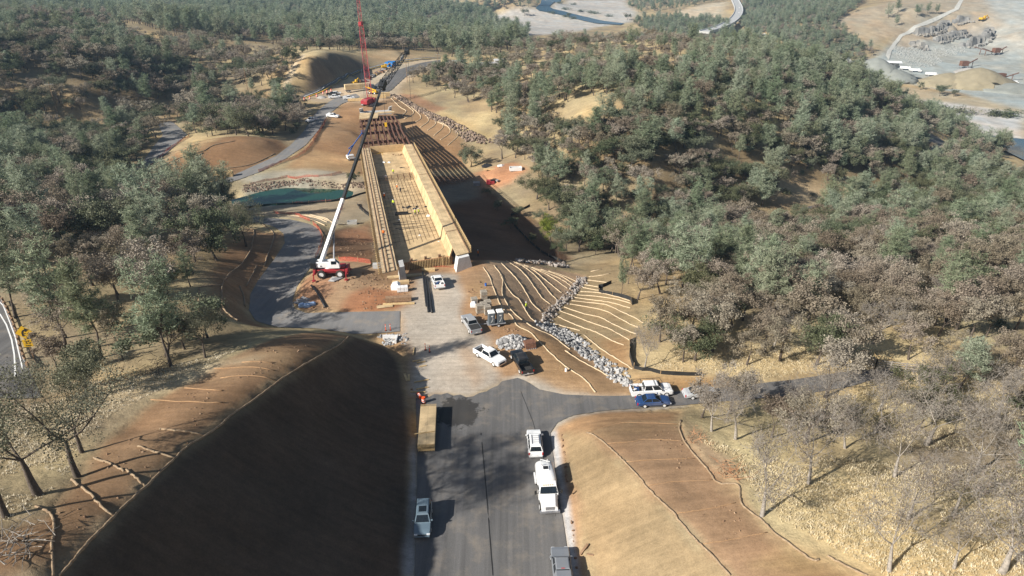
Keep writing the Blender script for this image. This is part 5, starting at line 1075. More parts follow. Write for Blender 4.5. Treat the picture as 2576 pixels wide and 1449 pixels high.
# ------------------------------------------------------------------ people
M['skin'] = mat('skin', (.40, .22, .15), .6); M['denim'] = mat('work_trousers', (.035, .045, .075), .9, var=.3); M['hivis_o'] = mat('orange_hi_vis', (.85, .20, .03), .7); M['hivis_y'] = mat('yellow_hi_vis', (.60, .78, .06), .7); M['helmet'] = mat('hard_hat', (.82, .82, .80), .35); M['navy'] = mat('dark_shirt', (.03, .035, .05), .9)
def body_mesh():
    V = []; E = []; Rr = []
    def v(p, r): V.append(p); Rr.append(r); return len(V) - 1
    pel = v((0, 0, .95), .15); sp = v((.02, 0, 1.15), .145); ch = v((.02, 0, 1.36), .165); nk = v((.03, 0, 1.50), .06); hd_ = v((.05, 0, 1.66), .105); tp = v((.05, 0, 1.74), .09); E += [(pel, sp), (sp, ch), (ch, nk), (nk, hd_), (hd_, tp)]
    for s in (-1, 1):
        hp = v((0, s*.11, .88), .115); kn = v((.06 * s + .04, s*.13, .50), .075); an = v((.08*s - .02, s*.14, .09), .05); to = v((.08*s + .16, s*.15, .04), .045); E += [(pel, hp), (hp, kn), (kn, an), (an, to)]
        sh = v((.02, s*.20, 1.42), .075); el = v((.02, s*.28, 1.14), .05); wr = v((.16, s*.25, .93), .036); pm_ = v((.22, s*.245, .87), .036); E += [(ch, sh), (sh, el), (el, wr), (wr, pm_)]
        for i, (dy, ln) in enumerate(((-.03, .07), (-.01, .085), (.01, .08), (.03, .065))): f1 = v((.24, s*.245 + dy, .82), .010); f2 = v((.235, s*.245 + dy, .82 - ln * .7), .008); E += [(pm_, f1), (f1, f2)]
        t1 = v((.25, s*.21, .86), .011); t2 = v((.27, s*.20, .82), .009); E += [(pm_, t1), (t1, t2)]
    me = bpy.data.meshes.new('person'); me.from_pydata(V, E, []); o = bpy.data.objects.new('tmp', me); COL.objects.link(o)
    md = o.modifiers.new('s', 'SKIN'); 
    for i, r in enumerate(Rr): me.skin_vertices[0].data[i].radius = (r, r)
    me.skin_vertices[0].data[0].use_root = True
    sb = o.modifiers.new('d', 'SUBSURF'); sb.levels = 1; sb.render_levels = 1
    dg = bpy.context.evaluated_depsgraph_get(); out = bpy.data.meshes.new_from_object(o.evaluated_get(dg)); bpy.data.objects.remove(o); out.name = 'person'; return out
_bm = body_mesh()
for q in _bm.polygons: q.use_smooth = True
def person(pos, hd, vest, label, z=None, lean=0.0):
    me = _bm.copy(); me.materials.clear(); shirt = M[vest]
    for x in (M['denim'], shirt, M['skin']): me.materials.append(x)
    for q in me.polygons:
        zc = q.center.z; side = abs(q.center.y)
        q.material_index = 2 if (zc > 1.5 or (side > .2 and zc < .95 and q.center.x > .1)) else (0 if zc < .96 else 1)
    o = bpy.data.objects.new('person', me); COL.objects.link(o); tag(o, label, 'person', 'workers on the site')
    p = Vector(pos); o.location = p; o.rotation_euler = (0, lean, R(hd))
    v0, f0 = _icov(); mb = MB(); mb.add([(.05 + a*.14, b_*.125, 1.70 + max(c, -.05)*.13) for a, b_, c in v0], f0); mb.box(.05, .22, -.1, .1, 1.70, 1.72); mb.build('hard_hat', M['helmet'], o, smooth=True)
    mb = MB(); mb.loft([[(.02 + r*math.cos(a)*.82, r*math.sin(a)*1.12, z_) for a in [2*math.pi*i/10 for i in range(10)]] for z_, r in ((.92, .19), (1.15, .185), (1.36, .205), (1.46, .15))]); mb.build('vest', M[vest], o, smooth=True); return o
def onplane(ux, uy, v_w):
    """point on the sloping bridge plane w below/above the walkway"""
    z = 0.0
    for _ in range(8):
        p = Vector(P(ux, uy, z)); u = ((p - BA).dot(_ax.normalized())) ; u = max(0, min(BL_, u)); z = TOPN + (TOPF - TOPN) * u / BL_ + v_w
    return Vector(P(ux, uy, z))
for (ux, uy, w_, hd, vs_, lb) in [(999.6, 479, -2.08, 200, 'hivis_o', 'worker in orange vest and white hard hat mid-way on the formwork floor'), (967.6, 502, -2.08, 120, 'hivis_o', 'worker in orange vest standing in the shadow of the formwork wall'), (990, 518, -2.08, 250, 'hivis_y', 'worker in yellow vest walking alone on the rebar'), (1045, 543, -2.08, 160, 'hivis_y', 'worker in yellow vest beside the dark pipe pieces'), (1054, 541, -2.08, 180, 'hivis_y', 'worker in yellow vest behind another at the pipe pieces'), (1046.5, 434, -2.08, 200, 'hivis_o', 'worker in orange vest by the wall at the rebar cage'), (989.5, 439, -2.08, 90, 'hivis_y', 'worker in green-yellow vest inside the rebar cage'), (965.5, 596, .0, 100, 'hivis_o', 'worker in orange shirt on the board walkway'), (1008, 486, -2.08, 150, 'navy', 'worker in dark clothes on the formwork floor')]:
    person(onplane(ux, uy, w_), hd, vs_, lb)
p = G(1203, 646); person((p.x, p.y, p.z), 200, 'hivis_o', 'worker in orange vest at the shaded abutment corner')
p = G(1324, 781); person((p.x, p.y, p.z), 150, 'hivis_y', 'worker in yellow vest and white hard hat among the slope rolls')
p = G(942, 333); person((p.x, p.y, p.z), 150, 'hivis_o', 'worker in orange vest below the steel beams')
# ------------------------------------------------------------------ things on the deck
def deck_thing(name, label, cat, ux, uy, w_, build, rz=0, group=None):
    p = onplane(ux, uy, w_); e = thing(name, label, cat, p, rz, group); build(e); return e
def pipes(a, b_, w_, r, label, name='steel_pipe', m='black', cat='pipe', group=None):
    pa, pb = onplane(*a, w_ + r), onplane(*b_, w_ + r); mb = MB(); mb.tube([Vector((0,0,0)), pb - pa], r, 8); o = mb.build(name, M[m]); o.location = pa; return tag(o, label, cat, group)
for a, b_, lb in [((988, 562), (1102, 553), 'long dark pipe across the formwork floor beyond its twin'), ((990, 566), (1080, 561), 'dark pipe just in front of the long floor pipe'), ((995, 575), (1108, 564), 'longest dark pipe lying across the formwork floor'), ((1004, 578), (1062, 572), 'short dark pipe end beside the longest floor pipe'), ((955, 449), (1046, 453), 'dark bar laid across the floor before the rebar cage')]: pipes(a, b_, -2.05, .12, lb)
def trough(e):
    mb = MB(); mb.box(-1.6, 1.6, -.5, -.42, 0, .7); mb.box(-1.6, 1.6, .42, .5, 0, .7); mb.box(-1.6, -1.5, -.42, .42, 0, .7); mb.box(1.5, 1.6, -.42, .42, 0, .7); mb.box(-1.5, 1.5, -.42, .42, 0, .1); mb.build('box_body', M['black'], e)
deck_thing('skip_box', 'open black skip box on the rebar mat', 'box', 1011, 541, -2.05, trough, .15)
rgd = random.Random(3)
def clutter(n_, sp, ms):
    def f(e):
        for i in range(n_):
            mb = MB(); x, y = rgd.uniform(-sp, sp), rgd.uniform(-sp*.5, sp*.5)
            if i % 3: mb.tube([(x, y, .12), (x + rgd.uniform(-1, 1), y + rgd.uniform(-.6, .6), .15)], .09, 6)
            else: mb.cbox((x, y, .2), (rgd.uniform(.3, .9), rgd.uniform(.3, .6), rgd.uniform(.25, .5)), rgd.uniform(0, 3))
            mb.build('fitting', M[ms[i % len(ms)]], e)
    return f
deck_thing('fittings_pile', 'scattered black pipe fittings in front of the yellow-vested workers', 'pipe fittings', 1022, 524, -2.05, clutter(11, 1.6, ['black', 'black', 'steel_grey']))
deck_thing('fittings_pile', 'black pipe frames laid out near the wall', 'pipe fittings', 1055, 526, -2.05, clutter(14, 2.2, ['black', 'black', 'steel_grey']))
deck_thing('fittings_pile', 'dark pieces lying against the plywood wall', 'pipe fittings', 1083, 532, -2.05, clutter(7, .8, ['black', 'steel_grey']))
deck_thing('fittings_pile', 'dark bundles beyond the rebar cage', 'pipe fittings', 1020, 423, -2.05, clutter(14, 3.5, ['black', 'steel_grey', 'rust']))
for ux, uy, lb in [(966, 411, 'white wrapped bag by the shaded wall'), (979, 411, 'white wrapped bag next to another on the floor'), (975, 378, 'large white crate at the far end of the floor'), (1078, 546, 'white sack on the rebar by the wall'), (1004, 555, 'small white box on the shadow edge'), (970, 446, 'white sack in the wall shadow before the cage'), (1056, 594, 'small white bucket on the bare plywood'), (1104, 610, 'white bucket near the wall joint')]:
    s_ = .5 if 'small' in lb or 'bucket' in lb else (1.3 if 'crate' in lb else .9)
    mb = MB(); mb.loft([[(-.5*s_, -.4*s_, 0), (.5*s_, -.4*s_, 0), (.5*s_, .4*s_, 0), (-.5*s_, .4*s_, 0)], [(-.55*s_, -.42*s_, .35*s_), (.52*s_, -.44*s_, .3*s_), (.55*s_, .45*s_, .35*s_), (-.5*s_, .4*s_, .4*s_)], [(-.3*s_, -.3*s_, .6*s_), (.3*s_, -.25*s_, .62*s_), (.32*s_, .25*s_, .6*s_), (-.3*s_, .3*s_, .65*s_)]])
    o = mb.build('white_bag' if 'bucket' not in lb else 'bucket', M['bag'], bevel=.03); o.location = onplane(ux, uy, -2.08); tag(o, lb, 'bag' if 'bucket' not in lb else 'bucket', 'white goods on the formwork')
def yframe(e):
    mb = MB()
    for z_ in (.1, .6, 1.1): mb.beam((-1.4, 0, z_), (1.4, 0, z_), .1)
    for x in (-1.4, -.5, .5, 1.4): mb.beam((x, 0, 0), (x, 0, 1.1), .1)
    mb.build('frame', M['yellow'], e)
deck_thing('yellow_guard', 'yellow guard frame standing at the far end panel', 'guard frame', 1003, 373, -2.05, yframe, .1)
def yrail(e): MB().tube([(0, 0, 1.0), (2.6, -.3, 1.0), (2.8, -.3, 0), (5.5, -1.0, 0)], .09, 6).build('pipe', M['yellow'], e)
deck_thing('yellow_pipe', 'bent yellow pipe rail in the far shaded corner', 'pipe', 946, 395, -2.05, yrail, .9)
def ptable(e):
    for i in range(6): MB().cbox((rgd.uniform(-1.5, 1.5), rgd.uniform(-1, 1), .25), (.3, .25, .5), rgd.uniform(0, 3)).build('block', M['rust'], e)
deck_thing('block_pile', 'small rusty blocks standing on the far floor', 'blocks', 1000, 392, -2.05, ptable)
# ------------------------------------------------------------------ site goods
def at(ux, uy): return G(ux, uy)
def stack(name, label, cat, ux, uy, rz, L_, Wd, lay, th, m, group=None, gap=.02, mb2=None, bearers=True):
    p = at(ux, uy); e = thing(name, label, cat, p, rz, group); z = .12
    for i in range(lay):
        mb = MB(); a = rgd.uniform(-.04, .04); mb.cbox((a, rgd.uniform(-.03, .03), z + th/2), (L_, Wd, th), rgd.uniform(-.008, .008)); mb.build('layer', M[m], e); z += th + gap
    mb = MB()
    for x in (-L_*.35, 0, L_*.35): mb.cbox((x, 0, .05), (.12, Wd*1.02, .14))
    mb.build('bearer', M['timber_dark'], e); return e
stack('lumber_stack', 'tall neat stack of yellow lumber at the side of the second lane', 'lumber', 562, 445, R(14), 6.4, 1.5, 7, .22, 'timber', gap=.05)
stack('lumber_stack', 'low flat pile of planks in front of the tall lumber stack', 'lumber', 512, 463, R(20), 6.0, 2.0, 2, .14, 'timber')
stack('lumber_stack', 'grey timber pile on the red dirt mound', 'lumber', 1003, 757, R(6), 4.6, 1.0, 4, .17, 'timber_dark')
stack('lumber_stack', 'long planks laid in front of the grey timber pile', 'lumber', 1003, 766, R(4), 5.6, .6, 1, .12, 'timber')
stack('plywood_sheet', 'pale plywood sheet leaning on bearers beside the planks', 'plywood', 968, 772, R(14), 2.8, 1.0, 1, .06, 'ply_walk')
stack('lumber_stack', 'lumber bundle behind the white pickup at the bulkhead', 'lumber', 1078, 682, R(5), 2.6, .9, 3, .12, 'timber')
stack('timber_beam', 'long pale timber form lying before the bulkhead', 'timber', 1022, 697, R(12), 7.4, .8, 1, .3, 'ply_walk')
stack('block_row', 'row of pale blocks on a pallet near the white wrapped goods', 'blocks', 1008, 714, R(8), 3.2, 1.0, 1, .45, 'ply_floor')
stack('lumber_stack', 'lumber laid by the red yard behind the formwork', 'lumber', 1234, 428, R(-4), 5.0, 1.0, 3, .15, 'timber')
stack('form_board', 'flat board lying beside the crane outriggers', 'board', 848, 702, R(50), 1.9, 1.3, 1, .06, 'steel_grey'); stack('form_board', 'grey plywood board on the dirt in front of the crane', 'board', 838, 704, R(80), 2.0, 1.2, 1, .06, 'concrete')
# stacked form panels on the road
e = thing('form_panel_stack', 'large stack of plywood bridge form panels on the road edge', 'form panels', Vector(P(1076, 1085, .05)), R(94)); z = 0
for i in range(5):
    mb = MB(); mb.cbox((0, 0, z + .17), (8.0, 2.15, .09)); 
    for k in range(11): mb.cbox((0, -1.0 + k*.2, z + .06), (8.0 if i % 2 == 0 else 7.9, .05, .12))
    mb.build('panel', M['ply_walk' if i == 4 else 'timber'], e); z += .225
mb = MB()
for k in range(16):
    y = -1.02 + k * .136
    mb.cbox((4.2, y, z - .05), (.5, .05, .14))
o = mb.build('panel_rib', M['timber'], e); o2 = o.copy(); COL.objects.link(o2); o2.location.x = -8.4; mb = MB(); mb.beam((-1.9, 1.6, z + .06), (-1.5, -1.0, z + .06), .09); mb.build('loose_batten', M['timber'], e)
# palletised blocks and toilets
def pallet_blocks(ux, uy, rz, nx, nz, label, s=1.15):
    p = at(ux, uy); e = thing('form_crate', label, 'crate', p, rz, 'stacked crates by the toilets')
    for k in range(nz):
        z0 = .14 + k * (s * .62 + .1)
        mb = MB()
        for i in range(4):
            for j in range(4): mb.box(-s/2 + i*s/4 + .02, -s/2 + (i+1)*s/4 - .02, -s/2 + j*s/4 + .02, -s/2 + (j+1)*s/4 - .02, z0, z0 + s*.6)
        mb.build('block_layer', M['crate_grey'], e); MB().box(-s/2, s/2, -s/2, s/2, z0 - .1, z0 - .02).build('pallet', M['timber_dark'], e)
M['crate_grey'] = mat('crate_grey', (.33, .29, .235), .9, var=.3, scale=4)
for (ux, uy, rz, nz, lb) in [(1206, 787, .3, 2, 'double-stacked grey crate nearest the white bag'), (1217, 782, .3, 2, 'double-stacked grey crate in the middle behind the toilets'), (1227, 777, .3, 2, 'double-stacked grey crate at the back beside the long roll'), (1226, 790, .3, 2, 'grey crate stack touching the toilet trailer'), (1217, 752, .25, 2, 'tall grey crate stack standing alone'), (1193, 760, .25, 1, 'low single grey crate beside the tall crate stack')]:
    pallet_blocks(ux, uy, rz, 1, nz, lb)
M['toilet'] = mat('toilet_plastic', (.10, .12, .135), .5, var=.06); M['toilet_roof'] = mat('toilet_roof', (.72, .72, .70), .5)
tp = G(1247, 817); te = thing('trailer', 'small single-axle trailer carrying two portable toilets', 'trailer', (tp.x, tp.y, tp.z), R(14))
mb = MB(); mb.box(-1.5, 1.6, -.75, .75, .42, .52); mb.beam((-1.5, 0, .45), (-2.9, 0, .45), .1); mb.build('frame', M['steel_grey'], te)
for s in (-1, 1): wheel(.3, s*.9, .32, .2, te)
for i, (x, lb) in enumerate(((-.72, 'dark grey portable toilet on the trailer, nearer the grey pickup'), (.72, 'dark grey portable toilet on the trailer, at the slope side'))):
    c = Matrix.Rotation(R(14), 4, 'Z') @ Vector((x, 0, .53)); e = thing('portable_toilet', lb, 'toilet', Vector((tp.x, tp.y, tp.z)) + c, R(14), 'portable toilets')
    MB().box(-.55, .55, -.55, .55, 0, 2.0).build('cabin', M['toilet'], e, bevel=.03); MB().loft([[(-.58, -.58, 2.0), (.58, -.58, 2.0), (.58, .58, 2.0), (-.58, .58, 2.0)], [(-.5, -.5, 2.2), (.5, -.5, 2.2), (.5, .5, 2.2), (-.5, .5, 2.2)]]).build('roof', M['toilet_roof'], e, bevel=.03)
    d = MB().box(-.42, .42, -.60, -.555, .1, 1.85).build('door', M['toilet'], e, bevel=.01); mb = MB(); mb.tube([(-.2, -.605, .3), (.02, -.605, .7), (.18, -.605, 1.0), (.05, -.605, 1.3)], .025, 5); mb.build('swirl_mark', M['toilet_roof'], d); MB().box(-.18, .18, -.612, -.6, 1.42, 1.6).build('logo_plate', M['toilet_roof'], d)
    MB().cyl((.45, .45, 2.15), (.45, .45, 2.4), .05, 8).build('vent_pipe', M['toilet'], e)
def simple(name, label, cat, ux, uy, f, rz=0, group=None):
    p = at(ux, uy); e = thing(name, label, cat, p, rz, group); f(e); return e
def bagf(s):
    def f(e): MB().loft([[(-.5*s, -.5*s, 0), (.5*s, -.5*s, 0), (.5*s, .5*s, 0), (-.5*s, .5*s, 0)], [(-.55*s, -.5*s, .6*s), (.5*s, -.55*s, .6*s), (.55*s, .5*s, .65*s), (-.5*s, .52*s, .6*s)], [(-.2*s, -.3*s, .95*s), (.3*s, -.25*s, .9*s), (.25*s, .3*s, .98*s), (-.28*s, .25*s, .9*s)]]).build('sack', M['bag'], e, bevel=.05)
    return f
simple('bulk_bag', 'crumpled white bulk bag on the dirt by the pipes', 'bag', 996, 727, bagf(1.5)); 
def wrapf(e):
    for i in range(3):
        for k in range(2): MB().box(-1.0 + i*.68, -.36 + i*.68, -.5, .5, .12 + k*.5, .58 + k*.5).build('carton', M['bag'], e, bevel=.04)
    MB().box(-1.05, 1.05, -.55, .55, 0, .11).build('pallet', M['timber_dark'], e)
simple('wrapped_pallet', 'white wrapped cartons on a pallet next to the bulk bag', 'pallet', 1013, 733, wrapf, .2)
simple('bulk_bag', 'white bag standing beside the grey crates', 'bag', 1191, 771, bagf(1.0))
def canf(m): 
    def f(e): MB().cyl((0, 0, 0), (0, 0, .55), .2, 12).build('can', M[m], e); MB().cyl((0, 0, .55), (0, 0, .62), .08, 8).build('cap', M['black'], e)
    return f
M['blue_plastic'] = mat('blue_plastic', (.03, .12, .42), .5); M['tarp_blue'] = mat('blue_tarp', (.30, .42, .62), .6, var=.2, bump=.4)
simple('fuel_can', 'small red can by the white bag', 'can', 1186, 773, canf('red')); simple('water_cooler', 'blue water cooler on the dirt at the slope edge', 'cooler', 1222, 719, canf('blue_plastic')); simple('bucket', 'white bucket beside sticks on the orange dirt', 'bucket', 1424, 934, canf('white'))
def tarpf(e):
    for i in range(3): MB().loft([[(-.6, -.4, 0), (.6, -.4, 0), (.6, .4, 0), (-.6, .4, 0)], [(-.55, -.42, .5), (.5, -.38, .55), (.55, .4, .5), (-.5, .42, .55)], [(-.3, -.2, .75), (.3, -.2, .7), (.3, .2, .75), (-.3, .2, .7)]]).build('bale', M['tarp_blue'], e, bevel=.05).location = (i*.95 - 1, rgd.uniform(-.2, .2), 0)
simple('tarp_bundle', 'pale blue wrapped bundles at the lane edge', 'bundle', 774, 771, tarpf, .2)
def barf(n_, L_, m):
    def f(e):
        for i in range(n_): MB().tube([(-L_/2 + rgd.uniform(-.3, .3), i*.35 - n_*.17, .15), (L_/2 + rgd.uniform(-.3, .3), i*.35 - n_*.17 + rgd.uniform(-.3, .3), .15)], .12, 6).build('pipe', M[m], e)
    return f
simple('pipe_pile', 'dark pipes piled behind the blue bundles', 'pipes', 768, 760, barf(8, 3.2, 'steel_grey'), -.5)
def ground_tube(name, label, cat, pts, r, m, group=None):
    g = line(pts, 1.5); mb = MB(); mb.tube([(q.x, q.y, q.z + r) for q in g], r, 8); return tag(mb.build(name, M[m], smooth=True), label, cat, group)
for a, b_, lb in [((1615, 1240), (1650, 250), 'black pipe nearest the timber pile, of the long parallel pipes'), ((1638, 1278), (1668, 305), 'black pipe in the middle of the long parallel pipes'), ((1655, 1290), (1703, 310), 'black pipe nearest the white pickup, of the long parallel pipes')]:
    ground_tube('long_pipe', lb, 'pipe', [z1('22', *a), z1('32', *b_)], .19, 'black', 'long black pipes')
ground_tube('drain_hose', 'curved black drain hose on the dirt above the lane', 'hose', zz('32', (575, 60), (620, 110), (660, 180), (705, 262)), .2, 'black')
for q, lb in [(((1535,960),(1670,935)), 'stout timber at the near edge of the gravel'), (((1555,1025),(1670,1005)), 'timber on the gravel just above the fallen drum'), (((1500,1050),(1640,1050)), 'timber lying under the fallen drum'), (((1520,765),(1600,750)), 'thin batten in tree shadow on the gravel edge'), (((1560,778),(1640,765)), 'thin batten below another in the tree shadow'), (((1580,815),(1650,803)), 'thin batten lit by sun on the gravel edge'), (((1525,705),(1535,635)), 'dark batten lying lengthwise in tree shadow')]:
    g = [G(*z1('32', *t)) for t in q]; mb = MB(); mb.beam(g[0] + Vector((0,0,.1)), g[1] + Vector((0,0,.1)), .14); tag(mb.build('timber_batten', M['timber']), lb, 'timber', 'battens along the gravel edge')
for q, lb in [(((1445,880),(1470,945)), 'pale plank on the cut toe'), (((1485,885),(1487,945)), 'narrow plank beside the pale plank on the cut toe')]:
    g = [G(*z1('32', *t)) for t in q]; mb = MB(); mb.beam(g[0] + Vector((0,0,.08)), g[1] + Vector((0,0,.08)), .32 if 'pale' in lb else .15, .08); tag(mb.build('plank', M['timber']), lb, 'plank')
g = [G(*z1('43', *t)) for t in ((750, 1255), (820, 1165))]; mb = MB(); mb.beam(g[0] + Vector((0,0,.15)), g[1] + Vector((0,0,.2)), .25); mb.beam(g[0] + Vector((.6,0,.15)), g[1] + Vector((.5,-1.5,.2)), .22); tag(mb.build('timber_post', M['timber_dark']), 'two dark posts dropped at the foot of the straw cut slope', 'posts')
# traffic gear
M['orange'] = mat('traffic_orange', (.80, .10, .02), .5, var=.08); M['reflect'] = mat('reflective_white', (.8, .8, .78), .4)
def drum(e):
    z = 0
    for i, (h, m) in enumerate(((.22, 'orange'), (.14, 'reflect'), (.16, 'orange'), (.14, 'reflect'), (.28, 'orange'))):
        r = .30 - i*.012; MB().cyl((0, 0, z), (0, 0, z + h), r, 16).build('band', M[m], e); z += h
    MB().cyl((0, 0, -.01), (0, 0, .07), .38, 16).build('base', M['black'], e)
simple('traffic_drum', 'orange and white traffic drum standing behind the form panels', 'traffic drum', 1066, 1013, drum)
e = simple('traffic_drum', 'orange traffic drum tipped on its side on the gravel edge', 'traffic drum', 1053, 996, drum); e.rotation_euler = (R(88), 0, R(25)); e.location.z += .3
def post(e):
    MB().cyl((0, 0, 0), (0, 0, .07), .2, 10).build('base', M['black'], e); MB().cyl((0, 0, .07), (0, 0, 1.25), .06, 8).build('tube', M['orange'], e); MB().cyl((0, 0, .85), (0, 0, 1.0), .065, 8).build('band', M['reflect'], e)
for (x, y), lb in (((1270, 475), 'orange tube marker at the lane mouth, nearer the cut'), ((1314, 472), 'orange tube marker at the lane mouth, nearer the gravel'), ((1640, 655), 'orange tube marker in tree shadow on the gravel'), ((1680, 675), 'orange tube marker in front of the other on the gravel')):
    simple('tube_marker', lb, 'traffic marker', *z1('32', x, y), post, group='orange tube markers')
for (x, y) in ((510, 940), (560, 925), (625, 905), (685, 880), (720, 868), (760, 858)): 
    simple('traffic_drum', 'orange drum in the line along the far old highway', 'traffic drum', *z1('12', x, y), drum, group='orange drums along the far highway').scale = (1.3, 1.3, 1.5)
# excavator bucket, stump
def bucket(e):
    pr = [(-.9, 0), (-.8, .9), (-.2, 1.15), (.5, .9), (.8, .1), (.6, .05), (.35, .75), (-.15, 1.0), (-.65, .8), (-.75, .05)]
    mb = MB(); mb.loft([[(x, y, z_) for x, z_ in pr] for y in (-.85, .85)]); 
    for y in (-.86, .83): mb.loft([[(x, y + d, z_) for x, z_ in pr[:5]] for d in (0, .03)])
    mb.build('shell', M['rust'], e); mb = MB()
    for i in range(5): mb.cbox((.85, -.72 + i*.36, .05), (.35, .12, .1))
    mb.build('teeth', M['steel_grey'], e)
simple('excavator_bucket', 'rusty toothed excavator bucket set down beside the boulder heap', 'bucket', 1332, 872, bucket, R(-70))
def brush(n_, s, m, seed):
    def f(e):
        rg = random.Random(seed); mb = MB()
        for i in range(n_):
            p = Vector((rg.gauss(0, s*.4), rg.gauss(0, s*.4), rg.uniform(.05, s*.25))); d = Vector((rg.gauss(0, 1), rg.gauss(0, 1), rg.uniform(-.2, .9))).normalized(); L_ = rg.uniform(.4, 1.2)*s*.6
            mb.tube([p, p + d*L_*.5 + Vector((rg.uniform(-.1, .1), rg.uniform(-.1, .1), 0)), p + d*L_], [.035*s*.4, .025*s*.4, .008], 4)
        mb.build('branches', M[m], e)
    return f
simple('uprooted_stump', 'uprooted reddish tree roots at the edge of the red bench', 'tree stump', 1838, 1192, brush(60, 2.2, 'timber_red', 2)); simple('uprooted_stump', 'tangle of reddish roots up the bench edge from the stump', 'tree stump', 1755, 1105, brush(40, 1.8, 'timber_red', 3))
simple('brush_pile', 'pile of cut grey branches under the bare-trunked pine', 'brush pile', 385, 935, brush(60, 2.6, 'bark', 4)); simple('brush_pile', 'grey twiggy brush at the left frame edge', 'brush pile', 25, 1380, brush(90, 2.6, 'pale_bark', 5)); simple('brush_pile', 'dead limbs on the pale grass below the pines', 'brush pile', 300, 960, brush(40, 2.6, 'bark', 6)); simple('brush_pile', 'brown stump beside the white pickup by the boulders', 'tree stump', 1246, 880, brush(30, 1.1, 'timber', 7)); simple('brush_pile', 'cut logs stacked by the corral', 'log pile', 2215, 915, brush(35, 3.0, 'timber', 8))
simple('stick_pile', 'brown sticks beside the bucket on the orange dirt', 'sticks', 1413, 932, brush(14, .9, 'timber', 9)); simple('rebar_bundle', 'rusty bars dropped by the tall crate stack', 'bars', 1190, 738, brush(18, 1.4, 'rust', 10))
e = simple('concrete_box', 'open grey concrete box on the flat by the pond', 'concrete box', 886, 563, lambda e: (MB().box(-1.3, 1.3, -.7, -.6, 0, .9).box(-1.3, 1.3, .6, .7, 0, .9).box(-1.3, -1.2, -.6, .6, 0, .9).box(1.2, 1.3, -.6, .6, 0, .9).build('box_wall', M['concrete'], e), MB().box(-1.2, 1.2, -.6, .6, 0, .1).build('box_floor', M['black'], e)), .2)
simple('concrete_block', 'pale concrete block beside the walkway corner', 'concrete block', 950, 674, lambda e: MB().box(-.9, .9, -.5, .5, 0, 1.0).build('block', M['concrete'], e, bevel=.04), .1)
# red yard
def tub(m, L_, W_, h):
    def f(e): MB().box(-L_/2, L_/2, -W_/2, -W_/2+.1, 0, h).box(-L_/2, L_/2, W_/2-.1, W_/2, 0, h).box(-L_/2, -L_/2+.1, -W_/2+.1, W_/2-.1, 0, h).box(L_/2-.1, L_/2, -W_/2+.1, W_/2-.1, 0, h).build('side', M[m], e); MB().box(-L_/2+.1, L_/2-.1, -W_/2+.1, W_/2-.1, 0, .15).build('bottom', M['black'], e)
    return f
simple('waste_skip', 'white open waste skip at the edge of the red yard', 'skip', 1297, 428, tub('white', 4.4, 2.2, 1.2), .1)
def redbox(e):
    MB().box(-2, -.6, -.9, .9, 0, 1.3).build('chest', M['red'], e, bevel=.03); MB().box(-.4, .8, -.9, .9, 0, 1.1).build('chest', M['red'], e, bevel=.03)
    for i in range(5): MB().cbox((rgd.uniform(-1.5, 3), rgd.uniform(-.8, 1.2), 1.3 if i < 3 else .5), (1.2, .8, .5), rgd.uniform(0, 3)).build('gear', M[['black', 'timber_dark', 'steel_grey', 'timber', 'black'][i]], e)
simple('tool_chest', 'red tool chests loaded with dark gear in the bridge shadow edge', 'tool chest', 1238, 462, redbox, .1)
simple('grey_crate', 'grey crate in the bridge shadow near the red chests', 'crate', 1199, 466, lambda e: MB().box(-1.2, 1.2, -.9, .9, 0, 1.2).build('body', M['steel_grey'], e, bevel=.04), .1)
simple('boat', 'small upturned white boat at the top of the red yard', 'boat', 1262, 418, lambda e: MB().loft([[(-1.6, -.5, 0), (-1.6, .5, 0), (-1.6, .25, .5), (-1.6, -.25, .5)], [(0, -.7, 0), (0, .7, 0), (0, .35, .7), (0, -.35, .7)], [(1.8, -.05, 0), (1.8, .05, 0), (1.8, .03, .25), (1.8, -.03, .25)]]).build('hull', M['white'], e), .4)
simple('tarp_bundle', 'black tarpaulin heap in the red yard', 'tarpaulin', 1227, 419, lambda e: MB().loft([[(-2.2, -1.2, 0), (2.2, -1.2, 0), (2.2, 1.2, 0), (-2.2, 1.2, 0)], [(-1.6, -.8, .6), (1.2, -.9, .8), (1.4, .7, .7), (-1.2, .8, .9)], [(-.5, -.3, 1.0), (.4, -.3, 1.1), (.5, .3, 1.0), (-.4, .2, 1.1)]]).build('sheet', M['black'], e), .2)
# boom lift and forklift
M['lift_blue'] = mat('lift_blue', (.02, .12, .42), .45)
def lift(e):
    MB().box(-1.4, 1.4, -1.0, 1.0, .55, 1.0).build('chassis', M['white'], e, bevel=.05); MB().box(-1.6, 1.0, -.9, .9, 1.0, 1.9).build('turntable', M['white'], e, bevel=.08)
    for x in (-1, 1):
        for y in (-.95, .95): wheel(x, y, .45, .35, e)
    mb = MB(); mb.beam((-1.2, 0, 1.8), (1.4, 0, 5.4), .32); mb.build('lower_arm', M['lift_blue'], e); mb = MB(); mb.beam((1.4, 0, 5.4), (-.6, 0, 4.2), .28); mb.beam((1.4, .1, 5.4), (5.0, .1, 9.2), .26); mb.build('upper_arm', M['lift_blue'], e)
    mb = MB(); 
    for z_ in (9.0, 9.6, 10.1):
        for a, b_ in (((4.9, -.5), (6.3, -.5)), ((6.3, -.5), (6.3, .5)), ((6.3, .5), (4.9, .5)), ((4.9, .5), (4.9, -.5))): mb.beam((*a, z_), (*b_, z_), .06)
    for x, y in ((4.9, -.5), (6.3, -.5), (6.3, .5), (4.9, .5)): mb.beam((x, y, 9.0), (x, y, 10.1), .06)
    mb.build('basket', M['lift_blue'], e)
simple('boom_lift', 'blue and white boom lift working beside the formwork', 'boom lift', 884, 402, lift, R(30))
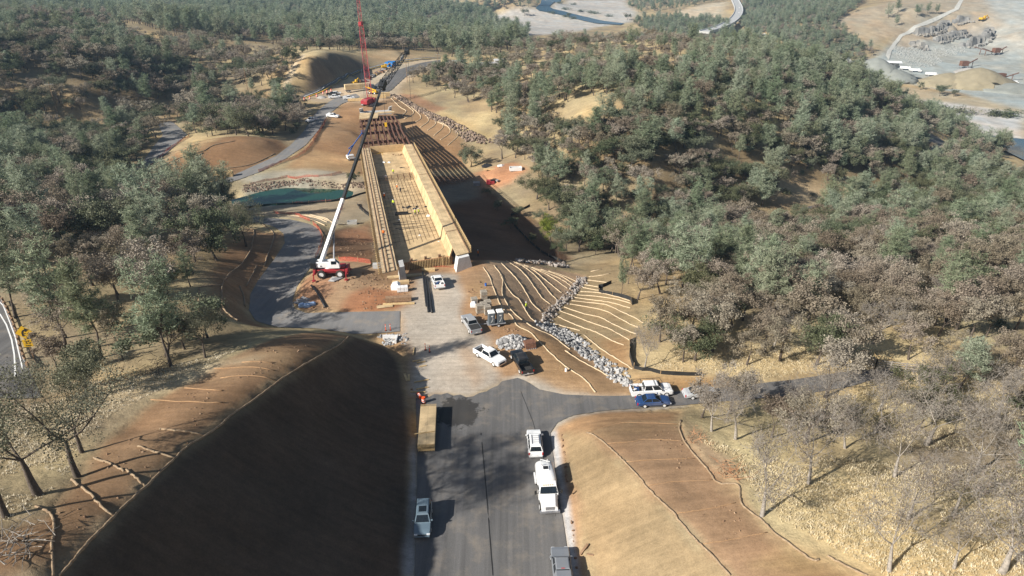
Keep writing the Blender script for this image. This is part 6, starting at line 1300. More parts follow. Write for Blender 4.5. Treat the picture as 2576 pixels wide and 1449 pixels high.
def fork(e):
    MB().box(-1.2, 1.2, -.7, .7, .4, 1.3).build('body', M['yellow'], e, bevel=.06); mb = MB()
    for x, y in ((-.8, -.6), (.6, -.6), (-.8, .6), (.6, .6)): mb.beam((x, y, 1.3), (x, y, 2.4), .08)
    mb.build('cage_post', M['black'], e); MB().box(-.9, .7, -.65, .65, 2.4, 2.48).build('roof', M['yellow'], e); mb = MB(); mb.beam((1.3, -.4, .2), (1.3, -.4, 2.6), .12); mb.beam((1.3, .4, .2), (1.3, .4, 2.6), .12); mb.build('mast', M['black'], e)
    mb = MB(); mb.box(1.3, 2.4, -.4, -.28, .2, .26); mb.box(1.3, 2.4, .28, .4, .2, .26); mb.build('fork', M['steel_grey'], e)
    for x in (-.8, .8):
        for y in (-.6, .6): wheel(x, y, .38, .25, e)
simple('forklift', 'yellow forklift half hidden by trees at the flat planks', 'forklift', 517, 474, fork, 1.2)
# far yard
def tele(e):
    MB().box(-2.4, 2.2, -1.0, 1.0, .7, 1.5).build('body', M['yellow'], e, bevel=.06); MB().box(-.6, .7, -1.0, -.1, 1.5, 2.7).build('cab', M['glass'], e, bevel=.05); mb = MB(); mb.beam((-2.2, .4, 1.9), (5.0, .4, 3.2), .45); mb.build('boom', M['yellow'], e)
    mb = MB(); mb.box(4.8, 6.2, .0, .1, 2.5, 2.6); mb.box(4.8, 6.2, .8, .9, 2.5, 2.6); mb.box(4.8, 4.95, 0, .9, 2.5, 3.5); mb.build('fork', M['steel_grey'], e)
    for x in (-1.6, 1.5):
        for y in (-1.0, 1.0): wheel(x, y, .65, .45, e)
simple('telehandler', 'yellow telehandler at work behind the red crawler crane', 'telehandler', 940, 236, tele, R(150))
def trailer(e):
    MB().box(-6.5, 5.5, -1.25, 1.25, 1.1, 1.35).build('flatbed', M['steel_grey'], e)
    for i, (x0, x1) in enumerate(((-6.4, -2.5), (-2.45, 1.4), (1.45, 5.3))):
        for k in range(3): MB().box(x0, x1, -1.25, 1.25, 1.37 + k*.85, 2.18 + k*.85).build('lumber_bundle', M['ply_walk'], e, bevel=.03)
    for x in (-5.2, -4.0):
        for y in (-1.05, 1.05): wheel(x, y, .5, .4, e)
    MB().box(6.2, 8.6, -1.2, 1.2, .9, 3.0).build('tractor_cab', M['toilet'], e, bevel=.1); MB().box(8.5, 10.2, -1.0, 1.0, .8, 1.9).build('hood', M['toilet'], e, bevel=.1)
    for x in (6.4, 9.6):
        for y in (-1.0, 1.0): wheel(x, y, .5, .4, e)
simple('lumber_truck', 'truck trailer piled high with pale lumber at the far end', 'truck', 900, 230, trailer, R(24))
def exca(e):
    for s in (-1, 1): MB().loft([[(x, s*1.1 + d, z_) for x, z_ in [(-1.8, .4), (-1.5, 0), (1.5, 0), (1.8, .4), (1.5, .8), (-1.5, .8)]] for d in (-.3, .3)]).build('track', M['black'], e)
    MB().box(-1.9, 1.2, -1.2, 1.2, .9, 2.0).build('house', M['yellow'], e, bevel=.08); MB().box(0, 1.3, -1.2, -.2, 2.0, 3.0).build('cab', M['yellow'], e, bevel=.05); mb = MB(); mb.beam((1.1, .3, 1.6), (3.4, .3, 3.2), .4); mb.beam((3.4, .3, 3.2), (5.2, .3, 1.6), .32); mb.build('boom', M['yellow'], e); MB().cbox((5.2, .3, 1.1), (.9, 1.0, 1.0), 0, .4).build('bucket', M['rust'], e)
simple('excavator', 'yellow excavator beside the rows of stored forms', 'excavator', 893, 214, exca, R(60)); simple('excavator', 'yellow machine parked in front of the blue containers', 'excavator', 968, 173, exca, R(20))
M['cont_blue'] = mat('container_blue', (.02, .20, .55), .5)
for ux, uy, lb in ((978, 166, 'bright blue container at the far end of the yard'), (988, 166, 'bright blue container beside the other blue container')):
    def contf(e):
        mb = MB()
        for i in range(14): mb.box(-3 + i*.43, -3 + i*.43 + .3, -1.26, 1.26, .05, 2.55)
        mb.box(-3.05, 3.05, -1.22, 1.22, 0, 2.6); mb.build('shell', M['cont_blue'], e); MB().box(3.06, 3.1, -1.1, 1.1, .15, 2.45).build('door', M['cont_blue'], e)
    simple('shipping_container', lb, 'container', ux, uy, contf, R(75), 'blue containers')
for i in range(16):
    t = i / 15; ux = 903 + t*62 + rgd.uniform(-3, 3); uy = 214 - t*36 + rgd.uniform(-2, 2)
    def pile(e):
        for k in range(4): MB().cbox((rgd.uniform(-.6, .6), rgd.uniform(-.5, .5), .35 + .6*(k//2)), (rgd.uniform(1.6, 3.6), rgd.uniform(1, 1.8), .55), rgd.uniform(-.3, .3)).build('item', M[rgd.choice(['steel_grey', 'rust', 'timber_dark', 'concrete', 'timber'])], e)
    simple('form_stack', 'stack of stored forms and gear beside the far dark pavement', 'stored gear', ux, uy, pile, rgd.uniform(0, 3), 'stored gear beside the far pavement')
stack('lumber_stack', 'long yellow lumber bundles lying in front of the crawler crane', 'lumber', 905, 254, R(6), 11, 1.6, 2, .5, 'timber'); stack('lumber_stack', 'yellow lumber bundle behind the crawler crane', 'lumber', 950, 247, R(8), 8, 1.6, 3, .5, 'timber'); stack('lumber_stack', 'lumber stack beside the far riprap band', 'lumber', 968, 242, R(15), 5, 2, 4, .4, 'timber')
def cone_pile(e_name, label, ux, uy, r, h, m, seed=1, sy=1.0, rz=0):
    p = at(ux, uy); rg = np.random.default_rng(seed); mb = MB(); n_ = 36; rings = []
    for k in range(9):
        f = k / 8; rr = r * (1 - f) ** .85 + .02*r; z_ = h * (1 - (1 - f) ** 1.15)
        rings.append([(rr*math.cos(2*math.pi*j/n_)*(1 + .10*rg.normal()*(1-f*.5)), sy*rr*math.sin(2*math.pi*j/n_)*(1 + .10*rg.normal()*(1-f*.5)), z_ - .6 - (1.5 if k == 0 else 0)) for j in range(n_)])
    mb.loft(rings); o = mb.build(e_name, m, smooth=True); o.location = p; o.rotation_euler.z = rz; return tag(o, label, 'stockpile')
M['gravel_grey'] = mat('grey_gravel', (.36, .34, .31), .95, var=.2, scale=1.5, bump=.5); M['gravel_green'] = mat('green_gravel', (.235, .245, .22), .95, var=.12, scale=.15, bump=.4); M['gravel_tan'] = mat('tan_gravel', (.275, .235, .155), .95, var=.12, scale=.15, bump=.4)
cone_pile('gravel_heap', 'small grey gravel heap beside the far old highway', 809, 246, 3.6, 1.6, M['gravel_grey'])
# clods and stones lying about on the yards
def litter(nm, polys, n_, r, m, label, seed):
    rg = np.random.default_rng(seed); L_ = []
    for pts, k_ in polys:
        poly = np.array(wpoly(pts)); x0, y0 = poly.min(0); x1, y1 = poly.max(0); x = rg.uniform(x0, x1, k_ * 3); y = rg.uniform(y0, y1, k_ * 3)
        k = (inside(x, y, [tuple(p) for p in poly]) > .3) & (fbm(x, y, 5, 2, seed) > -.02); x = x[k][:k_]; y = y[k][:k_]; rr = r * rg.uniform(.3, 1, len(x)) ** 2 * 1.4; L_ += list(zip(x, y, H(x, y) + rr * .2, rr))
    return tag(stones(nm, L_, m, seed), label, 'loose stones', kind='stuff')
M['clod'] = rock_mat('soil_clods', (.17, .10, .06), (.33, .225, .145))
litter('loose_stones', [([(745,757),(800,690),(950,690),(1050,700),(1040,760),(1000,782),(780,785)], 420), ([(830,590),(900,570),(945,600),(945,650),(860,640)], 200), ([(1160,720),(1218,700),(1262,800),(1340,850),(1240,850),(1180,790)], 160), ([(1004,850),(1020,840),(1045,985),(1034,1000)], 90), ([(1404,1090),(1420,1090),(1462,1449),(1445,1449)], 200)], 0, .15, M['clod'], 'clods of brown soil and stones scattered over the work yard', 31)
litter('loose_stones', [([(390,430),(520,352),(700,356),(590,440)], 150), ([(860,330),(920,340),(930,430),(790,400)], 200), ([(1000,300),(1100,340),(1165,400),(1060,400)], 90), ([(1230,665),(1330,680),(1440,700),(1380,800),(1270,780)], 150), ([(1490,720),(1600,780),(1590,920),(1450,850)], 120), ([(1560,1100),(1700,1070),(1850,1220),(2100,1440),(1900,1440)], 260), ([(600,900),(860,860),(700,950),(300,1280),(100,1440),(20,1440),(250,1130)], 260)], 0, .10, M['clod'], 'small clods lying on the graded slopes', 33)
# ------------------------------------------------------------------ trees
def leaf_mat(name, cols, rough=.75, trans=.25, hue=.06, val=.5):
    """foliage: per-tree shift, clump-sized tone change, thin-leaf translucency"""
    m, n, b = new_mat(name); L = n.links.new
    oi = N(n, 'ShaderNodeObjectInfo'); tc = N(n, 'ShaderNodeTexCoord')
    no = N(n, 'ShaderNodeTexNoise'); no.inputs['Scale'].default_value = 1.1; no.inputs['Detail'].default_value = 4; L(tc.outputs['Object'], no.inputs['Vector'])
    rp = N(n, 'ShaderNodeValToRGB'); e = rp.color_ramp.elements
    e[0].position = .32; e[0].color = (*cols[0], 1); e[1].position = .68; e[1].color = (*cols[2], 1)
    k = e.new(.5); k.color = (*cols[1], 1); L(no.outputs['Fac'], rp.inputs[0])
    hs = N(n, 'ShaderNodeHueSaturation')
    def mr(s, f0, f1):
        o = N(n, 'ShaderNodeMapRange'); o.inputs[3].default_value = f0; o.inputs[4].default_value = f1; L(s, o.inputs[0]); return o.outputs[0]
    L(mr(oi.outputs['Random'], .5 - hue, .5 + hue * .8), hs.inputs['Hue'])
    ml = N(n, 'ShaderNodeMath', operation='MULTIPLY'); ml.inputs[1].default_value = 7.31; L(oi.outputs['Random'], ml.inputs[0])
    fr = N(n, 'ShaderNodeMath', operation='FRACT'); L(ml.outputs[0], fr.inputs[0])
    L(mr(fr.outputs[0], 1 - val * .5, 1 + val * .6), hs.inputs['Value'])
    L(mr(fr.outputs[0], 1.1, .75), hs.inputs['Saturation']); L(rp.outputs[0], hs.inputs['Color'])
    L(hs.outputs[0], b.inputs['Base Color']); b.inputs['Roughness'].default_value = rough; b.inputs['Specular IOR Level'].default_value = .2
    tr = N(n, 'ShaderNodeBsdfTranslucent'); L(hs.outputs[0], tr.inputs[0])
    ms = N(n, 'ShaderNodeMixShader'); ms.inputs[0].default_value = trans; L(b.outputs[0], ms.inputs[1]); L(tr.outputs[0], ms.inputs[2])
    L(ms.outputs[0], n.nodes['Material Output'].inputs[0]); return m
M['pine'] = leaf_mat('pine_needles', [(.150, .192, .112), (.25, .296, .185), (.36, .40, .265)], trans=.28, hue=.03, val=.4)
M['oak_brown'] = leaf_mat('dry_oak_leaves', [(.165, .136, .096), (.258, .216, .158), (.36, .306, .228)], trans=.2, hue=.016, val=.45)
M['oak_green'] = leaf_mat('oak_leaves', [(.066, .080, .040), (.118, .134, .072), (.185, .198, .118)], trans=.18, hue=.035, val=.5)
M['bright'] = leaf_mat('bright_leaves', [(.12, .16, .03), (.22, .26, .05), (.34, .36, .08)], trans=.3)
M['orange'] = leaf_mat('autumn_leaves', [(.20, .075, .02), (.33, .14, .04), (.42, .22, .06)], trans=.3)
M['bare'] = leaf_mat('sparse_leaves', [(.125, .098, .074), (.185, .15, .118), (.26, .215, .175)], trans=.2, hue=.012, val=.35)

def rvec(rg): 
    v = rg.normal(size=3); return v / (np.linalg.norm(v) + 1e-9)
def grow(rg, kind, ht):
    """skeleton: list of (polyline, radii) and clump centres with radii"""
    limbs = []; tips = []
    def limb(p, d, ln, r, lvl, spread, up):
        pts = [p.copy()]; rad = [r]; k = 4 if lvl < 2 else 3; q = p.copy(); dd = d.copy()
        for s in range(k):
            dd = dd + rvec(rg) * spread + np.array((0, 0, up)); dd /= np.linalg.norm(dd)
            q = q + dd * ln / k; pts.append(q.copy()); rad.append(max(r * (1 - .6 * (s + 1) / k), .008))
        limbs.append((pts, rad)); return q, dd, pts, rad[-1]
    if kind == 'pine':
        lean = np.array((rg.normal() * .07, rg.normal() * .07, 1.0)); lean /= np.linalg.norm(lean)
        fork = ht * rg.uniform(.16, .30)
        q, dd, _, r = limb(np.zeros(3), lean, fork, ht * .017, 0, .05, .05)
        for i in range(rg.integers(2, 4)):
            a = rg.uniform(0, 6.28); s = rg.uniform(.12, .36)
            d = np.array((math.cos(a)*s, math.sin(a)*s, 1.0)); d /= np.linalg.norm(d); ln = (ht - fork) * rg.uniform(.75, 1.0)
            e, d2, pts, r2 = limb(q, d, ln, r * .9, 1, .10, .12)
            nb = 24
            for b in range(nb):
                f = .10 + .9 * b / nb; k = f * (len(pts) - 1); i0 = min(int(k), len(pts) - 2); p = pts[i0] + (pts[i0+1] - pts[i0]) * (k - i0)
                a2 = b * 2.4 + rg.uniform(-.4, .4); bl = ht * .205 * (1.12 - .72 * f) * rg.uniform(.65, 1.2)
                bd = np.array((math.cos(a2), math.sin(a2), rg.uniform(-.05, .5)))
                bd /= np.linalg.norm(bd)
                t, d3, bp, _ = limb(p, bd, bl, ht * .0035, 2, .15, .16)
                for w in np.linspace(.3, 1, max(2, int(bl / .55))):
                    kk = w * (len(bp) - 1); j0 = min(int(kk), len(bp) - 2)
                    tips.append((bp[j0] + (bp[j0+1] - bp[j0]) * (kk - j0) + rvec(rg) * .15, .55 + ht * .012))
            tips.append((e, .7))
    else:
        dense = kind == 'live'; th = ht * (rg.uniform(.16, .24) if dense else rg.uniform(.22, .36))
        q, dd, _, r = limb(np.zeros(3), np.array((rg.normal()*.10, rg.normal()*.10, 1.0)), th, ht * .026, 0, .10, .1)
        nl = rg.integers(4, 6) if dense else rg.integers(3, 5)
        a0 = rg.uniform(0, 6.28)
        for i in range(nl):
            a = a0 + i * 6.28 / nl + rg.uniform(-.4, .4); el = rg.uniform(.35, 1.2)
            d = np.array((math.cos(a)*math.cos(el), math.sin(a)*math.cos(el), math.sin(el)))
            e, d2, pts, r2 = limb(q, d, ht * rg.uniform(.36, .50), r * .62, 1, .22, .13)
            for b in range(5 if kind != 'bare' else 7):
                f = rg.uniform(.35, 1); k = f * (len(pts) - 1); i0 = min(int(k), len(pts) - 2); p = pts[i0] + (pts[i0+1] - pts[i0]) * (k - i0)
                v = rvec(rg); v[2] = abs(v[2]) * .7 + (.05 if not dense else -.1); bd = d2 * .5 + v; bd /= np.linalg.norm(bd)
                t, d3, bp, r3 = limb(p, bd, ht * rg.uniform(.16, .30), r2 * .75, 2, .30, .12)
                for c in range(3 if kind != 'bare' else 6):
                    f2 = rg.uniform(.3, 1); i1 = min(int(f2 * 3), 2); p2 = bp[i1] + (bp[i1+1] - bp[i1]) * rg.uniform(0, 1)
                    bd2 = d3 * .4 + rvec(rg); bd2[2] += .15; bd2 /= np.linalg.norm(bd2)
                    t2, d4, bp2, r4 = limb(p2, bd2, ht * rg.uniform(.07, .15), max(r3 * .6, .018), 3, .35, .1)
                    if kind == 'bare':
                        for w in range(5):
                            p3 = bp2[rg.integers(1, len(bp2))]; bd3 = d4 * .6 + rvec(rg); bd3[2] += .15; bd3 /= np.linalg.norm(bd3)
                            t3, _, _, _ = limb(p3, bd3, ht * rg.uniform(.04, .09), .016, 3, .4, .1); tips.append((t3, .32))
                    tips.append((t2, (.66 if dense else .58) * ht / 8))
    return limbs, tips
def crown_mesh(rg, kind, tips, per, size):
    V = []; 
    for c, rad in tips:
        k = max(1, int(per * rg.uniform(.6, 1.4)))
        if kind == 'pine':
            d = rg.normal(size=(k, 3)); d[:, 2] = d[:, 2] * .7 + .45; d /= np.linalg.norm(d, axis=1)[:, None]
            o = c + rg.normal(size=(k, 3)) * rad * .33; ln = size * rg.uniform(.7, 1.3, k)[:, None] 
            s = np.cross(d, rg.normal(size=(k, 3))); s /= np.linalg.norm(s, axis=1)[:, None] + 1e-9; wd = size * .15
            V.append(np.stack([o - s*wd*.5, o + s*wd*.5, o + d*ln + s*wd*.35, o + d*ln - s*wd*.35], 1))
        else:
            o = c + rg.normal(size=(k, 3)) * rad * np.array((.5, .5, .40)); a = rg.normal(size=(k, 3)); a /= np.linalg.norm(a, axis=1)[:, None]
            a[:, 2] *= .8; s = np.cross(a, rg.normal(size=(k, 3))); s /= np.linalg.norm(s, axis=1)[:, None] + 1e-9
            sz = size * rg.uniform(.6, 1.35, k)[:, None]
            V.append(np.stack([o - a*sz*.5, o + s*sz*.38, o + a*sz*.5, o - s*sz*.38], 1))
    V = np.concatenate(V).reshape(-1, 3); return V
def quads_to_mesh(name, V, mats, extra=None):
    nq = len(V) // 4; me = bpy.data.meshes.new(name)
    me.vertices.add(len(V)); me.vertices.foreach_set('co', V.astype(np.float32).ravel())
    me.loops.add(nq * 4); me.loops.foreach_set('vertex_index', np.arange(nq * 4, dtype=np.int32))
    me.polygons.add(nq); me.polygons.foreach_set('loop_start', np.arange(nq, dtype=np.int32) * 4)
    me.update(calc_edges=True)
    for m_ in mats: me.materials.append(m_)
    return me
def trunk_mb(limbs, minr, sides=6):
    mb = MB()
    for pts, rad in limbs:
        if rad[0] < minr: continue
        n_ = sides if rad[0] > .07 else (4 if rad[0] > .03 else 3)
        mb.tube([tuple(p) for p in pts], [float(x) for x in rad], n_, cap=False)
    return mb
VAR = {}; HT = {'pine': 14.0, 'oak': 8.0, 'live': 7.5, 'bare': 10.0, 'shrub': 2.2}
HTN = {'near': 12.0}; HT_ALL = {**HT, **HTN}
def make_variants(kind, count, per, size, leaf, bark, minr, seed):
    out = []
    for v in range(count):
        rg = np.random.default_rng(seed + v); ht = HT_ALL[kind]
        if kind == 'shrub':
            limbs = [([np.zeros(3), np.array((rg.normal()*.5, rg.normal()*.5, 1.2))], [.06, .02])]
            tips = [(np.array((rg.normal()*.62, rg.normal()*.62, abs(rg.normal(.75, .5)))), .5) for _ in range(26)]
        else: limbs, tips = grow(rg, {'near': 'oak'}.get(kind, kind), ht)
        zz = max(c[2] for c, _ in tips) + .3; sc = ht / zz
        limbs = [([p * sc for p in pts], [x * sc for x in rad]) for pts, rad in limbs]; tips = [(c * sc, r_ * sc) for c, r_ in tips]
        CV = crown_mesh(rg, kind, tips, per, size)
        cm = quads_to_mesh('crown', CV, [leaf])
        t = trunk_mb(limbs, minr); tm = bpy.data.meshes.new('trunk'); tm.from_pydata(t.v, [], t.f); tm.materials.append(bark)
        tm.polygons.foreach_set('use_smooth', [True] * len(tm.polygons)); tm.update()
        out.append((cm, tm, CV, t))
    VAR[kind] = out
make_variants('pine', 6, 21, .48, M['pine'], M['bark'], .02, 100)
make_variants('oak', 7, 85, .20, M['oak_brown'], M['bark'], .02, 200)
make_variants('live', 6, 95, .21, M['oak_green'], M['bark'], .03, 300)
make_variants('bare', 5, 2.0, .13, M['bare'], M['pale_bark'], .0, 400)
M['oak_olive'] = leaf_mat('olive_oak_leaves', [(.095, .098, .055), (.16, .16, .095), (.24, .23, .15)], trans=.2, hue=.015, val=.3)
make_variants('near', 3, 120, .17, M['oak_olive'], M['bark'], .02, 610)
make_variants('shrub', 4, 22, .24, M['oak_green'], M['bark'], .0, 500)
NAME = {'near': 'oak_tree', 'pine': 'pine_tree', 'oak': 'oak_tree', 'live': 'live_oak_tree', 'bare': 'bare_oak_tree', 'shrub': 'shrub'}
_rt = random.Random(5)
def plant(kind, x, y, ht, label, group=None, wid=1.0, rz=None, var=None, leaf=None, name=None, cat=None, tilt=0.0):
    v = VAR[kind][_rt.randrange(len(VAR[kind])) if var is None else var]
    e = thing(name or NAME[kind], label, cat or ('shrub' if kind == 'shrub' else 'tree'), (x, y, Gz(x, y) - .1), _rt.uniform(0, 6.28) if rz is None else rz, group)
    s = ht / HT_ALL[kind]; e.scale = (s * wid, s * wid, s); e.rotation_euler.x = tilt
    t = bpy.data.objects.new('trunk', v[1]); COL.objects.link(t); t.parent = e
    c = bpy.data.objects.new('crown', v[0]); COL.objects.link(c); c.parent = e
    if leaf: c.material_slots[0].link = 'OBJECT'; c.material_slots[0].material = leaf
    return e
def hgt(p, uy):
    """height that puts a top above ground point p at image row uy"""
    b = (uy - 724.5) / FPX; k = (SP + b * CP) / (CP - b * SP)
    return (CAM_H - p.y * k) - p.z
HERO = []
def hero(kind, ux, uy, top, label, **kw):
    p = G(ux, uy); h = max(1.0, min(hgt(p, top), 30)); HERO.append((p.x, p.y)); return plant(kind, p.x, p.y, h, label, **kw)
hero('pine', 430, 921, 640, 'tall blue-green pine with bare lower trunk on the edge of the brown bench', var=1, wid=.85)
hero('pine', 255, 900, 640, 'broad blue-green pine standing just left of the bare-trunked pine above the bench', var=2, wid=.95)
hero('pine', 165, 850, 560, 'large pine with spreading grey limbs behind the yellow curve sign', var=3, wid=1.0)
hero('pine', 40, 800, 545, 'big pine overhanging the highway guardrail at the left edge', var=4, wid=1.0)
hero('pine', 110, 590, 385, 'many-topped silvery pine with dark limbs in the dim hollow', var=0, wid=.95)
hero('pine', 215, 560, 385, 'slim silvery pine right beside the many-topped pine in the hollow', var=5, wid=.7)
hero('pine', 385, 610, 402, 'tall pine with layered crown between the pond and the oak grove', var=5, wid=1.0)
hero('pine', 482, 640, 535, 'thin young pine among oaks above the inside of the lane bend', var=1, wid=.6)
hero('pine', 498, 262, 182, 'narrow dark pine alone on the shaded valley floor', var=2, wid=.7)
hero('pine', 578, 280, 206, 'bushy pale pine beside the shaded valley oaks', var=3, wid=.9)
hero('pine', 425, 175, 90, 'large rounded pine on the slope of the left hill', var=4, wid=1.1)
hero('live', 436, 490, 448, 'bright yellow-green tree beside the stacked lumber', leaf=M['bright'], name='bright_green_tree', wid=1.0)
hero('live', 545, 655, 520, 'dark oak with forked leaning trunk above the lane bend', var=1)
hero('near', 620, 620, 500, 'grey-green oak beside the lane above the pond', var=2, wid=.8)
hero('near', 516, 900, 775, 'small leafy oak with a low side branch beside the bare-trunked pine', var=1, wid=.9)
hero('oak', 310, 905, 770, 'thin leaning oak in the shade below the broad pine', var=3, wid=.6)
hero('near', 97, 1245, 955, 'olive oak with dark curved trunk on the grass, lowest on the left bank', var=1, wid=1.15)
hero('near', 196, 1200, 925, 'olive oak with mottled forked trunk standing by the straw roll', var=0, wid=.85)
hero('near', 206, 1138, 935, 'slim dark-trunked oak just behind the mottled forked oak', var=2, wid=.8)
hero('near', 15, 1300, 1000, 'oak at the left frame edge beside the grey brush', var=2, wid=.8)
hero('oak', 165, 872, 750, 'brown-leaved oak behind the guardrail and curve sign', var=1, wid=1.1)
# right
hero('bare', 1917, 1298, 1040, 'leafless oak with pale trunk at the corner of the straw roll', var=0, wid=.8)
hero('bare', 2034, 1217, 1010, 'grey oak with thick whitish trunk casting a long shadow', var=1, wid=.9)
hero('bare', 2238, 1437, 1190, 'bare oak with dark forked top in the lowest yellow grass', var=2, wid=.8)
hero('bare', 2285, 1305, 1130, 'small leafless oak with short pale trunk amid yellow grass', var=3, wid=.9)
hero('bare', 2250, 1200, 985, 'pale oak splitting into two long white limbs', var=4, wid=.9)
hero('bare', 2457, 1190, 985, 'tall grey oak beside the edge pine', var=0, wid=.9)
hero('bare', 2396, 1298, 1105, 'leaning bare oak with thin grey crown in the grass', var=1, wid=.9, tilt=.15)
hero('bare', 2126, 1128, 985, 'crooked oak with brown bare crown behind the whitish trunk', var=2, wid=.9)
hero('bare', 2520, 1440, 1195, 'big leafless oak with heavy white limbs at the lower corner', var=3, wid=1.2)
hero('bare', 2400, 1430, 1250, 'thin bare oak between the corner oak and the forked oak', var=4, wid=.9)
hero('pine', 2590, 1345, 925, 'bright green pine cut by the right frame edge', var=2, wid=.9)
hero('bare', 1985, 1085, 930, 'tall leafless tree standing beside the side road', var=3, wid=.7)
hero('bare', 1850, 1105, 935, 'bare oak at the top of the red bench by the side road', var=1, wid=.9)
hero('bare', 1790, 1085, 930, 'twiggy oak over the silver car on the side road', var=0, wid=.9)
hero('oak', 1765, 1050, 935, 'small brown oak screening the silver car on the side road', var=5, wid=1.0)
hero('oak', 1835, 1035, 915, 'brown oak at the side road kerb beyond the silver car', var=2, wid=1.0)
for q_ in ((1285,575,545),(1338,612,585),(1250,530,505),(1225,492,470),(1300,545,520),(1405,640,612),(1362,560,530)): hero('live', *q_, 'low green bush in the bridge shadow by the creek', group='bushes in the bridge shadow', wid=1.3, name='bush', cat='bush')
hero('bare', 2060, 1060, 890, 'spreading leafless oak above the side road', var=2, wid=1.1)
hero('oak', 2075, 1000, 850, 'brown oak hiding the end of the side road', var=2, wid=1.1)
hero('bare', 2200, 1090, 915, 'grey oak with bleached limbs over the gully', var=4, wid=1.1)
hero('bare', 2330, 1120, 930, 'many-limbed leafless oak up the gully', var=1, wid=1.2)
hero('bare', 1622, 925, 790, 'reddish twiggy tree standing inside the black silt fence corner', var=0, wid=.7)
hero('oak', 1660, 860, 740, 'brown oak beside the silt fence corner', var=4, wid=1.0)
hero('pine', 1778, 862, 768, 'small bright pine among brown oaks above the side road', var=4, wid=1.0)
hero('pine', 1563, 742, 652, 'slim pine with pale trunk where the straw slope ends', var=1, wid=.6)
hero('pine', 1735, 742, 655, 'pointed pine rising from the brown oaks', var=5, wid=.75)
hero('pine', 2218, 715, 572, 'large spreading blue-green pine amid the brown oak wood', var=2, wid=1.1)
hero('pine', 2342, 716, 625, 'smaller pine beside the large spreading pine', var=3, wid=.9)
hero('live', 2432, 752, 650, 'dense olive-green oak standing among brown oaks', var=2, wid=1.4)
hero('live', 1386, 608, 543, 'bright green tree at the tip of the bridge shadow', var=1, wid=1.1, leaf=M['bright'], name='bright_green_tree')
hero('live', 1425, 632, 570, 'green leafy tree right of the tip of the bridge shadow', var=4, wid=1.1)
hero('live', 2084, 548, 497, 'orange autumn tree beside the dark creek road', var=3, leaf=M['orange'], name='autumn_tree', wid=1.1)
hero('live', 2278, 515, 470, 'yellow tree at the edge of the dark creek oaks', var=5, leaf=M['bright'], name='yellow_tree', wid=1.0)
hero('live', 890, 460, 425, 'round green bush between the pond and the formwork', var=0, wid=1.1)
hero('oak', 1245, 225, 178, 'round oak alone beside the new highway', var=2)
hero('live', 1185, 420, 360, 'grey-green tree beside the stripes of the bridge shadow', var=1, wid=1.1)
hero('pine', 1170, 425, 370, 'small blue-green pine next to the red yard', var=3, wid=.8)
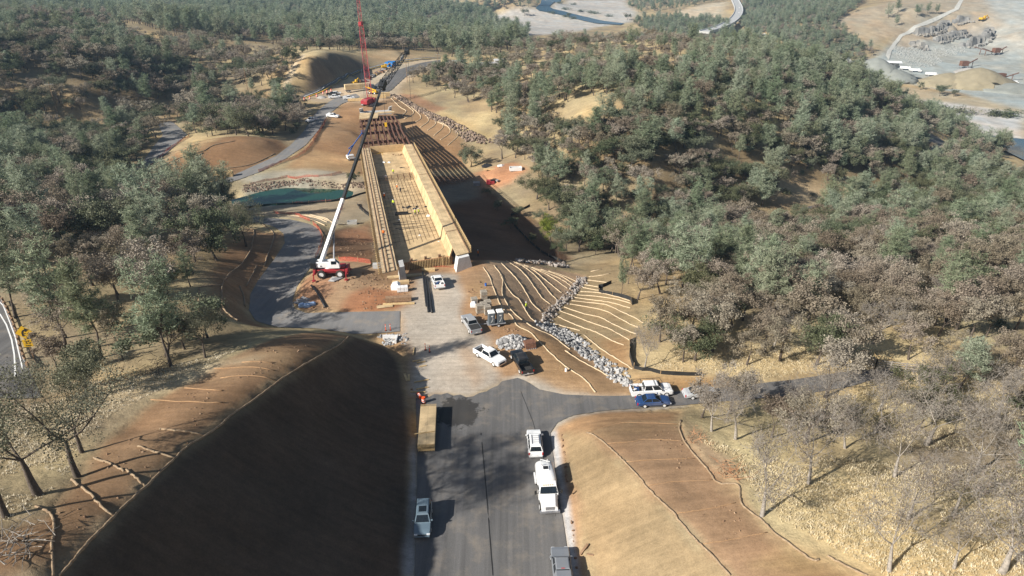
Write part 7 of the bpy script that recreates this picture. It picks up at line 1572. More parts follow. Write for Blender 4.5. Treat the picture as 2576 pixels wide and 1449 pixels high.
# --------------------------------------------------------------- scatter
REG = [
 ([(1950,385),(2200,400),(2230,450),(2150,464),(1960,456)], 6.0, (.3,.3,.35,0,.05), .9, 'just above the creek road'),
 ([(600,185),(720,148),(745,165),(732,228),(650,245),(600,232)], 7.5, (.08,.62,.3,0,0), .95, 'on the pale slope left of the far cut'),
 ([(700,132),(905,119),(1040,122),(1110,140),(1050,133),(905,127),(760,135)], 7.0, (.25,.55,.2,0,0), 1.0, 'along the crest behind the far cut'),
 ([(180,330),(420,280),(450,335),(380,400),(300,430),(200,440),(60,440),(60,340)], 6.5, (.12,.3,.5,0,.08), .9, 'on the shaded valley floor'),
   # ground polygon, spacing m, mix (pine, oak, live, bare, shrub), height factor, place words
 ([(60,690),(250,640),(430,560),(560,580),(620,600),(560,660),(510,720),(520,800),(540,880),(430,905),(300,920),(130,940),(85,880)], 7.0, (.16,.58,.20,.02,.04), .95, 'in the grove between the highway and the lane bend'),
 ([(0,420),(120,440),(260,455),(340,470),(480,500),(600,520),(590,560),(430,600),(250,650),(60,690),(-330,720)], 5.6, (.30,.34,.32,.0,.04), 1.05, 'in the dark hollow beside the pond'),
 ([(0,320),(150,330),(300,350),(400,330),(370,420),(330,450),(260,450),(100,430),(-330,420)], 6.0, (.14,.2,.62,0,.04), 1.0, 'along the shaded valley road'),
 ([(-330,45),(100,28),(250,60),(380,120),(480,170),(560,235),(440,250),(300,280),(150,300),(0,310),(-330,300)], 4.9, (.14,.44,.38,.0,.04), .95, 'on the hill at the left'),
 ([(380,100),(500,105),(720,140),(730,160),(660,180),(620,215),(560,225),(480,165)], 7.0, (.1,.7,.2,0,0), .95, 'on the pale ridge left of the far cut'),
 ([(455,275),(560,265),(640,270),(740,270),(770,290),(755,330),(690,350),(610,345),(520,345),(480,335),(445,305)], 5.0, (.10,.6,.28,0,.02), 1.0, 'between the two lanes beyond the pond'),
 ([(250,300),(440,270),(450,300),(380,310),(280,340)], 10, (.1,.3,.3,0,.3), .7, 'on the shaded valley floor'),
 ([(1030,205),(1110,185),(1180,195),(1290,185),(1300,230),(1250,300),(1180,260),(1090,225)], 6.0, (.16,.58,.22,0,.04), .95, 'around the two far houses'),
 ([(1110,165),(1160,150),(1290,150),(1300,185),(1180,195),(1110,185)], 9.0, (.2,.5,.3,0,0), 1.0, 'around the two far houses'),
 ([(1290,140),(1400,105),(1500,98),(1640,92),(1720,105),(1790,125),(1800,165),(1650,190),(1500,190),(1400,210),(1300,235)], 8.2, (.14,.76,.08,0,.02), .85, 'on the dry crest of the central hill'),
 ([(1250,300),(1300,235),(1500,190),(1650,190),(1800,165),(1900,200),(2000,280),(1950,370),(1800,340),(1650,330),(1500,340),(1400,360),(1280,390),(1255,345)], 5.4, (.32,.40,.24,0,.04), 1.0, 'on the near face of the central hill'),
 ([(1800,130),(1960,140),(2130,190),(2230,270),(2300,340),(2350,410),(2200,440),(2000,430),(1950,370),(2000,280),(1900,200)], 5.2, (.42,.36,.18,0,.04), 1.0, 'on the shoulder of the hill above the quarry river'),
 ([(1245,400),(1400,360),(1650,330),(1800,340),(1950,370),(1960,455),(1940,520),(1800,530),(1620,560),(1480,560),(1380,530),(1320,470)], 4.8, (.16,.34,.46,0,.04), 1.0, 'on the creek side of the central hill'),
 ([(1400,560),(1480,555),(1620,555),(1800,535),(1960,525),(2050,560),(1900,600),(1700,620),(1560,640),(1470,640)], 4.8, (.10,.22,.62,0,.06), 1.0, 'along the creek'),
 ([(2060,545),(2200,505),(2250,440),(2400,420),(2500,450),(2900,480),(2900,580),(2300,590),(2050,600)], 5.2, (.28,.14,.54,0,.04), 1.05, 'along the creek towards the river'),
 ([(1960,455),(2150,465),(2190,490),(2040,515),(1960,500)], 9.0, (.05,.1,.2,0,.65), .8, 'on the pale verge of the creek road'),
 ([(1560,650),(1700,620),(1900,600),(2050,600),(2300,590),(2900,580),(2900,700),(2350,690),(2100,690),(1900,700),(1750,720),(1600,770),(1565,710)], 4.6, (.15,.62,.20,0,.03), .95, 'on the slope above the creek'),
 ([(1605,780),(1750,720),(1900,700),(2100,690),(2350,690),(2900,700),(2900,900),(2450,900),(2300,860),(2100,830),(1950,840),(1800,860),(1640,890)], 4.9, (.05,.80,.07,.07,.01), .95, 'in the brown oak wood above the side road'),
 ([(1640,890),(1800,865),(1960,850),(2200,850),(2450,900),(2900,900),(2900,1010),(2400,1000),(2200,960),(2000,935),(1850,950),(1700,925)], 5.4, (.06,.64,.06,.22,.02), .95, 'beside the side road and corral'),
 ([(1760,1050),(1900,1030),(2080,1020),(2250,980),(2900,1010),(2900,1150),(2450,1140),(2200,1130),(2060,1140),(1890,1170),(1800,1120)], 5.2, (.02,.56,.07,.31,.04), .85, 'over the gully below the side road'),
 ([(1890,1175),(2060,1140),(2450,1140),(2900,1200),(2900,1449),(2300,1449),(2060,1330),(1940,1290)], 9.0, (.0,.10,.0,.78,.12), .75, 'in the yellow grass of the lower slope'),
 ([(0,995),(140,960),(280,960),(130,1080),(60,1180),(0,1230)], 8, (0,.2,.6,.1,.1), .75, 'on the grass bank left of the cut'),
 ([(2105,60),(2150,110),(2220,150),(2190,175),(2120,170),(2020,150),(1940,115),(1860,70),(1870,0),(2180,0)], 7.0, (.5,.28,.22,0,0), .95, 'on the slopes left of the quarry'),
 ([(1960,160),(2120,185),(2200,225),(2330,285),(2400,310),(2460,360),(2540,370),(2500,420),(2420,420),(2330,400),(2250,300),(2150,220)], 7, (.4,.35,.25,0,0), 1.0, 'along the quarry river'),
]
FARR = [  # always one mass
 ([(0,22),(250,45),(400,90),(560,100),(760,120),(905,120),(1050,125),(1120,145),(1290,140),(1330,110),(1330,95),(1240,62),(1220,30),(1300,0),(0,-40)], 9.0, (.68,.26,.06,0,0), 1.25, ''),
 ([(-400,60),(0,30),(0,-30),(-500,-30)], 11, (.4,.4,.2,0,0), 1.1, ''),
 ([(1590,60),(1760,30),(1800,60),(1850,80),(1800,110),(1640,90)], 11, (.6,.2,.2,0,0), 1.2, ''),
 ([(1560,0),(1650,-20),(1850,-30),(1820,2),(1720,25),(1610,35)], 16, (.6,.2,.2,0,0), 1.1, ''),
 ([(1880,-10),(2120,-30),(2160,30),(2080,70),(1960,40),(1890,60)], 12, (.6,.2,.2,0,0), 1.15, ''),
 ([(1180,0),(1380,0),(1360,20),(1240,30)], 12, (.6,.2,.2,0,0), 1.2, ''),
]
CLEARZ = [poly for _, poly, _, _, _ in WAYS]
CLEARZ += [wpoly(p) for p in [
 [(1340,955),(1590,990),(1620,925),(1612,840),(1600,770),(1560,715),(1530,660),(1440,660),(1330,540),(1190,430),(1180,360),(1010,250),(980,200),(880,200),(760,250),(800,300),(740,380),(590,440),(590,545),(720,545),(720,600),(630,770),(700,835),(880,848),(880,900),(1040,1000)],
 [(1185,440),(1235,405),(1330,412),(1320,440),(1250,480)],
 [(395,440),(450,380),(530,350),(700,355),(700,400),(590,450),(470,470)], [(740,238),(720,235),(745,160),(790,125),(905,125),(1050,130),(1120,145),(1110,160),(1000,230),(930,250)],
 [(1400,1050),(1720,1030),(1740,1110),(1855,1215),(1940,1320),(2190,1449),(1400,1449)],
 [(620,880),(430,980),(300,1050),(230,1120),(190,1210),(100,1290),(0,1340),(0,1449),(1040,1449),(1030,860),(880,835),(700,830)],
 [(1125,178),(1130,155),(1190,160),(1268,158),(1268,178),(1200,182)], [(1230,170),(1370,0),(1600,0),(1600,60),(1480,85),(1300,100)] if False else [(1260,40),(1380,25),(1430,0),(1570,0),(1590,50),(1440,80),(1300,85)],
 [(1700,28),(1790,8),(1830,8),(1815,40),(1770,60),(1720,55)], [(1560,25),(1600,-5),(1570,-20),(1380,-20),(1330,10)],
 [(2205,232),(2300,245),(2420,262),(2600,287),(2600,380),(2480,350),(2350,290),(2220,250)], [(2110,155),(2200,148),(2225,100),(2190,60),(2250,0),(2620,0),(2620,290),(2420,240),(2200,215),(2120,185)]]]
SCAT = {k: [] for k in HT}
def cleared(x, y):
    bad = np.zeros(x.shape, bool)
    for p in CLEARZ: bad |= inside(x, y, p) > -1.2
    return bad
_occ = {}
def scatter(rows, far):
    kinds = ['pine', 'oak', 'live', 'bare', 'shrub']
    for ri, (pts, sp, mix, hf, words) in enumerate(rows):
        poly = np.array(wpoly(pts)); rg = np.random.default_rng(900 + ri + 50 * far)
        x0, y0 = poly.min(0); x1, y1 = poly.max(0)
        if far: y1 = min(y1, 2300); x0 = max(x0, -1100); x1 = min(x1, 900)
        nx = int((x1-x0)/sp) + 1; ny = int((y1-y0)/sp) + 1
        gx, gy = np.meshgrid(np.arange(nx), np.arange(ny)); gx = x0 + (gx.ravel() + rg.uniform(-.48, .48, nx*ny) + .5*(gy.ravel() % 2)) * sp; gy = y0 + (gy.ravel() + rg.uniform(-.48, .48, nx*ny)) * sp
        k = inside(gx, gy, [tuple(p) for p in poly]) > 0; gx = gx[k]; gy = gy[k]
        k = ~cleared(gx, gy); gx = gx[k]; gy = gy[k]
        gapn = fbm(gx, gy, 28 if not far else 60, 3, 61 + ri); k = gapn > (-.19 if hf > .8 else -.3); gx = gx[k]; gy = gy[k]
        if len(gx) == 0: continue
        cl = fbm(gx, gy, 22, 2, 71 + ri) * 1.6
        cum = np.cumsum(mix) / np.sum(mix)
        u = np.clip(rg.uniform(0, 1, len(gx)) + cl * .5, 0, .999)
        kk = np.searchsorted(cum, u)
        for x, y, q in zip(gx, gy, kk):
            if any((x-a)**2 + (y-b_)**2 < 9 for a, b_ in HERO): continue
            kd = kinds[min(q, 4)]; base = {'pine': 11.5, 'oak': 7.4, 'live': 7.0, 'bare': 8.6, 'shrub': 2.4}[kd]
            h = base * hf * min(1.5, max(.55, rg.normal(1.0, .23))); SCAT[kd].append((x, y, h, rg.uniform(1.0, 1.45), words if not far else None))
scatter(REG, 0); scatter(FARR, 1)
def inview(x, y, z):
    fy = y * CP - (z - CAM_H) * SP
    if fy < 5: return False
    a = x / fy * FPX; b = -(y * SP + (z - CAM_H) * CP) / fy * FPX
    return abs(a) < 1330 and -800 < b < 790
ADJ = {'pine': ['slim grey-green', 'full-crowned blue-green', 'tall blue-green'], 'oak': ['small brown-leaved', 'round brown-leaved', 'large brown-leaved'], 'live': ['small olive-green', 'dense olive-green', 'tall dark green'], 'bare': ['small leafless', 'grey twiggy', 'tall leafless'], 'shrub': ['low', 'rounded', 'tall']}
NOUN = {'pine': 'pine', 'oak': 'oak', 'live': 'live oak', 'bare': 'oak', 'shrub': 'shrub'}
MAXN = {'pine': 270, 'oak': 290, 'live': 285, 'bare': 260, 'shrub': 260}
REST = {k: [] for k in HT}
for kd, rows in SCAT.items():
    z = H(np.array([r[0] for r in rows]), np.array([r[1] for r in rows])); sc = []
    for r, gz in zip(rows, z):
        v = inview(r[0], r[1], gz + r[2] * .5); sc.append((r[2] / math.sqrt(r[0]**2 + r[1]**2 + (CAM_H - gz)**2) if v and r[4] else 0, r, gz))
    sc.sort(key=lambda t: -t[0])
    for i_, (s_, r, gz) in enumerate(sc):
        if s_ > 0 and i_ < MAXN[kd]:
            b0 = {'pine': 11.5, 'oak': 7.4, 'live': 7.0, 'bare': 8.6, 'shrub': 2.4}[kd]; q = r[2] / b0
            a_ = ADJ[kd][0 if q < .85 else (1 if q < 1.12 else 2)]
            plant(kd, r[0], r[1], r[2], '%s %s %s' % (a_, NOUN[kd], r[4]), '%ss %s' % (NOUN[kd], r[4]) if kd != 'shrub' else 'shrubs ' + r[4], wid=r[3])
        else: REST[kd].append((r[0], r[1], gz - .2, r[2] / HT[kd], r[3]))
# everything farther off or beyond the count: one wood per kind
def wood(kd, rows, name):
    srcs = bpy.data.collections.new(name + '_sources')
    for cm, tm, CV, t in VAR[kd]:
        q = len(CV)
        k = np.random.default_rng(1).permutation(q // 4)[:int(q // 4 * .55)]
        V = CV.reshape(-1, 4, 3)[k]; c = V.mean(1, keepdims=True); V = ((V - c) * 1.35 + c).reshape(-1, 3)
        me = bpy.data.meshes.new(name + '_source'); fs = [(i*4, i*4+1, i*4+2, i*4+3) for i in range(len(V)//4)]; n0 = len(V)
        tv = t.v; tf = t.f
        lim = 6000
        me.from_pydata([tuple(v) for v in V] + tv[:lim*4], [], fs + [tuple(a + n0 for a in f) for f in tf if max(f) < lim*4])
        me.materials.append(cm.materials[0]); me.materials.append(tm.materials[0])
        idx = np.zeros(len(me.polygons), np.int32); idx[len(fs):] = 1; me.polygons.foreach_set('material_index', idx)
        o = bpy.data.objects.new(name + '_source', me); srcs.objects.link(o)
    me = bpy.data.meshes.new(name); me.from_pydata([(r[0], r[1], r[2]) for r in rows], [], [])
    a = me.attributes.new('sc', 'FLOAT_VECTOR', 'POINT'); a.data.foreach_set('vector', np.array([(r[3]*r[4], r[3]*r[4], r[3]) for r in rows], np.float32).ravel())
    rg = np.random.default_rng(8); a = me.attributes.new('rz', 'FLOAT_VECTOR', 'POINT'); a.data.foreach_set('vector', np.array([(0, 0, t) for t in rg.uniform(0, 6.28, len(rows))], np.float32).ravel())
    o = bpy.data.objects.new(name, me); COL.objects.link(o)
    ng = bpy.data.node_groups.new(name, 'GeometryNodeTree')
    ng.interface.new_socket('Geometry', in_out='INPUT', socket_type='NodeSocketGeometry'); ng.interface.new_socket('Geometry', in_out='OUTPUT', socket_type='NodeSocketGeometry')
    gi = ng.nodes.new('NodeGroupInput'); go = ng.nodes.new('NodeGroupOutput'); ip = ng.nodes.new('GeometryNodeInstanceOnPoints'); ci = ng.nodes.new('GeometryNodeCollectionInfo')
    ci.inputs['Collection'].default_value = srcs; ci.inputs['Separate Children'].default_value = True; ci.inputs['Reset Children'].default_value = True
    ip.inputs['Pick Instance'].default_value = True
    s1 = ng.nodes.new('GeometryNodeInputNamedAttribute'); s1.data_type = 'FLOAT_VECTOR'; s1.inputs[0].default_value = 'sc'
    s2 = ng.nodes.new('GeometryNodeInputNamedAttribute'); s2.data_type = 'FLOAT_VECTOR'; s2.inputs[0].default_value = 'rz'
    e2r = ng.nodes.new('FunctionNodeEulerToRotation')
    l = ng.links.new; l(gi.outputs[0], ip.inputs['Points']); l(ci.outputs[0], ip.inputs['Instance']); l(s1.outputs[0], ip.inputs['Scale']); l(s2.outputs[0], e2r.inputs[0]); l(e2r.outputs[0], ip.inputs['Rotation'])
    l(ip.outputs[0], go.inputs[0])
    md = o.modifiers.new('wood', 'NODES'); md.node_group = ng
    return o
LAB = {'pine': 'blue-green pine forest covering the far slopes', 'oak': 'brown oak woodland covering the hills behind', 'live': 'dark olive oak woodland along the creek and far hills', 'bare': 'thin grey leafless oaks scattered in the far wood', 'shrub': 'low scrub between the trees'}
for kd in REST:
    if REST[kd]: tag(wood(kd, REST[kd], {'pine': 'pine_forest', 'oak': 'oak_woodland', 'live': 'live_oak_woodland', 'bare': 'bare_woodland', 'shrub': 'scrub'}[kd]), LAB[kd], 'woodland' if kd != 'shrub' else 'scrub', kind='stuff')
print('TREES', {k: (len(SCAT[k]), len(REST[k])) for k in HT})
# dry grass tufts where the bank and the oak grass come close to the view
M['dry_grass'] = leaf_mat('dry_grass', [(.50, .42, .27), (.66, .57, .39), (.80, .71, .53)], trans=.3, hue=.0, val=0)
def tufts(name, polys, n_, h, label, seed):
    rg = np.random.default_rng(seed); Q = []
    for pts in polys:
        poly = np.array(wpoly(pts)); x0, y0 = poly.min(0); x1, y1 = poly.max(0); x = rg.uniform(x0, x1, n_); y = rg.uniform(y0, y1, n_)
        k = (inside(x, y, [tuple(p) for p in poly]) > 0) & ~cleared(x, y) & (fbm(x, y, 4, 3, seed) > -.09); x = x[k]; y = y[k]; z = H(x, y)
        c = np.stack([x, y, z], -1)
        for b_ in range(5):
            d = rg.normal(size=(len(x), 3)) * .35; d[:, 2] = 1; o = c + rg.normal(size=(len(x), 3)) * np.array((.12, .12, 0)); hh = h * rg.uniform(.5, 1.3, len(x))[:, None]
            s = rg.normal(size=(len(x), 3)); s[:, 2] = 0; s /= np.linalg.norm(s, axis=1)[:, None]; s *= .05
            Q.append(np.stack([o - s, o + s, o + d*hh + s*.3, o + d*hh - s*.3], 1))
    o = bpy.data.objects.new(name, quads_to_mesh(name, np.concatenate(Q).reshape(-1, 3), [M['dry_grass']])); COL.objects.link(o); tag(o, label, 'grass', kind='stuff')
tufts('dry_grass', [[(1740,1090),(1890,1150),(2100,1150),(2620,1180),(2620,1470),(2200,1470),(2000,1370),(1860,1215)], [(1640,880),(1800,870),(2000,870),(2300,880),(2600,920),(2600,1150),(2100,1100),(1900,940),(1640,930)]], 15000, .17, 'pale yellow dry grass standing under the leafless oaks', 71)
tufts('dry_grass', [[(0,990),(130,960),(300,960),(430,920),(600,880),(640,900),(430,985),(300,1050),(190,1200),(90,1290),(0,1330)]], 9000, .16, 'tufts of pale dry grass on the bank beside the brown bench', 72)
# ------------------------------------------------------------------ highway furniture, poles, houses
M['line_white'] = mat('road_paint', (.72, .72, .70), .7, var=.15); M['line_yellow'] = mat('yellow_road_paint', (.62, .40, .05), .7, var=.2); M['line_dark'] = mat('joint_seal', (.018, .018, .018), .8); M['galv'] = mat('galvanised', (.45, .46, .47), .45, metal=.3, var=.2)
def marking(pts, w, m, z=.075, name='road_marking', step=2.0):
    g = line(pts, step); mb = MB(); v = []; f = []
    for i, p in enumerate(g):
        a = g[max(i-1, 0)]; c = g[min(i+1, len(g)-1)]; d = Vector((c.x - a.x, c.y - a.y, 0)).normalized(); s = Vector((-d.y, d.x, 0)) * w / 2
        v += [tuple(p - s + Vector((0, 0, z))), tuple(p + s + Vector((0, 0, z)))]
        if i: k = (i-1)*2; f.append((k, k+2, k+3, k+1))
    mb.add(v, f); o = mb.build(name, M[m])
    if o.data.polygons[0].normal.z < 0: o.data.flip_normals()
    return tag(o, kind='structure')
marking([(1240, 1449), (1232, 1350), (1222, 1220), (1210, 1090)], .10, 'line_dark'); marking([(1398, 1300), (1375, 1180), (1340, 1060), (1310, 985)], .05, 'line_dark')
marking(zz('31', (0, 320), (60, 420), (110, 560), (135, 700), (140, 920)), .18, 'line_white'); marking(zz('31', (-10, 200), (30, 240), (90, 390), (145, 540), (172, 660), (212, 830)), .15, 'line_white')
marking([(770, 246), (832, 216.5), (903, 180), (984, 158.5), (1060, 148.5), (1106, 145.8)], .9, 'line_yellow', .16); marking([(765, 244), (828, 211), (900, 178), (982, 156), (1060, 147)], .5, 'line_white', .16)
# guard rail
g = line(zz('31', (20, 210), (60, 290), (110, 400), (150, 520), (180, 640), (215, 740), (250, 820)), 1.9); o0 = g[0]
gr = thing('guard_rail', 'steel guard rail with dark posts along the highway edge', 'guard rail', o0)
mb = MB(); mb.v = []; 
for i, p in enumerate(g):
    q = p - o0; mb.v += [(q.x, q.y, .45 + q.z), (q.x + .03, q.y, .55 + q.z), (q.x, q.y, .65 + q.z), (q.x + .03, q.y, .78 + q.z)]
    if i:
        a = (i-1)*4
        for k in range(3): mb.f.append((a+k, a+4+k, a+5+k, a+1+k))
mb.build('rail', M['galv'], gr); pm = None
for p in g:
    q = p - o0
    if pm is None: pm = x = MB().box(.05, .35, -.12, .12, -.1, .9).build('post', M['timber_dark'], gr, loc=q)
    else: x = pm.copy(); COL.objects.link(x); x.parent = gr; x.location = q
# curve sign
p = G(86, 903); M['sign_yellow'] = mat('sign_yellow', (.72, .43, .02), .5, var=.05)
sg = thing('curve_sign', 'yellow diamond right-curve warning sign with 35 mph plate', 'road sign', p, R(14)); MB().box(-.05, .05, -.05, .05, 0, 3.9).build('pole', M['timber_dark'], sg)
d = MB().loft([[(0, y, 3.2), (1.0, y, 4.2), (0, y, 5.2), (-1.0, y, 4.2)] for y in (-.12, -.08)]).build('curve_panel', M['sign_yellow'], sg)
mb = MB(); pts = [(-.2, 3.65), (-.2, 4.15), (-.05, 4.45), (.2, 4.55)]
for a, c in zip(pts[:-1], pts[1:]): mb.beam((a[0], -.135, a[1]), (c[0], -.135, c[1]), .02, .2)
mb.loft([[(.18, y, 4.85), (.18, y, 4.25), (.62, y, 4.55)] for y in (-.145, -.125)]); mb.build('arrow', M['black'], d)
s = MB().box(-.55, .55, -.12, -.08, 2.0, 3.1).build('speed_plate', M['sign_yellow'], sg)
text_part('35', .75, M['black'], s, Matrix.Translation((0, -.135, 2.68)) @ Matrix.Rotation(R(90), 4, 'X'), 'figures'); text_part('M.P.H.', .26, M['black'], s, Matrix.Translation((0, -.135, 2.2)) @ Matrix.Rotation(R(90), 4, 'X'), 'figures')
def pole(ub, ut, label, arm=1, m='timber_dark', r=.16):
    p = G(*ub); h = max(4, min(hgt(p, ut), 22)); e = thing('utility_pole', label, 'utility pole', p, R(10), 'utility poles'); MB().tube([(0, 0, -.2), (0, 0, h)], [r, r*.65], 8).build('pole', M[m], e)
    if arm:
        MB().box(-1.7, 1.7, -.08, .08, h - 1.1, h - .9).build('crossarm', M['pale_bark'], e)
        for x in (-1.5, -.6, .6, 1.5): MB().cyl((x, 0, h - .9), (x, 0, h - .68), .08, 8).build('insulator', M['galv'], e)
for a, t, lb, k in [(zz('11', (540, 1060))[0], 206, 'leaning utility pole with pale crossarm in the shaded valley', 1), (zz('11', (2314, 838))[0], 168, 'utility pole standing on the dirt left of the far cut', 1), (zz('12', (1470, 770))[0], 155, 'tall thin utility pole beside the far new highway', 0), (zz('12', (1757, 580))[0], 133, 'utility pole at the bend of the far highway', 1), (zz('14', (975, 965))[0], 233, 'pale utility pole on the hill above the quarry river', 0), (zz('14', (1395, 1372))[0], 352, 'short pale pole among trees beside the river road', 0), (zz('12', (1965, 480))[0], 110, 'utility pole in the far pine forest', 1), (zz('14', (795, 340))[0], 72, 'utility pole between oaks below the quarry road', 1)]:
    pole(a, t, lb, k)
# small yellow sign on the valley road
e = simple('road_sign', 'small yellow warning sign seen between oaks on the valley road', 'road sign', *z1('11', 1872, 1150), lambda e: (MB().box(-.06, .06, -.06, .06, 0, 2.4).build('pole', M['timber_dark'], e), MB().loft([[(0, y, 1.6), (.7, y, 2.3), (0, y, 3.0), (-.7, y, 2.3)] for y in (-.12, -.08)]).build('panel', M['sign_yellow'], e)))
M['siding'] = mat('pale_siding', (.50, .48, .44), .85, var=.12, scale=2); M['roof_white'] = mat('white_metal_roof', (.46, .46, .45), .6, var=.08); M['roof_grey'] = mat('grey_roof', (.40, .38, .36), .85, var=.15)
def house(L_, W_, h, rh, roofm, porch=0):
    def f(e):
        MB().box(-L_/2, L_/2, -W_/2, W_/2, -.5, h).build('wall', M['siding'], e)
        if rh: MB().loft([[(-L_/2 - .4, -W_/2 - .4, h), (-L_/2 - .4, 0, h + rh), (-L_/2 - .4, W_/2 + .4, h)], [(L_/2 + .4, -W_/2 - .4, h), (L_/2 + .4, 0, h + rh), (L_/2 + .4, W_/2 + .4, h)]]).build('roof', M[roofm], e)
        else: MB().box(-L_/2 - .3, L_/2 + .3, -W_/2 - .3, W_/2 + .3, h, h + .25).build('roof', M[roofm], e)
        for x in np.linspace(-L_*.36, L_*.3, 4):
            w_ = MB().box(x - .5, x + .5, -W_/2 - .05, -W_/2 + .02, 1.0, 2.1).build('window', M['glass'], e)
            MB().box(x - .6, x + .6, -W_/2 - .07, -W_/2 - .045, .9, 1.0).build('sill', M['white'], w_)
        MB().box(L_*.40, L_*.40 + .9, -W_/2 - .06, -W_/2 + .02, 0, 2.05).build('door', M['timber_dark'], e)
    return f
simple('house', 'house with a white gable roof among trees by the far highway', 'house', 1146, 172, house(11, 8, 2.8, 2.0, 'roof_white'), R(15)); simple('house', 'long low mobile home with pale walls on the hill edge', 'house', 1236, 171, house(17, 6, 2.8, 0, 'roof_grey'), R(8)); simple('shed', 'small white shed beside the mobile home', 'shed', 1254, 162, house(5, 5, 2.6, .8, 'roof_white'), R(8)); simple('house', 'white roof showing above the brown oaks', 'house', 2362, 588, house(9, 7, 2.4, 1.4, 'roof_white'), R(-15))
# corral
def corral(e):
    for (x0, y0, x1, y1) in ((-5, 0, 5, -2.2), (-5, 0, -6, 2.5)):
        for z_ in (.45, .85, 1.25, 1.6): MB().beam((x0, y0, z_), (x1, y1, z_), .14, .10).build('rail', M['pale_bark'], e)
        for t in np.linspace(0, 1, 6): MB().beam((x0 + (x1-x0)*t, y0 + (y1-y0)*t, -.2), (x0 + (x1-x0)*t, y0 + (y1-y0)*t, 1.75), .16).build('post', M['pale_bark'], e)
simple('corral_fence', 'weathered grey corral fence at the end of the side road', 'fence', 2285, 930, corral)
# ------------------------------------------------------------------ viaduct
ctr = [Vector(P(x, y, -50)) for x, y in smoothline([(1772, 79), (1800, 71), (1828, 60), (1847, 47), (1857, 33), (1858, 20), (1853, 7), (1846, -6), (1838, -18)], 4)]
vi = thing('viaduct', 'long curved concrete viaduct crossing above the river woods', 'bridge', ctr[0]); v0 = Vector(ctr[0]); w_ = 7.0
def ribbon(w0, w1, z0, z1):
    secs = []
    for i, p in enumerate(ctr):
        d = (ctr[min(i+1, len(ctr)-1)] - ctr[max(i-1, 0)]).normalized(); s_ = Vector((-d.y, d.x, 0)); q = p - v0
        secs.append([q + s_*w0 + Vector((0,0,z0)), q + s_*w1 + Vector((0,0,z0)), q + s_*w1 + Vector((0,0,z1)), q + s_*w0 + Vector((0,0,z1))])
    return MB().loft(secs)
M['deck_grey'] = mat('deck_concrete', (.44, .44, .43), .9, var=.1, scale=.2)
ribbon(-w_, w_, -2.6, 0).build('deck', M['concrete'], vi); ribbon(-w_ + .5, w_ - .5, .004, .05).build('carriageway', M['deck_grey'], vi); ribbon(-w_, -w_ + .5, .004, 1.2).build('parapet', M['concrete_white'], vi); ribbon(w_ - .5, w_, .004, 1.2).build('parapet', M['concrete_white'], vi)
for i in (5, 9, 13, 17, 21):
    q = ctr[i] - v0; MB().box(-2.2, 2.2, -1.6, 1.6, -34, -2.5).build('pier', M['concrete'], vi, loc=q)
for i, lb in ((16, 'white car crossing the far viaduct'), (20, 'pale car farther along the viaduct')):
    p = ctr[i] + Vector((1.5, 0, .05)); d = ctr[i+1] - ctr[i]; e = vehicle('suv', 'white', 'car', lb, 'car', Vector((p.x, p.y, 0)), math.degrees(math.atan2(d.y, d.x))); e.location = p; e.rotation_euler = (0, 0, math.atan2(d.y, d.x))
# ------------------------------------------------------------------ quarry
M['cliff'] = mat('quarry_rock', (.19, .187, .178), .95, var=.45, scale=.12, bump=.8, dirt=(.33, .30, .25, .7))
def cliff(pts, h, label, seed):
    g = line(pts, 3.0); rg = random.Random(seed); o0 = g[0]; mb = MB()
    for i in range(len(g) - 1):
        p = g[i] - o0; hh = h * rg.uniform(.4, .85) * min(1, (i + 2) / 4, (len(g) - i + 1) / 4); d = rg.uniform(2.5, 5); w_ = rg.uniform(2.4, 5.5); a = rg.uniform(-.5, .5)
        m4 = Matrix.Translation(p + Vector((0, d*.9 + 1.5, -2))) @ Matrix.Rotation(a, 4, 'Z'); q = [(-w_, -d), (w_, -d*rg.uniform(.6, 1.1)), (w_*rg.uniform(.8, 1.2), d), (-w_, d)]
        t = rg.uniform(.5, .85)
        mb.loft([[m4 @ Vector((x, y, 0)) for x, y in q], [m4 @ Vector((x*.95, y*.9 + 1, hh*.6)) for x, y in q], [m4 @ Vector((x*t, y*t + 2.0, hh + 2)) for x, y in q]])
        for _ in range(2):
            c = p + Vector((rg.uniform(-2, 2), -d - rg.uniform(0, 4), rg.uniform(-.5, hh*.25))); mb.cbox(c, (rg.uniform(1, 3), rg.uniform(1, 3), rg.uniform(1, 3)), rg.uniform(0, 3), rg.uniform(0, 1))
    o = mb.build('quarry_cliff', M['cliff']); o.location = o0; return tag(o, label, 'rock face')
cliff(zz('14', (1540, 325), (1600, 335), (1700, 320), (1800, 285), (1865, 240)), 11, 'dark blocky rock face under the upper quarry track', 1)
cliff(zz('14', (1920, 225), (1980, 215), (2075, 190)), 12, 'rock face below the yellow quarry digger', 2)
cliff(zz('14', (1520, 430), (1600, 460), (1670, 460)), 11, 'steep dark rock face at the quarry floor edge', 3)
cliff(zz('14', (1750, 395), (1850, 370), (1950, 345), (2040, 320)), 9, 'broken rock face in the middle of the quarry', 4)
cliff(zz('14', (2020, 440), (2080, 440), (2150, 420), (2220, 380), (2265, 320)), 13, 'tall fissured rock face with a dark cleft', 5)
riprap('quarry_rubble', zz('14', (1340, 440), (1500, 440), (1700, 480), (1800, 580), (1650, 640), (1450, 600), (1350, 520)), rock_mat('quarry_rubble', (.27, .275, .26), (.35, .355, .335)), .6, .10, 'grey rubble slope under the quarry track', 12)
riprap('quarry_rubble', zz('14', (1700, 450), (2000, 430), (2020, 490), (1750, 530)), bpy.data.materials['quarry_rubble'], .6, .10, 'grey rubble below the broken rock face', 13)
def pl(x, y): return z1('14', x, y)
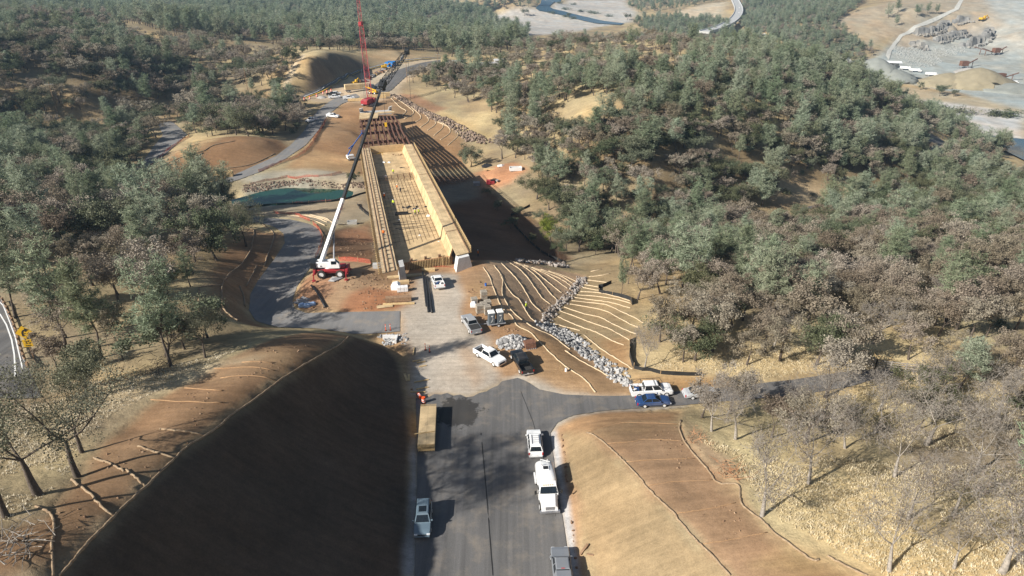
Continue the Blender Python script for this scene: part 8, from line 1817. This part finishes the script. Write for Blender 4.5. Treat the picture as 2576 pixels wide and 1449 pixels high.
cone_pile('stockpile', 'tall grey-green gravel pile beside the quarry shed', *pl(1160, 690), 30, 17, M['gravel_green'], 2); cone_pile('stockpile', 'lower grey-green pile in front of the quarry shed', *pl(1330, 730), 26, 10, M['gravel_green'], 3); cone_pile('stockpile', 'long tan sand pile on the quarry berm', *pl(1840, 790), 34, 12, M['gravel_tan'], 4, .7); cone_pile('stockpile', 'larger tan sand pile on the quarry berm', *pl(2110, 800), 42, 18, M['gravel_tan'], 5, .7); cone_pile('stockpile', 'pale gravel pile at the quarry edge by white trucks', *pl(2440, 840), 34, 7, M['gravel_green'], 6, .7); cone_pile('stockpile', 'small blue-grey pile below the sand screen', *pl(2040, 680), 16, 6, M['gravel_grey'], 7); cone_pile('stockpile', 'brown gravel pile left of the tall grey-green pile', *pl(1010, 640), 22, 7, M['gravel_tan'], 8)
M['shed_roof'] = mat('shed_roof', (.70, .72, .72), .5)
def shed(e):
    for x in (-9, -3, 3, 9):
        for y in (-4, 4): MB().box(x - .2, x + .2, y - .2, y + .2, 0, 6).build('post', M['steel_grey'], e)
    MB().loft([[(-10, -5.5, 6), (-10, 0, 7.5), (-10, 5.5, 6), (-10, 0, 7.0)], [(10, -5.5, 6), (10, 0, 7.5), (10, 5.5, 6), (10, 0, 7.0)]]).build('roof', M['shed_roof'], e); MB().box(-9, 9, 3.6, 3.9, 0, 6).build('back_wall', M['siding'], e); MB().box(-8, 0, -3, 3, 0, 4).build('office', M['white'], e)
simple('open_shed', 'open-fronted quarry shed with white metal roof', 'shed', *pl(1310, 635), shed, R(-15))
def qtruck(e):
    MB().box(-4.5, 1.6, -1.3, 1.3, 1.3, 3.1).build('dump_body', M['white'], e, bevel=.1); MB().box(2.0, 3.6, -1.25, 1.25, .9, 3.1).build('cab', M['white'], e, bevel=.12); MB().box(3.5, 4.9, -1.1, 1.1, .8, 2.0).build('hood', M['white'], e, bevel=.1); mb = MB(); mb.box(3.4, 3.62, -1.1, 1.1, 2.1, 2.9); mb.build('windscreen', M['glass'], e)
    for x in (-3.4, -2.2, 3.9):
        for y in (-1.1, 1.1): wheel(x, y, .55, .45, e)
for (x, y), rz, lb in (((1450, 655), -20, 'long white truck parked at the end of the quarry shed'), ((1540, 675), -15, 'white truck between the shed and the quarry floor'), ((1690, 712), -12, 'white truck alone on the quarry floor'), ((2440, 790), -12, 'big white truck at the gravel heap on the quarry edge'), ((880, 572), 10, 'white truck in the parking area by the quarry trees'), ((900, 595), 10, 'second white truck in the parking area by the quarry trees')):
    simple('quarry_truck', lb, 'truck', *pl(x, y), qtruck, R(rz), 'quarry trucks').scale = (1.25, 1.25, 1.25)
def crusher(n_, seed):
    def f(e):
        rg = random.Random(seed); MB().box(-4, 4, -2.5, 2.5, 3, 8).build('hopper', M['rust'], e, bevel=.1); mb = MB()
        for x in (-3.5, 3.5):
            for y in (-2, 2): mb.beam((x, y, 0), (x, y, 3), .5)
        mb.build('leg', M['steel_grey'], e)
        for i in range(n_):
            a = rg.uniform(-.5, .5) + (0 if i % 2 else math.pi); L_ = rg.uniform(16, 26); mb = MB(); mb.beam((0, 0, 2.5), (L_*math.cos(a), L_*math.sin(a), 8.5), 1.3, .7); mb.beam((L_*.7*math.cos(a), L_*.7*math.sin(a), 0), (L_*.7*math.cos(a), L_*.7*math.sin(a), 6.6), .5); mb.build('conveyor', M['rust'], e)
    return f
simple('rock_crusher', 'rock crusher with conveyors on the quarry floor', 'crusher', *pl(2290, 515), crusher(3, 1), .2); simple('rock_crusher', 'old sand screen with conveyor on a tan mound', 'crusher', *pl(1990, 640), crusher(1, 2), R(185)); simple('rock_crusher', 'crushing plant with conveyors at the edge of the quarry', 'crusher', *pl(2330, 760), crusher(3, 4), .1)
simple('excavator', 'yellow digger on the upper quarry track', 'excavator', *pl(2170, 195), exca, R(20)).scale = (2.2, 2.2, 2.2)
for (x, y), h, wd, lb in (((1690, 1050), 7, 2.2, 'dark green willow thicket on the river gravel nearest the oaks'), ((1830, 1035), 6, 2.6, 'willow thicket on the river gravel, second from the oaks'), ((2000, 1055), 6, 3.0, 'wide willow thicket in the middle of the river gravel'), ((2300, 1080), 6, 2.8, 'long willow thicket on the river gravel'), ((2440, 1085), 6, 2.8, 'willow thicket at the far end of the river gravel'), ((1770, 900), 11, 1.1, 'round dark tree on the quarry berm'), ((1900, 905), 7, 1.0, 'small bright tree on the quarry berm'), ((1590, 840), 8, .8, 'slim tree on the slope of the quarry berm')):
    p = G(*pl(x, y)); plant('live' if h > 6 else 'shrub', p.x, p.y, h, lb, wid=wd if h > 6 else wd * .9, name='willow_thicket' if h <= 7 and wd > 2 else 'oak_tree', cat='thicket' if wd > 2 else 'tree')
for (x, y), h in (((1555, 160), 17), ((1660, 125), 16), ((1740, 130), 14), ((1290, 170), 20), ((1380, 120), 18), ((1360, 240), 15)):
    p = G(*pl(x, y)); plant('pine', p.x, p.y, h, 'dark pine on the tan hillside above the quarry', 'pines on the tan hillside above the quarry', wid=1.3)
for (x, y), h in (((230, 150), 14), ((640, 160), 8), ((2190 - 1000, 190), 12)):
    p = G(*z1('13', x, y)); plant('live', p.x, p.y, h, 'tree alone on the pale river bar', 'trees alone on the pale river bar', wid=1.2)
for i in range(10):
    x, y = [(560, 35), (690, 45), (620, 90), (760, 110), (840, 120), (480, 125), (620, 160), (680, 175), (900, 130), (1010, 155)][i]
    p = G(*z1('13', x, y)); plant('shrub', p.x, p.y, 5, 'low willow scrub on the pale river bar', 'willow scrub on the river bar', wid=2.6)
# ------------------------------------------------------------------ haze
_zl, _zh = float(GZ.min()) - 3, max(float(GZ.max()) + 5, 160)
hz = MB().box(-9200, 9200, -9200, 9200, _zl, _zh).build('haze', None); tag(hz, 'thin blue-grey haze over the far hills', 'haze', kind='stuff')
m = bpy.data.materials.new('haze'); m.use_nodes = True; m.node_tree.nodes.clear(); mo = m.node_tree.nodes.new('ShaderNodeOutputMaterial'); pv = m.node_tree.nodes.new('ShaderNodeVolumePrincipled')
pv.inputs['Color'].default_value = (.50, .74, 1.0, 1); pv.inputs['Density'].default_value = .00014; pv.inputs['Anisotropy'].default_value = .2; m.node_tree.links.new(pv.outputs[0], mo.inputs['Volume']); hz.data.materials.append(m)
